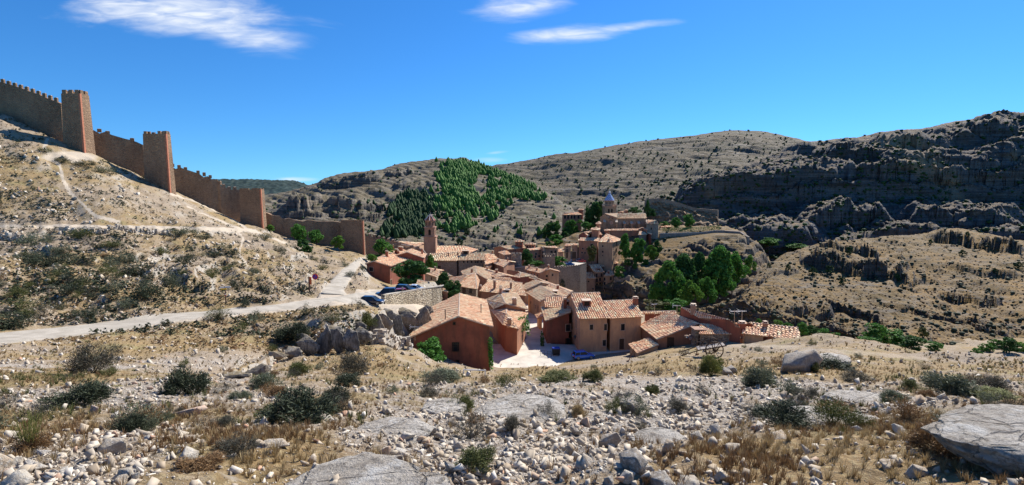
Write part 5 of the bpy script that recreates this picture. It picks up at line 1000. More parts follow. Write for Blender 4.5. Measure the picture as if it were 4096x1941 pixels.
ORD='first second third fourth fifth sixth seventh eighth ninth tenth eleventh twelfth thirteenth fourteenth fifteenth sixteenth seventeenth eighteenth nineteenth last'.split()
for i,(u,v,w_,h_,c) in enumerate(sorted(((3036,1290,24,26,'mid'),(3112,1298,40,28,'bright'),(3150,1308,36,30,'mid'),(3209,1316,46,46,'mid'),(3246,1326,44,44,'dark'),(3296,1338,60,40,'mid'),(3340,1352,50,36,'mid'),(3383,1368,50,30,'mid'),(3330,1366,60,26,'dark'),(3500,1330,80,60,'mid'),(3567,1352,110,60,'mid'),(3648,1374,90,50,'dark'),(3690,1328,36,34,'olive'),(3480,1370,90,36,'mid'),(3946,1400,50,44,'mid'),(3990,1388,60,50,'mid'),(4030,1378,70,50,'dark'),(4076,1405,70,60,'bright'),(3910,1412,40,34,'mid'),(3740,1386,60,30,'mid')))):
    T(u,v,w_,h_,128+(i%3)*3,'round',c,ORD[i]+' from the left of the riverside trees half hidden behind the crest','tree',.2,group='riverside trees behind the crest',n=1200,bz=None)
# hedges
def hedge(label,pts,w,h,col='dark'):
    W=[Q(*p) for p in pts]; c=W[0]; r=np.random.default_rng(5); P_=[]
    for a,b in zip(W[:-1],W[1:]):
        n=int((b-a).length*90); t=r.random(n); q=np.array(a)[None]*(1-t[:,None])+np.array(b)[None]*t[:,None]; q=q+np.stack([r.uniform(-.3,.3,n),r.uniform(-w/2,w/2,n),r.uniform(-h,0,n)],1); P_.append(q)
    q=np.concatenate(P_)-np.array(c); V,Fa=quads(q,len(q),.16,r); o=link('hedge',npmesh('hedge',V,Fa,M_lf[col]),None,c); tag(o,label,'hedge')
hedge('tall dark clipped hedge along the cathedral garden parapet',[(2650,912,270),(2720,910,271),(2800,908,272),(2880,900,272)],1.6,2.6)
o=hedge('vine climbing the street corner of the orange house',[(2072,1275,94),(2105,1262,97),(2118,1290,97)],1.6,2.8,'mid'); hedge('vine hanging on the right edge of the large red gabled house',[(1960,1345,79.2),(1963,1400,79.2),(1966,1450,79.2)],.5,1.6,'mid'); hedge('dark creeper on the corner of the dark red house by the alley',[(2168,1325,94.5),(2170,1370,94.5)],.5,1.6,'dark')
# ---------------- shrubs ----------------
def shrub_mesh(col,var,n=2600,tall=False):
    r=np.random.default_rng(var*77+n); K=26; th=r.random(K)*6.28; q=.42*np.sqrt(r.random(K)); z=(.30+.5*r.random(K))*(1-1.2*q*q*1.5); C=np.stack([q*np.cos(th),q*np.sin(th),z],1); k=r.integers(0,K,n)
    d=r.normal(size=(n,3)); d/=np.linalg.norm(d,axis=1)[:,None]; p=C[k]+d*(r.random(n)**.5*.17)[:,None]*np.array([1,1,1.15]); m=r.random(n)<.35; p[m]*=np.array([1,1,.55]); p[:,2]=np.maximum(p[:,2],.0)
    a=p-np.array([0,0,-.1]); a/=np.linalg.norm(a,axis=1)[:,None]+1e-6; a=a+r.normal(size=(n,3))*.55; a/=np.linalg.norm(a,axis=1)[:,None]; b=np.cross(a,r.normal(size=(n,3))); b/=np.linalg.norm(b,axis=1)[:,None]+1e-9
    L_=(.022+.03*r.random(n))[:,None]; w=L_*(.30 if col!='thorn' else .14); V=np.stack([p-b*w,p+b*w,p+a*L_*2],1); 
    # stems
    S=60; i=r.integers(0,K,S); e=C[i]+r.normal(size=(S,3))*.07; s=r.normal(size=(S,3))*np.array([.05,.05,0]); sd=np.cross(e-s,r.normal(size=(S,3))); sd/=np.linalg.norm(sd,axis=1)[:,None]; V2=np.stack([s-sd*.006,s+sd*.006,e],1)
    V=np.concatenate([V,V2]).reshape(-1,3); return npmesh('shrub',V,np.arange(len(V)).reshape(-1,3),M_lf[col])
SH={}
def shrub_at(p,w,h,col,label,var=None,group=None,n=2600,name='shrub',cat='shrub',lod=0):
    var=(int(abs(p[0]*37)+abs(p[1]*11))%3) if var is None else var; k=(col,var,n)
    if k not in SH: SH[k]=shrub_mesh(col,var,n)
    o=link(name,SH[k],None,(p[0],p[1],p[2]-.04*h)); o.scale=(w,w*.9,h*1.15); o.rotation_euler=(0,0,random.random()*6.28); return tag(o,label,cat,group)
def shrub(u,v,w,h,col,label,n=5200,**k):   # reduced-photo units (2576 wide), v = base
    p=G.hit(u*KD,v*KD); s=p.y/F*KD; return shrub_at(p,w*s,h*s*1.0,col,label,n=n,**k)
for a in ((240,940,125,86,'thorn','big bare grey thorn bush above the dark shrubs on the left'),(200,1022,155,62,'bushd','wide dark shrub at left, below the bare grey thorn bush'),(470,992,115,72,'bushd','round dark shrub on the rubble slope left of centre'),(755,1062,190,88,'bushd','largest dark shrub, sprawling above the brown grass left of centre'),(840,1015,80,50,'bushd','dark shrub adjoining the upper right of the largest shrub'),(330,1088,70,52,'bushd','small dark shrub with grey green neighbour on the left rubble'),(365,1088,60,40,'sage','pale sage plant beside the small dark shrub at left'),
 (890,945,105,70,'thorn','grey green thorn bush in front of the dark cliff band'),(735,852,92,46,'bushd','dark flattened juniper on top of the cliff band'),(922,826,58,46,'olive','yellow green bush hanging over the cliff above the garden wall'),(665,978,95,40,'sage','sage shrub below the pale ledge left of centre'),(752,942,70,34,'olive','olive bush at the foot of the pale ledge'),(875,968,80,32,'bushd','dark low shrub beneath the grey green thorn bush'),(1790,944,72,56,'broom','yellow green broom bush in front of the wooden cart'),
 (1912,976,112,58,'sage','sage coloured shrub on the stony slope below the cart'),(1968,1072,150,62,'bushd','dark spreading shrub among white rocks right of centre'),(2080,930,120,36,'bushd','green shrub at the foot of the dark boulder'),(2045,935,40,28,'olive','small olive bush in front of the dark boulder'),(2155,962,84,34,'thorn','brown grey shrub right of the dark boulder'),(2385,992,130,58,'sage','wide sage shrub on the right slope'),(2485,978,95,40,'thorn','dark grey shrub behind the wide sage shrub at right'),(1705,1032,70,34,'thorn','grey dead looking bush among rubble near the middle right'),
 (1455,1050,52,36,'tan','tuft of pale dry grass among white stones in the middle'),(1155,1032,84,40,'olive','olive shrub in front of the rounded limestone outcrop'),(605,1008,62,26,'sage','small sage plant between the two dark shrubs'),(1372,1012,52,26,'thorn','small grey bush on the pale rubble crest'),(2360,1140,130,84,'brown','large rusty brown dry bush against the limestone slab at right'),(1110,962,130,28,'sage','grey green low growth on the slope behind the outcrop'),(1400,960,110,26,'olive','olive grass clump at the crest before the village street'),(1490,955,60,30,'olive','green stalky weeds above the blue car slope'),
 (700,1000,70,28,'brown','reddish brown low bush beside the largest dark shrub'),(1290,1080,70,40,'thorn','grey brown weeds between white stones near the middle'),(590,1140,120,50,'thorn','faded grey bush in the brown grass at lower left'),(500,1180,120,40,'brown','brown dry weeds behind the white slab at lower left'),(1200,1180,120,60,'olive','yellow green grass tussock beside the grey rock at bottom'),(2290,975,50,22,'olive','small olive cushion on the right slope'),(1080,1000,60,30,'thorn','grey weeds by the left outcrop'),(560,1075,70,34,'thorn','dull grey weeds behind the reddish slab'),
 (2040,1000,50,26,'thorn','small purple grey bush on the white ledges'),(2010,1035,60,30,'thorn','purple grey cushion plant above the pale slab'),(2250,1010,70,30,'sage','pale sage cushion on the right rubble'),(2330,1000,46,24,'brown','little dry bush right of the pale sage cushion'),(1640,990,40,26,'olive','small olive plant on the grassy crest'),(2500,1000,120,20,'broom','strip of yellow flowering plants at the right edge'),(450,1040,30,18,'thorn','tiny grey plant on the left rubble')): shrub(*a)
# tall yellow stemmed plant at lower left
p=G.hit(75*KD,1135*KD); e=empty('broom_plant',p,'tall broom plant with bare yellow green stems at the lower left','plant'); r=random.Random(4); mb=MB(); s=p.y/F*KD
for i in range(70):
    a=r.random()*6.28; q=r.random()**.5; b=Vector((math.cos(a)*q*12*s,math.sin(a)*q*8*s,-.02)); t=Vector((math.cos(a)*q*52*s,math.sin(a)*q*30*s,(70+45*r.random())*s)); m_=b.lerp(t,.5)+Vector((r.uniform(-1,1)*4*s,0,3*s)); mb.tube(b,m_,.5*s,.42*s,4,0,False); mb.tube(m_,t,.42*s,.2*s,4,0,False)
    for k in range(4): c=b.lerp(t,.35+.6*r.random()); mb.tube(c,c+Vector((r.uniform(-1,1)*7*s,r.uniform(-1,1)*5*s,(4+8*r.random())*s)),.5*s,.2*s,3,0,False)
mb.build('stems',M_lf['broom'],e); q_=link('dry_base',SH.get(('brown',0,5200)) or shrub_mesh('brown',0,5200),e); q_.scale=(95*s,70*s,52*s)
# shrubs of the left hillside
def pxu(p): t=p[2]/p[1]; v=float(vof(t)); return (CU+p[0]/p[1]*F*(math.cos(PITCH)+(CV-v)/F*math.sin(PITCH)))/KD,v/KD
def hreg(u,v):
    a='just above the road' if v>770-.1*(u-200)*0 and v>735 else 'halfway up the rocky bank' if v>650 else 'below the terrace wall' if v>585 else 'on the bare upper hillside'
    b='at the left edge' if u<130 else 'left of the trail signpost' if u<400 else 'around the trail signpost' if u<640 else 'toward the no parking sign'
    return b+', '+a
def nreg(u,v):
    b='at the far left' if u<330 else 'left of the largest dark shrub' if u<640 else 'under the cliff band' if u<1000 else 'below the red gabled house' if u<1330 else 'below the blue car' if u<1640 else 'below the wooden cart' if u<1950 else 'below the dark boulder' if u<2260 else 'near the big right slab'
    a='high on the slope' if v<930 else 'on the stony shoulder' if v<1010 else 'in the middle foreground' if v<1110 else 'at the bottom edge'
    return b+', '+a
LHS=[(59,1190,100,40),(81,1310,150,54),(194,1062,150,50),(135,980,130,44),(315,955,100,36),(270,1178,100,40),(581,1195,150,60),(694,1150,84,56),(505,1235,84,40),(351,1268,120,38),(563,1098,140,46),(505,1048,84,36),(428,1098,74,36),(324,1140,70,36),(739,1058,72,36),(721,940,130,30),(847,1112,62,34),(946,1160,72,46),(982,1230,46,34),(240,1010,90,30),(640,1020,70,30),(860,1030,60,26),(930,1020,60,26),(1060,960,60,24),(450,990,80,28),(820,960,70,22),(1120,1010,50,26),(1010,1100,60,26),(1290,1080,40,22),(250,520+130,60,20),(330,665,90,22),(410,690,90,22),(180,610,60,18),(1400,1110,50,22)]
for i,(u,v,w_,h_) in enumerate(LHS):
    sz_='broad' if w_>=120 else 'middling' if w_>=70 else 'small'; lb='%s %s shrub %s'%(sz_,('olive green','dark','dark','sage green')[i%4] if i!=8 else 'sage green',hreg(u/KD,v/KD)); shrub(u/KD,v/KD,w_/KD*1.05,h_/KD*1.25,('olive','bushd','bushd','sage')[i%4] if i!=8 else 'sage',lb,n=1400,group=lb.replace('shrub','shrubs'))
r2=np.random.default_rng(21); cu=(G.u[:-1,:-1]+G.u[1:,1:])/2; cv=(G.v[:-1,:-1]+G.v[1:,1:])/2; cY=G.Y[:-1,:-1]; trc=trail[:-1,:-1]; scr=G.scr()*(cu>-60)*(cu<2640)*(cv<1240)*(trc<.2)
w=scr*(cY>50)*(cY<150)*(cu<920)*(cv>570)*sst(-.1,.4,fbm(G.X*.06,G.Y*.06,3,61))[:-1,:-1]
pts,_,_=G.sample(150,w,r2)
for i,p in enumerate(pts): s=.7+1.6*r2.random()**2; lb='%s bush %s'%(('dark','olive','sage','grey thorny')[i%4],hreg(*pxu(p))); shrub_at(p,s*1.4,s*.75,('bushd','olive','sage','thorn')[i%4],lb,n=700,group=lb.replace('bush','bushes'))
w=scr*(cY>5)*(cY<85)*(cY<200)*~((cu>960)&(cu<1700)&(cY>70))
pts,_,_=G.sample(110,w*sst(-.2,.3,fbm(G.X*.3,G.Y*.3,3,62))[:-1,:-1],r2)
for i,p in enumerate(pts): s=(.10+.18*r2.random())*(1+p[1]*.035); shrub_at(p,s*1.7,s,('thorn','olive','brown','thorn','sage')[i%5],'small %s bush %s'%(('grey thorny','olive','rusty brown','grey thorny','sage')[i%5],nreg(*pxu(p))),n=1400,group='small %s bushes %s'%(('grey thorny','olive','rusty brown','grey thorny','sage')[i%5],nreg(*pxu(p))))
# scrub too small and many to count on far slopes
def lump(seed,cone=0,sub=1,amp=.28):
    import bmesh
    bm=bmesh.new(); bmesh.ops.create_icosphere(bm,subdivisions=sub,radius=.5); V=np.array([v.co[:] for v in bm.verts]); Fa=np.array([[v.index for v in f.verts] for f in bm.faces]); bm.free(); r=np.random.default_rng(seed)
    V=V*(1+amp*r.normal(size=(len(V),1))); V[:,2]+=.45
    if cone: V[:,:2]*=(1.25-.95*np.clip(V[:,2:],0,1))
    return V,Fa
def scrub(name,label,sheet,N,w,size,col,seed,nl=26,flat=.7):
    r=np.random.default_rng(seed); P_,_,_=sheet.sample(N,w,r); q=crownpts(nl,6,r); V,Fa=quads(q,nl,.17,r) if sheet is G else lump(seed); s=size[0]+(size[1]-size[0])*r.random(N)**2.2; V,Fa=merge_instances(V,Fa,P_-np.array([0,0,.1]),np.stack([s,s,s*flat],1),r.random(N)*6.28); o=link(name,npmesh(name,V,Fa,M_lf[col])); return tag(o,label,kind='stuff')
def W(s): return s.scr()*(s.u[:-1,:-1]>-80)*(s.u[:-1,:-1]<2660)
scrub('hillside_scrub','low tussocks and scrub dotting the left hillside',G,5200,scr*(cY>46)*(cY<175)*(cu<925)*(.25+sst(-.3,.3,fbm(G.X*.08,G.Y*.08,3,63))[:-1,:-1]),(.3,1.3),'bushd',31,16,.6)
scrub('hillside_tussocks','dry yellow tussocks on the left hillside',G,4200,scr*(cY>40)*(cY<175)*(cu<925),(.25,.9),'brown',32,14,.5)
for s_,nm,N,sz,c_,sd in ((mid,'hill_scrub',2200,(.8,2.6),'pine',41),(mount,'mountain_scrub',5200,(1.2,4.6),'pine',42),(cliff,'cliff_scrub',3000,(1.0,3.6),'pine',43),(spur,'slope_scrub',2600,(.3,1.7),'bushd',44),(chill,'rock_scrub',700,(.4,1.8),'bushd',45)):
    wt=W(s_)*(.3+sst(-.3,.3,fbm(s_.X*.02,s_.Y*.02,3,sd))[:-1,:-1]); scrub(nm,'dark scattered scrub on the '+{'hill_scrub':'grey wooded hill','mountain_scrub':'far mountain','cliff_scrub':'dark rocky slope','slope_scrub':'grassy slope beyond the gorge','rock_scrub':'rock below the cathedral'}[nm],s_,N,wt,sz,c_,sd)
scrub('slope_tussocks','yellow brown tussocks on the grassy slope beyond the gorge',spur,9000,W(spur),(.3,1.1),'brown',47,12,.5)
# pine wood
def inpoly(u,v,pg):
    c=np.zeros(u.shape,bool); n=len(pg)
    for i in range(n):
        (x1,y1),(x2,y2)=pg[i],pg[(i+1)%n]; m=((y1>v)!=(y2>v))&(u<(x2-x1)*(v-y1)/(y2-y1+1e-9)+x1); c^=m
    return c
mu,mv=mid.u[:-1,:-1],mid.v[:-1,:-1]
A1=inpoly(mu,mv,[(1148,404),(1180,402),(1222,424),(1290,446),(1350,470),(1376,494),(1366,506),(1300,506),(1262,530),(1240,556),(1215,560),(1205,520),(1150,505),(1100,470),(1092,440),(1110,415)])&~inpoly(mu,mv,[(1205,440),(1235,440),(1225,470),(1240,500),(1195,500),(1190,470)])
A2=inpoly(mu,mv,[(985,520),(1010,490),(1060,488),(1090,510),(1112,540),(1100,580),(1040,600),(955,602),(965,560)]); A3=inpoly(mu,mv,[(1100,470),(1215,500),(1240,560),(1130,590),(1080,560)])
def wood(name,label,N,w,col,seed):
    r=np.random.default_rng(seed); P_,_,_=mid.sample(N,w,r); V,Fa=lump(seed,1,2,.16); s=1.5+2.6*r.random(N)**1.3; V,Fa=merge_instances(V,Fa,P_-np.array([0,0,.2]),np.stack([s*.95,s*.95,s*1.5],1),r.random(N)*6.28); tag(link(name,npmesh(name,V,Fa,M_lf[col])),label,kind='stuff')
jn=sst(-.3,.35,fbm(mid.X*.035,mid.Y*.035,4,64))[:-1,:-1]
wood('pine_wood','green pine plantation covering the flank of the middle hill',2300,W(mid)*(A1*(mv>409)*(.10+jn)+.006*(mu>1060)*(mu<1400)*(mv<600)),'pine2',51); wood('pine_wood','dark pine wood on the lower left of the middle hill',900,W(mid)*(A2*(.08+jn)+.008*(mu>930)*(mu<1150)*(mv>470)),'pine',52); wood('pine_wood','scattered pines between the two woods',420,W(mid)*A3*jn,'pine2',53)
r3=np.random.default_rng(77)
for s_,N,nm,lb,sz in ((mid,26,'juniper','dark juniper standing alone on the middle hill',(2.5,4.5)),(spur,14,'juniper','dark juniper on the grassy slope beyond the gorge',(1.6,3.2))):
    P_,_,_=s_.sample(N,W(s_)*((s_.v[:-1,:-1]>560) if s_ is mid else (s_.v[:-1,:-1]<720)),r3)
    for p in P_:
        u_=pxu(p)[0]; w_=('on the left flank' if u_<1000 else 'under the pine plantation' if u_<1200 else 'on the right flank') if s_ is mid else ('near the river grove' if u_<2050 else 'in the middle of the slope' if u_<2350 else 'toward the right edge')
        e=empty(nm,p,lb.replace('standing alone','alone')+' '+w_,'tree','junipers '+lb[13:]+' '+w_); s=sz[0]+(sz[1]-sz[0])*r3.random(); c_=link('crown',crown_mesh('round','pine',900,34,.055,int(p[0])%3),e); c_.scale=(s,s,s*1.1); mb=MB(); mb.tube((0,0,-.4),(0,0,s*.4),.15,.1,5); mb.build('trunk',M_bark,e)
# ---------------- rocks ----------------
def rockmat(name,cols):
    m,nt,b=mat(name); oi=nt.nodes.new('ShaderNodeObjectInfo'); x=mth(nt,'FRACT',mth(nt,'ADD',geo(nt,'Random Per Island'),oi.outputs['Random'])); r=nt.nodes.new('ShaderNodeValToRGB'); nt.links.new(x,r.inputs[0]); e=r.color_ramp.elements
    for i,(p,c) in enumerate(cols): k=e[i] if i<2 else e.new(p); k.position=p; k.color=(*c,1)
    o=mixc(nt,rng_(nt,noi(nt,9,6,.7),.42,.62),r.outputs[0],(.33,.28,.22)); o=mixc(nt,mth(nt,'MULTIPLY',rng_(nt,noi(nt,2.2,4,.6),.52,.68),.8),o,(.47,.35,.23)); o=mixc(nt,rng_(nt,noi(nt,40,4,.7),.5,.7),o,(.52,.49,.44)); nt.links.new(o,b.inputs['Base Color']); bump(nt,b,mth(nt,'ADD',noi(nt,30,6,.75),noi(nt,7,4,.6)),.8,.03); return m
M_rock=rockmat('limestone',[(0,(.57,.51,.42)),(.35,(.44,.37,.28)),(.6,(.63,.58,.50)),(.82,(.40,.31,.22)),(1,(.50,.43,.33))]); M_rockr=rockmat('reddish limestone',[(0,(.55,.36,.26)),(1,(.50,.33,.23))]); M_rockd=rockmat('dark limestone',[(0,(.24,.20,.165)),(1,(.19,.165,.14))])
def bedrock():
    m,nt,b=mat('bedrock'); c=mixc(nt,rng_(nt,noi(nt,1.2,6,.7),.4,.62),(.56,.51,.44),(.38,.33,.27)); c=mixc(nt,rng_(nt,noi(nt,14,5,.75),.48,.62),c,(.24,.205,.165)); c=mixc(nt,rng_(nt,noi(nt,5,5,.7),.56,.66),c,(.56,.53,.48))
    e=nt.nodes.new('ShaderNodeTexVoronoi'); e.feature='DISTANCE_TO_EDGE'; e.inputs['Scale'].default_value=1.7; mp=vscale(nt,(1,2.2,2)); nt.links.new(mp,e.inputs['Vector']); k=rng_(nt,mth(nt,'ADD',e.outputs[0],mth(nt,'MULTIPLY',noi(nt,9,4,.7),.16)),.10,.085); c=mixc(nt,mth(nt,'MULTIPLY',k,.6),c,(.16,.135,.11)); nt.links.new(c,b.inputs['Base Color']); bump(nt,b,mth(nt,'SUBTRACT',mth(nt,'ADD',noi(nt,20,6,.75),noi(nt,3.5,5,.7)),k),1,.06); return m
M_bedrock=bedrock()
M_rubble=island('rubble',[(0,(.56,.49,.39)),(.2,(.38,.31,.225)),(.4,(.66,.60,.51)),(.55,(.45,.36,.26)),(.7,(.30,.235,.165)),(.85,(.58,.51,.41)),(.95,(.40,.31,.22)),(1,(.47,.26,.16))],noise=(12,(.36,.31,.25),.5))
import bmesh
def ico(sub):
    bm=bmesh.new(); bmesh.ops.create_icosphere(bm,subdivisions=sub,radius=1); V=np.array([v.co[:] for v in bm.verts]); Fa=np.array([[v.index for v in f.verts] for f in bm.faces]); bm.free(); return V,Fa
def rockshape(sub,seed,cuts=9,flat=.6,rough=.05,dmin=.45):
    r=np.random.default_rng(seed); V,Fa=ico(sub); V=V.copy()
    for i in range(cuts+4):
        n=r.normal(size=3)*np.array([1,1,1.25]); n/=np.linalg.norm(n); d=dmin-.1+.4*r.random(); k=V@n-d; V-=np.maximum(k,0)[:,None]*n[None]
    V+=r.normal(size=V.shape)*rough*.5; V+=rough*np.stack([fbm(V[:,(i+1)%3]*2+i,V[:,(i+2)%3]*2,3,seed+i) for i in range(3)],1); V[:,0]*=.8+.5*r.random(); V[:,2]*=flat; V/=np.abs(V[:,:2]).max()*2; return V,Fa
def hull(seed,n=10,flat=.6):
    r=np.random.default_rng(seed); p=r.normal(size=(n,3)); p/=np.linalg.norm(p,axis=1)[:,None]; p*=.8+.3*r.random((n,1)); q=(.45+.55*r.random()); p*=np.array([.55,.55*q,.5*flat*(.6+.9*r.random())]); a=r.random()*1.2-.6; p=np.stack([p[:,0]*math.cos(a)-p[:,2]*math.sin(a),p[:,1],p[:,0]*math.sin(a)+p[:,2]*math.cos(a)],1); bm=bmesh.new(); [bm.verts.new(q) for q in p]
    o=bmesh.ops.convex_hull(bm,input=bm.verts); bmesh.ops.delete(bm,geom=list({g for g in o['geom_interior']+o['geom_unused'] if isinstance(g,bmesh.types.BMVert)}),context='VERTS'); bmesh.ops.triangulate(bm,faces=bm.faces[:]); bm.verts.index_update(); bmesh.ops.recalc_face_normals(bm,faces=bm.faces[:]); V=np.array([v.co[:] for v in bm.verts]); Fa=np.array([[v.index for v in f.verts] for f in bm.faces]); bm.free(); return V,Fa
def refine(V,Fa,cuts,amp,seed,lo=3.):
    bm=bmesh.new(); vs=[bm.verts.new(v) for v in V]; [bm.faces.new([vs[i] for i in f]) for f in Fa]; bmesh.ops.subdivide_edges(bm,edges=bm.edges[:],cuts=cuts,use_grid_fill=True); bmesh.ops.triangulate(bm,faces=bm.faces[:]); bm.verts.index_update()
    V=np.array([v.co[:] for v in bm.verts]); Fa=np.array([[v.index for v in f.verts] for f in bm.faces]); bm.free()
    N=V/np.linalg.norm(V,axis=1)[:,None]; n=ridged(V[:,0]*lo+V[:,2]*2+seed,V[:,1]*lo-V[:,2]*3,5,seed)+.7*fbm(V[:,0]*lo*3+9,V[:,1]*lo*3+V[:,2]*lo*4,4,seed+3); lay=np.floor((V[:,2]+.1*V[:,0])*14+fbm(V[:,0]*2,V[:,1]*2,2,seed))%2-.5
    V=V+N*(n*amp)[:,None]+N*np.array([1,1,0])*(lay*amp*.7)[:,None]; return V,Fa
def hullrock(s,n,flat): V,Fa=hull(s,n,flat); return refine(V,Fa,4,.012,s)
def slabrock(s):
    r=np.random.default_rng(s); P_=[]
    for z,q in ((.16,.86),(.13,.97),(.02,1.0),(-.10,.80),(-.2,.7)):
        for i in range(13): a=i*.4833+r.random()*.3; k=q*(.42+.10*r.random()); P_.append((k*math.cos(a),k*math.sin(a),z+.02*r.random()+.05*math.cos(a)*.5))
    bm=bmesh.new(); [bm.verts.new(q) for q in P_]; o=bmesh.ops.convex_hull(bm,input=bm.verts); bmesh.ops.delete(bm,geom=list({g for g in o['geom_interior']+o['geom_unused'] if isinstance(g,bmesh.types.BMVert)}),context='VERTS'); bmesh.ops.triangulate(bm,faces=bm.faces[:]); bm.verts.index_update(); V=np.array([v.co[:] for v in bm.verts]); Fa=np.array([[v.index for v in f.verts] for f in bm.faces]); bm.free()
    return refine(V,Fa,8,.026,s,3.)
RK=[npmesh('rock',*hullrock(s,10,.6+.3*(s%3)/2),M_rock) for s in range(1,11)]
RKr=[npmesh('rock',*hullrock(s,10,.6),M_rockr) for s in (31,32)]; RKd=[npmesh('rock',*hullrock(s,13,.8),M_rockd) for s in (41,42,43)]; RKs=[npmesh('slab',*slabrock(s),M_bedrock) for s in (51,52,53,54,55)]
def rock(u,v,w,h,label,set_=RK,i=0,group=None,dep=.9,rz=None,name='rock',sink=.25,cat='rock'):
    p=G.hit(u*KD,v*KD); s=p.y/F*KD; me=set_[i%len(set_)]; o=link(name,me,None,p); zz=max(abs(x.co.z) for x in me.vertices)*2 if 0 else None
    o.scale=(w*s,w*s*dep,h*s*1.15/ (HT[me.name])); o.location.z+=h*s*(.5-sink); o.rotation_euler=(0,0,(rz if rz is not None else (u*.7)%.8-.4)); return tag(o,label,cat,group)
HT={}
for me in RK+RKr+RKd+RKs:
    z=[v.co.z for v in me.vertices]; HT[me.name]=max(z)-min(z)
rock(2010,932,125,72,'big dark limestone boulder with flat pale top on the crest at right',RKd,0,sink=.2); rock(2095,915,90,26,'pale ledge of rock behind the big dark boulder',RKs,1)
rock(2600,1165,540,92,'huge pale limestone slab overhanging deep shade at the right edge',RKs,1,sink=-.12,dep=.62,rz=.12,name='boulder',cat='boulder')
rock(1315,1040,260,50,'broad rounded limestone outcrop in the centre foreground',RKs,1,sink=.72,dep=.9,rz=.1,name='outcrop',cat='outcrop'); rock(1118,1036,125,40,'grey rounded outcrop left of the broad central one',RKs,2,sink=.5,name='outcrop',cat='outcrop'); rock(985,1090,210,34,'low pale outcrop with stones lying along it, left of centre',RKs,3,sink=.72,name='outcrop',cat='outcrop')
rock(880,1225,380,50,'large flat grey slab at the bottom left of centre',RKs,4,sink=.74,name='outcrop',cat='outcrop'); rock(1060,1240,180,40,'bright white slab at the bottom edge',RKs,1,sink=.5,name='outcrop',cat='outcrop'); rock(1660,1110,150,30,'smooth tan bedrock patch beside the brown boulder',RKs,1,sink=.6,name='outcrop',cat='outcrop')
rock(2080,1062,290,40,'long pale bedrock slab right of the dark spreading shrub',RKs,2,sink=.55,dep=.5,rz=-.2,name='outcrop',cat='outcrop'); rock(2160,1010,180,30,'bedded pale ledge on the right slope',RKs,0,sink=.5,dep=.5,rz=-.15,name='outcrop',cat='outcrop')
for k,a in enumerate(((290,1140,72,40,'white flat topped rock with dark shaded base at lower left'),(475,1045,84,34,'reddish limestone slab at left','r'),(238,1040,42,26,'rounded pinkish stone near the left shrub','r'),(800,1062,84,34,'pale sloping rock below the largest dark shrub'),(480,1108,62,26,'brown wedge of rock in the lower left grass'),(690,1125,110,22,'long pale slab lying in the lower left grass'),(1432,988,24,20,'single rounded stone on the central crest'),
 (1582,1034,64,44,'dark jagged rock on the rubble right of centre','d'),(1450,1094,42,28,'brown angular block right of centre','d'),(1256,1068,40,22,'flat white rock near the picture centre'),(1086,1094,36,24,'white block beside the low pale outcrop'),(962,1146,46,36,'tilted pinkish angular rock with shadow, lower centre','r'),(1002,1145,42,24,'brown block right of the tilted pinkish rock'),(1153,1135,32,30,'standing white wedge in lower centre'),(1086,1138,28,24,'grey pyramid shaped stone in lower centre'),
 (1532,1122,66,54,'brown split boulder casting a dark shadow, lower right of centre','d'),(1588,1180,78,66,'dark brown boulder near the bottom right of centre','d'),(1137,1188,52,40,'grey pointed rock at the bottom centre','d'),(1305,1172,36,26,'broken white stones with a brick fragment at bottom centre'),(1655,1225,76,50,'grey tilted rock at the bottom edge','d'),(1848,1140,54,26,'white lilac rock in the brown grass'),(2056,1202,38,30,'white stone in the lower right grass'),(2305,1196,62,34,'brown and white rock pair at lower right'),
 (2040,1172,32,20,'tan flat stone at lower right'),(1746,1218,110,30,'layered grey slab at the bottom edge right of centre'),(1865,1068,30,20,'white stone left of the dark spreading shrub'),(2150,1070,60,26,'pale block on the ledge at right'),(1960,1070+30,70,18,'low pale rock under the dark spreading shrub'),(1840,938,30,24,'dark rock beside the broom bush','d'),(1830,945,60,30,'dark jagged ledge by the cart','d'),(2240,1175,60,18,'flat stone half buried at lower right'),(310,1215,50,24,'white stone at the bottom left'),(75,1180,44,30,'cream rock at the left edge'),(200,1190,40,22,'pale oblong stone at lower left'),(800,1180,42,26,'white boulder in the bottom grass'),
 (975,1165,44,20,'orange brown stone in the grass at lower left','r'),(1228,1000,22,16,'small block on the broad outcrop'))):
    rock(a[0],a[1],a[2],a[3],a[4],{'r':RKr,'d':RKd}.get(a[5] if len(a)>5 else '',RK),k)
gm=grav[:-1,:-1]; base_w=scr*(cY<45)
pts,rr,cc=G.sample(235,base_w*(cY<26)*(gm+.15)*sst(-.1,.4,fbm(G.X*.8,G.Y*.8,3,66))[:-1,:-1],r3)
for i,p in enumerate(pts):
    s=(.045+.10*r3.random()**2)*(1+p[1]*.06); me=RK[i%len(RK)] if i%17 else RKr[0]; o=link('rock',me,None,p+np.array([0,0,s*.12])); o.scale=(s,s*(.6+.4*r3.random()),s*(.8+.5*r3.random())); o.rotation_euler=(r3.normal()*.25,r3.normal()*.25,r3.random()*6.28)
    lb='%s %s rock %s'%('fist sized' if s<.09*(1+p[1]*.06) else 'large loose','flat' if i%2 else 'blocky',nreg(*pxu(p))); tag(o,lb,'rock',lb.replace('rock','rocks'))
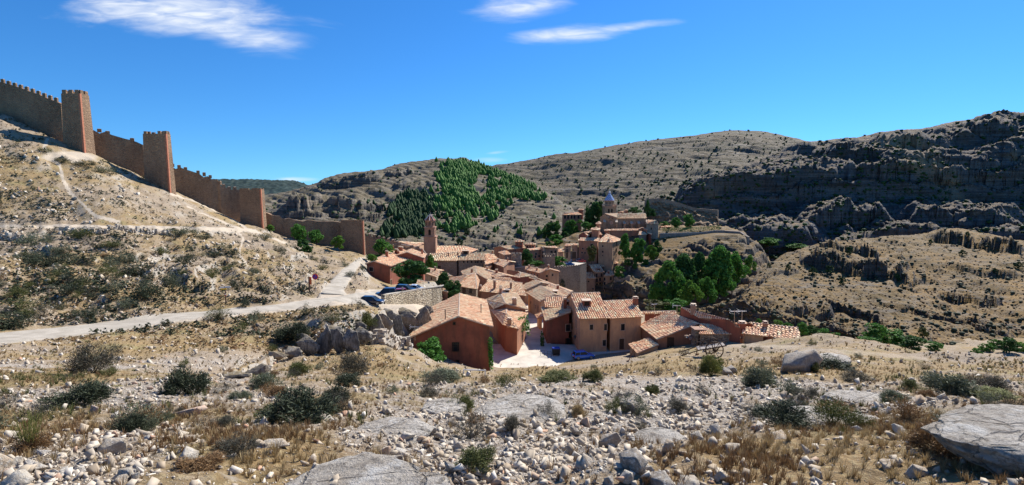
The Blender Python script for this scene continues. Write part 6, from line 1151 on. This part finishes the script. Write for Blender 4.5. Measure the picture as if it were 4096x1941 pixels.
def rubble(name,label,N,w,sz,sub,seed,mt=None):
    r=np.random.default_rng(seed); per=N//7; VV=[];FF=[];off=0
    for k in range(7):
        tv,tf=hull(seed*10+k,8,.75); P_,_,_=G.sample(per,w,r); s=sz*(.45+3.4*r.random(per)**8.0)*(.8+P_[:,1]*.11)
        V,Fa=merge_instances(tv,tf,P_+np.stack([s*0,s*0,s*.08],1),np.stack([s,s*(.6+.4*r.random(per)),s*(.7+.6*r.random(per))],1),r.random(per)*6.28,r.normal(size=(per,1))*.5); VV.append(V);FF.append(Fa+off);off+=len(V)
    tag(link(name,npmesh(name,np.concatenate(VV),np.concatenate(FF),mt or M_rubble)),label,kind='stuff')
rubble('rubble','white broken limestone rubble strewn over the near slope',17000,base_w*(gm**1.5+.07),.030,1,5); rubble('gravel','small pale gravel between the stones of the near slope',22000,base_w*(cY<18)*(gm+.12),.014,1,6)
rubble('scree','pale stones strewn along the slopes around the road',9000,scr*(cY>26)*(cY<130)*(cu<1110)*(.25+sst(-.1,.4,fbm(G.X*.1,G.Y*.1,3,67))[:-1,:-1]),.028,1,7)
rubble('scree','stones on the grassy crest before the village',2500,scr*(cY>24)*(cY<82)*(cu>1110)*(cv>850),.02,1,8)
# ---------------- dry grass ----------------
def grass(name,label,N,w,hgt,col,seed,nb=20,wd=.005):
    r=np.random.default_rng(seed); a=r.random(nb)*6.28; l=.15+.5*r.random(nb); q=.16*r.random(nb); b=np.stack([q*np.cos(a),q*np.sin(a),np.zeros(nb)],1); t=b+np.stack([np.cos(a)*l*.8,np.sin(a)*l*.8,.45+.6*r.random(nb)],1); m_=b*.4+t*.6+np.array([0,0,.12]); sd=np.stack([-np.sin(a+.6),np.cos(a+.6),np.zeros(nb)],1)*wd/.2
    V=np.stack([b-sd,b+sd,m_+sd*.6,m_-sd*.6],1); V2=np.stack([m_-sd*.6,m_+sd*.6,t+sd*.1,t-sd*.1],1); V=np.concatenate([V,V2],1).reshape(-1,3); Fa=np.arange(nb*8).reshape(-1,4)
    P_,_,_=G.sample(N,w,r); s=hgt*(.5+r.random(N))*(1+np.minimum(P_[:,1],60)*.035); V,Fa=merge_instances(V,Fa,P_,np.stack([s,s,s],1),r.random(N)*6.28); tag(link(name,npmesh(name,V,Fa,M_lf[col])),label,kind='stuff')
gg=gr[:-1,:-1]
grass('dry_grass','dry straw coloured grass tufts over the near slope',5200,base_w*(gg**2+.03)*sst(2.2,7,cY),.06,'tan',9); grass('dry_weeds','brown dry weeds in the near grass',3600,base_w*(cY<30)*sst(2.,5,cY)*(gg**2*sst(-.3,.2,fbm(G.X*.5,G.Y*.5,3,68))[:-1,:-1]+.02),.06,'brown',10); grass('green_weeds','olive green weeds among the dry grass',1500,base_w*sst(4,9,cY)*(gg*sst(0,.4,fbm(G.X*.4,G.Y*.4,3,69))[:-1,:-1]+.01),.09,'olive',11)
grass('crest_grass','tall dry grass along road edges and crest',4500,scr*(cY>30)*(cY<120)*(cu<2600)*(.3+gg)*~((cu>960)&(cY>84)),.06,'tan',12,wd=.02)
# ---------------- cars ----------------
M_tyre=simple('tyre rubber',(.02,.02,.02),.8); M_rim=simple('alloy rim',(.55,.55,.56),.35,.8,var=.1); M_lamp=simple('headlamp glass',(.75,.75,.75),.2,var=.05); M_tail=simple('tail lamp',(.45,.02,.02),.3,var=.05); M_cg=simple('car glass',(.02,.03,.04),.06); M_trim=simple('black trim',(.025,.025,.025),.5)
def paint(n,c):
    m,nt,b=mat(n); b.inputs['Base Color'].default_value=(*c,1); b.inputs['Roughness'].default_value=.28; b.inputs['Metallic'].default_value=.35; b.inputs['Specular IOR Level'].default_value=.5
    try: b.inputs['Coat Weight'].default_value=.6
    except: pass
    return m
def car(p,rz,paint_,label,kind='hatch',L_=4.0,Wd=1.68,Hh=1.42,group=None):
    e=empty('parked_car',p,label,'car',group,rz); a=L_/2; b=Wd/2
    suv=kind=='suv'; hb=.95 if suv else .86; g=.28
    # body : cross sections along x (rear -> front): x, z low, z belt, half width
    st=[(-a,.38,hb*.86,.80),(-a+.10,.26,hb*.98,.93),(-a+.5,.20,hb+.02,1),(0,.18,hb,1),(a*.42,.18,hb-.02,1),(a-.45,.22,hb*.86,.96),(a-.1,.28,hb*.74,.86),(a,.40,hb*.6,.70)]
    V=[];Fc=[]
    for x,zl,zt,k in st: w=b*k; V+=[(x,-w*.93,zl),(x,-w,zl+.2),(x,-w,zt-.12),(x,-w*.9,zt),(x,w*.9,zt),(x,w,zt-.12),(x,w,zl+.2),(x,w*.93,zl)]
    for i in range(len(st)-1):
        for j in range(8): k=i*8; Fc.append((k+j,k+(j+1)%8,k+8+(j+1)%8,k+8+j))
    Fc+=[tuple(range(8)),tuple(range(8*len(st)-1,8*len(st)-9,-1))]; mb=MB(); mb.add(V,Fc); bo=mb.build('body',paint_,e,smooth=False); md=bo.modifiers.new('b','BEVEL'); md.width=.04; md.segments=2; md.angle_limit=R(25)
    # cabin
    r0,r1,f1,f0=(-a+.12,-a+.35,a*.12,a*.48) if kind!='sedan' else (-a+.75,-a+1.25,a*.15,a*.5)
    if suv: r0,r1=-a+.08,-a+.2
    B=b*.9;Tt=b*.74; V=[(r0,-B,hb-.03),(f0,-B,hb-.05),(f0,B,hb-.05),(r0,B,hb-.03),(r1,-Tt,Hh-.07),(f1,-Tt,Hh-.07),(f1,Tt,Hh-.07),(r1,Tt,Hh-.07)]; mb=MB(); mb.hexa([Vector(v) for v in V]); mb.build('windows',M_cg,e)
    mb=MB(); rp=[Vector(v) for v in V[4:]]; mb.hexa([q+Vector((0,0,-.03))+Vector((s*.04,t*.02,0)) for q,(s,t) in zip(rp,((-1,-1),(1,-1),(1,1),(-1,1)))]+[q+Vector((-s*.12,-t*.1,.07)) for q,(s,t) in zip(rp,((-1,-1),(1,-1),(1,1),(-1,1)))])
    for i in range(4): mb.tube(Vector(V[i]),Vector(V[i+4]),.05,.045,6)
    for s in(-1,1): xm=(r1+f1)/2-.15; mb.tube((xm-.05,s*B*1.0,hb-.03),(xm,s*Tt*1.01,Hh-.07),.045,.04,6)
    org(mb,'roof',paint_,e,(0,0,0))
    for x in(-a+.72,a-.76):
        for s in(-1,1):
            mb=MB(); mb.tube((x,s*b*1.01,.31),(x,s*(b-.2),.31),.31,.31,18); w=org(mb,'wheel',M_tyre,e,(0,0,0)); mb=MB(); mb.tube((x,s*b*1.015,.31),(x,s*(b-.05),.31),.07,.07,8)
            for k in range(6): t=k*math.pi/3; mb.tube((x,s*b*1.015,.31),(x+.2*math.cos(t),s*b*1.015,.31+.2*math.sin(t)),.028,.035,5)
            for k in range(16): t=k*math.pi/8; t2=t+math.pi/8; mb.tube((x+.2*math.cos(t),s*b*1.015,.31+.2*math.sin(t)),(x+.2*math.cos(t2),s*b*1.015,.31+.2*math.sin(t2)),.03,.03,4)
            org(mb,'rim',M_rim,w,(0,0,0))
    for s in(-1,1):
        mb=MB(); mb.box((a-.09,s*b*.62,hb*.66),(.22,.34,.15)); org(mb,'headlight',M_lamp,e,(0,0,0)); mb=MB(); mb.box((-a+.03,s*b*.74,hb*.82),(.12,.2,.3)); org(mb,'tail_light',M_tail,e,(0,0,0)); mb=MB(); mb.box((f0-.45,s*(b+.06),hb+.04),(.12,.2,.14)); org(mb,'mirror',paint_,e,(0,0,0))
    mb=MB(); mb.box((a-.02,0,.36),(.1,Wd*.7,.16)); mb.box((-a+.02,0,.4),(.1,Wd*.8,.16)); mb.box((-a-.03,0,.58),(.02,.5,.11),0,1); mb.box((a+.03,0,.42),(.02,.5,.11),0,1)
    mb.box((0,0,.2),(L_*.9,Wd*.9,.12)); org(mb,'bumper',[M_trim,M_white_],e,(0,0,0))
    if suv: mb=MB(); mb.tube((-a-.02,0,.8),(-a-.22,0,.8),.34,.34,16); org(mb,'spare_wheel',M_tyre,e,(0,0,0))
    return e
def gp(u,v,Y=None,dz=0):
    p=G.hit(u,v); return Vector((p.x,p.y,p.z+dz))
pk=lambda u,Y: Vector((sxx(u,1190)*Y,Y,G.h(sxx(u,1190)*Y,Y)+.03))
Pdb=paint('midnight blue paint',(.012,.02,.06)); 
car(P(2333,1434,-28.75),R(14),paint('blue car paint',(.02,.13,.60)),'blue hatchback parked in the shade before the tall pink house','hatch',3.85,1.65,1.43)
car(pk(1489,87.5),R(-6),paint('black blue paint',(.012,.014,.035)),'dark hatchback nearest the start of the pale dry stone wall','hatch',4.0,1.68,1.42)
car(pk(1541,95),R(8),Pdb,'navy off road car with a spare wheel on its back','suv',4.1,1.75,1.75).rotation_euler=(0,0,R(186))
car(pk(1589,99),R(200),paint('red paint',(.35,.015,.02)),'dark red car squeezed between the navy and the black car','hatch',3.9,1.66,1.45)
car(pk(1625,104),R(-15),paint('black paint',(.012,.012,.014)),'black estate car parked under the walnut tree','hatch',4.4,1.74,1.5)
car(pk(1662,107),R(-10),paint('silver white paint',(.62,.64,.66)),'white car last in the row above the dry stone wall','sedan',4.3,1.72,1.4)
W_=paint('white paint car',(.75,.75,.75))
for u,v,rz,pt,lb in ((2254,1046,10,W_,'white car at the left of the white square'),(2290,1029,20,W_,'white car near the arched passage'),(2313,1046,150,paint('silver paint',(.5,.5,.52)),'silver car beside the red one on the square'),(2326,1049,160,paint('bright red paint',(.45,.02,.02)),'red car on the white square'),(2280,1061,10,paint('light blue paint',(.12,.25,.5)),'blue car just behind the crenellated wall')):
    car(P(u,v,-31.45),R(rz),pt,lb,'sedan',4.1,1.7,1.4)
# ---------------- signs, posts, street things ----------------
M_yel=simple('yellow sign',(.75,.45,.03),.5,var=.05); M_redp=simple('red sign paint',(.6,.05,.03),.5,var=.05); M_blue=simple('blue sign paint',(.03,.06,.35),.5,var=.05); M_rust=simple('rusty iron',(.17,.08,.05),.85)
p=gp(904,1213); e=empty('trail_sign',p,'hiking signpost with white and yellow arrow boards beside the road','signpost'); mb=MB(); mb.box((0,0,1.15),(.13,.13,2.5)); mb.build('post',M_timber,e)
for nm,x,z,m_,w_ in (('arrow_board',-.32,2.25,M_white_,.6),('arrow_board',.38,2.3,M_white_,.7),('arrow_board',-.18,2.0,M_yel,.75)):
    mb=MB(); s=-1 if x<0 else 1; mb.box((x,-.09,z),(w_,.04,.2)); mb.add([(x+s*w_/2,-.11,z-.1),(x+s*w_/2,-.11,z+.1),(x+s*(w_/2+.14),-.11,z),(x+s*w_/2,-.07,z-.1),(x+s*w_/2,-.07,z+.1),(x+s*(w_/2+.14),-.07,z)],[(0,1,2),(3,5,4),(0,2,5,3),(1,4,5,2)]); mb.build(nm,m_,e)
for z,m_ in((1.25,M_white_),(1.1,M_redp)): mb=MB(); mb.box((0,-.075,z),(.15,.03,.13)); mb.build('way_mark',m_,e)
p=gp(1263,1166); e=empty('no_parking_sign',p,'round red and blue no parking sign beside the road bend','road sign'); mb=MB(); mb.tube((0,0,-.2),(0,0,2.5),.045,.045,6); mb.build('pole',M_alu,e); mb=MB(); mb.tube((0,-.06,2.55),(0,-.02,2.55),.52,.52,24); d=mb.build('disc',M_redp,e); mb=MB(); mb.tube((0,-.075,2.55),(0,-.055,2.55),.36,.36,24); mb.build('field',M_blue,d); mb=MB(); mb.box((0,-.09,2.55),(.1,.02,.74)); o=mb.build('bar',M_redp,d)
o.data.transform(Matrix.Translation((0,0,2.55))@Matrix.Rotation(R(45),4,'Y')@Matrix.Translation((0,0,-2.55)))
p=gp(1238,1170); e=empty('hiking_post',p,'dark wooden post with narrow orange board left of the no parking sign','signpost'); mb=MB(); mb.box((0,0,1.3),(.2,.16,2.9)); mb.build('post',M_timber,e); mb=MB(); mb.box((.28,-.02,2.0),(.3,.06,1.3)); mb.build('board',simple('orange board',(.6,.14,.05),.6),e)
p=pk(1611,98); e=empty('parking_sign',p,'grey sign pole standing between the parked cars','road sign'); mb=MB(); mb.tube((0,0,0),(0,0,2.7),.04,.04,6); mb.build('pole',M_alu,e); mb=MB(); mb.box((0,-.06,2.3),(.35,.04,.8)); mb.build('plate',M_alu,e)
c=P(*z5(805,800),-25.2); c=Q(2300,1350,90.5); e=empty('street_lamp',c,'black wrought iron lantern on the corner of the tall pink house','lamp'); mb=MB(); mb.tube((.5,.8,.5),(0,0,.35),.03,.03,5); mb.tube((.5,.8,.9),(0,0,.35),.02,.02,5); mb.build('bracket',M_iron,e); mb=MB(); mb.lathe((0,0,0),[(.12,-.35),(.24,.12),(.3,.14),(.1,.32),(.03,.4)],6); mb.build('lantern',M_iron,e); mb=MB(); mb.lathe((0,0,0),[(.10,-.3),(.20,.08)],6); mb.build('glass',M_lamp,e)
c=P(*z2(1810,1010),-28.75); e=empty('fountain',c,'small stone trough and block at the orange house corner','fountain'); mb=MB(); mb.box((0,0,.18),(1.6,1.0,.36)); mb.build('basin',M_cap,e); mb=MB(); mb.box((.3,.5,.7),(.9,.6,1.4)); mb.tube((-.15,.5,1.4),(.75,.5,1.4),.3,.3,10); mb.build('block',M_dress,e)
c=P(*z5(495,1085),-28.8); e=empty('waste_container',c,'blue lidded waste container in the shade of the dark red house','container'); mb=MB(); mb.box((0,0,.75),(1.3,.95,1.1),0,0,1.08); mb.build('bin',M_trim,e); mb=MB(); mb.box((0,0,1.36),(1.42,1.05,.16),0,0,.9); mb.build('lid',M_blue,e)
for s in(-.5,.5): mb=MB(); mb.tube((s,-.3,.1),(s+.06,-.3,.1),.1,.1,10); mb.build('wheel',M_tyre,e)
a=P(*z5(250,1092),-28.8); b=P(*z5(420,1115),-28.8); e=empty('railing',a,'thin metal railing beside the waste container','railing'); mb=MB(); d=b-a
for k in range(4): q=d*(k/3); mb.tube(q,q+Vector((0,0,1.0)),.03,.03,5)
mb.build('posts',M_iron,e); mb=MB()
for z in(.5,1.0): mb.tube(Vector((0,0,z)),d+Vector((0,0,z)),.025,.025,5)
mb.build('rail',M_iron,e)
p=gp(1898,1506); e=empty('metal_frame',p,'low white metal frame lying in the grass below the red gabled house','frame'); mb=MB(); mb.tube((-.7,0,.45),(.7,0,.4),.04,.04,5); mb.build('bar',M_white_,e)
for s in(-.7,.7): mb=MB(); mb.tube((s,0,-.1),(s,0,.45),.04,.04,5); mb.build('leg',M_white_,e)
def post(u,v,hpx,lean,label,r_=.05):
    p=gp(u,v); h=hpx/F*p.y; mb=MB(); mb.tube((0,0,-.2),(lean*h,0,h),r_,r_*.8,6); mb.box((0,0,.03),(r_*5,r_*5,.16),.3,0,.6); o=mb.build('fence_post',M_rust); o.location=p; tag(o,label,'post')
for a in ((2511,1446,50,.45,'rusty leaning iron post in front of the shaded shed'),(2538,1428,40,-.1,'thin rusty post right of the leaning iron post'),(2787,1421,56,0,'tall thin iron post beside the wooden cart')): post(*a)
# cart
p=gp(2848,1424); e=empty('wooden_cart',p,'old two wheeled wooden cart with spoked wheels on the crest','cart',rz=R(-8)); r_=.78
for s in(-.75,.75):
    mb=MB(); c=Vector((0,s,r_)); 
    for k in range(24): t=k*math.pi/12;t2=t+math.pi/12; mb.tube(c+Vector((r_*math.cos(t),0,r_*math.sin(t))),c+Vector((r_*math.cos(t2),0,r_*math.sin(t2))),.05,.05,5)
    w=mb.build('wheel',M_wood,e); mb=MB()
    for k in range(12): t=k*math.pi/6; mb.tube(c,c+Vector((r_*math.cos(t),0,r_*math.sin(t))),.03,.025,4)
    mb.tube(c-Vector((0,.13,0)),c+Vector((0,.13,0)),.12,.12,8); mb.build('spokes',M_wood,w)
mb=MB(); mb.tube((0,-.85,r_),(0,.85,r_),.06,.06,6); mb.build('axle',M_wood,e)
mb=MB(); 
for i in range(6): y=-.5+i*.2; mb.hexa([Vector(q) for q in((-1.35,y-.09,.62),(1.0,y-.09,1.15),(1.0,y+.09,1.15),(-1.35,y+.09,.62),(-1.35,y-.09,.68),(1.0,y-.09,1.21),(1.0,y+.09,1.21),(-1.35,y+.09,.68))])
mb.build('bed',simple('weathered grey planks',(.36,.31,.27),scale=6),e); 
for s in(-.58,.58):
    mb=MB(); mb.tube((-1.3,s,.66),(1.1,s,1.2),.06,.06,5); mb.tube((-1.3,s,1.05),(1.05,s,1.6),.045,.045,5)
    for k in range(5): x=-1.2+k*.55; z=.66+(x+1.3)*.225; mb.tube((x,s,z),(x-.05,s,z+.42),.03,.03,4)
    mb.build('side_rail',M_wood,e); mb=MB(); mb.tube((-1.2,s,.68),(-2.9,s*.85,.05),.055,.04,5); mb.build('shaft',M_wood,e)
# broken tiles heap and hut
r=random.Random(9); a=P(*z6(1500,590),-23.4); e=empty('tile_heap',a,'heap of broken roof tiles and stones below the faded pink roof','rubble heap'); mb=MB()
for i in range(260): x=r.uniform(-5.5,6); y=r.uniform(-1,1); z=(1-abs(x)/7)*1.0*(1-abs(y)*.6)*r.random(); rz=r.random()*3; mb.box((x,y-abs(x)*.1,z),(r.uniform(.2,.6),r.uniform(.15,.3),r.uniform(.06,.25)),rz,r.choice((0,0,0,1,2)),.8)
mb.build('debris',[M_bed,M_loose,M_rose],e)
c=P(*z6(1285,640),-23.6); e=empty('stone_hut',c,'tiny dark stone outhouse with wooden door beside the ochre house','hut'); mb=MB(); mb.box((0,.8,0),(3.4,1.8,3.2)); mb.build('wall',M_stone,e); mb=MB(); mb.box((-.7,-.13,-.2),(.9,.08,1.9)); mb.build('door',M_wood,e); mb=MB(); mb.box((0,.8,1.68),(3.7,2.1,.16)); mb.build('roof',M_bed,e)
w_=gp(1500*KD/KD,1000) # cut rock wall pieces of the cliff band
M_crk=hill_mat('cliff band',(.25,.195,.12),(.19,.15,.09),(.33,.30,.255),(.11,.10,.09),strata=(1.6,1.6,.22),bs=.15,scl=6.)
RC=[npmesh('cliff_block',*refine(*hull(s,13,1.3),8,.035,s,3.5),M_crk) for s in (61,62,63,64)]
for me in RC: z=[v.co.z for v in me.vertices]; HT[me.name]=max(z)-min(z)
for i,(u,v,w_,h_) in enumerate(((600,952,60,20),(648,944,60,26),(692,905,56,24),(738,898,54,30),(780,893,56,52),(815,890,56,66),(850,888,54,70),(885,882,54,62),(912,868,44,50),(940,850,50,56),(966,842,44,60),(996,838,46,58),(1028,836,50,60),(1060,832,50,56),(1088,826,40,50),(975,800,50,26),(1020,800,60,28),(1065,800,56,30),(760,870,40,36),(840,850,60,36),(900,835,50,36))):
    rock(u,v,w_,h_,('%s of the upper cliff blocks under the road edge'%('first second third fourth fifth sixth'.split()[i-15]+' listed by size') if 0 else '%s block of the %s cliff band, %s'%(('fissured','weathered')[i%2],'low pale' if i<3 else 'grey limestone','by its left end' if u<740 else 'below the dark juniper' if u<830 else 'in its tall middle' if u<930 else 'under the parked cars' if u<1010 else 'against the red gabled house')),RC,i,group='%s blocks of the cliff band %s'%(('fissured','weathered')[i%2],'at its left end' if u<740 else 'below the juniper' if u<830 else 'in its tall middle' if u<930 else 'under the parked cars' if u<1010 else 'against the house'),dep=.8,name='cliff_block',sink=.15,cat='rock face')
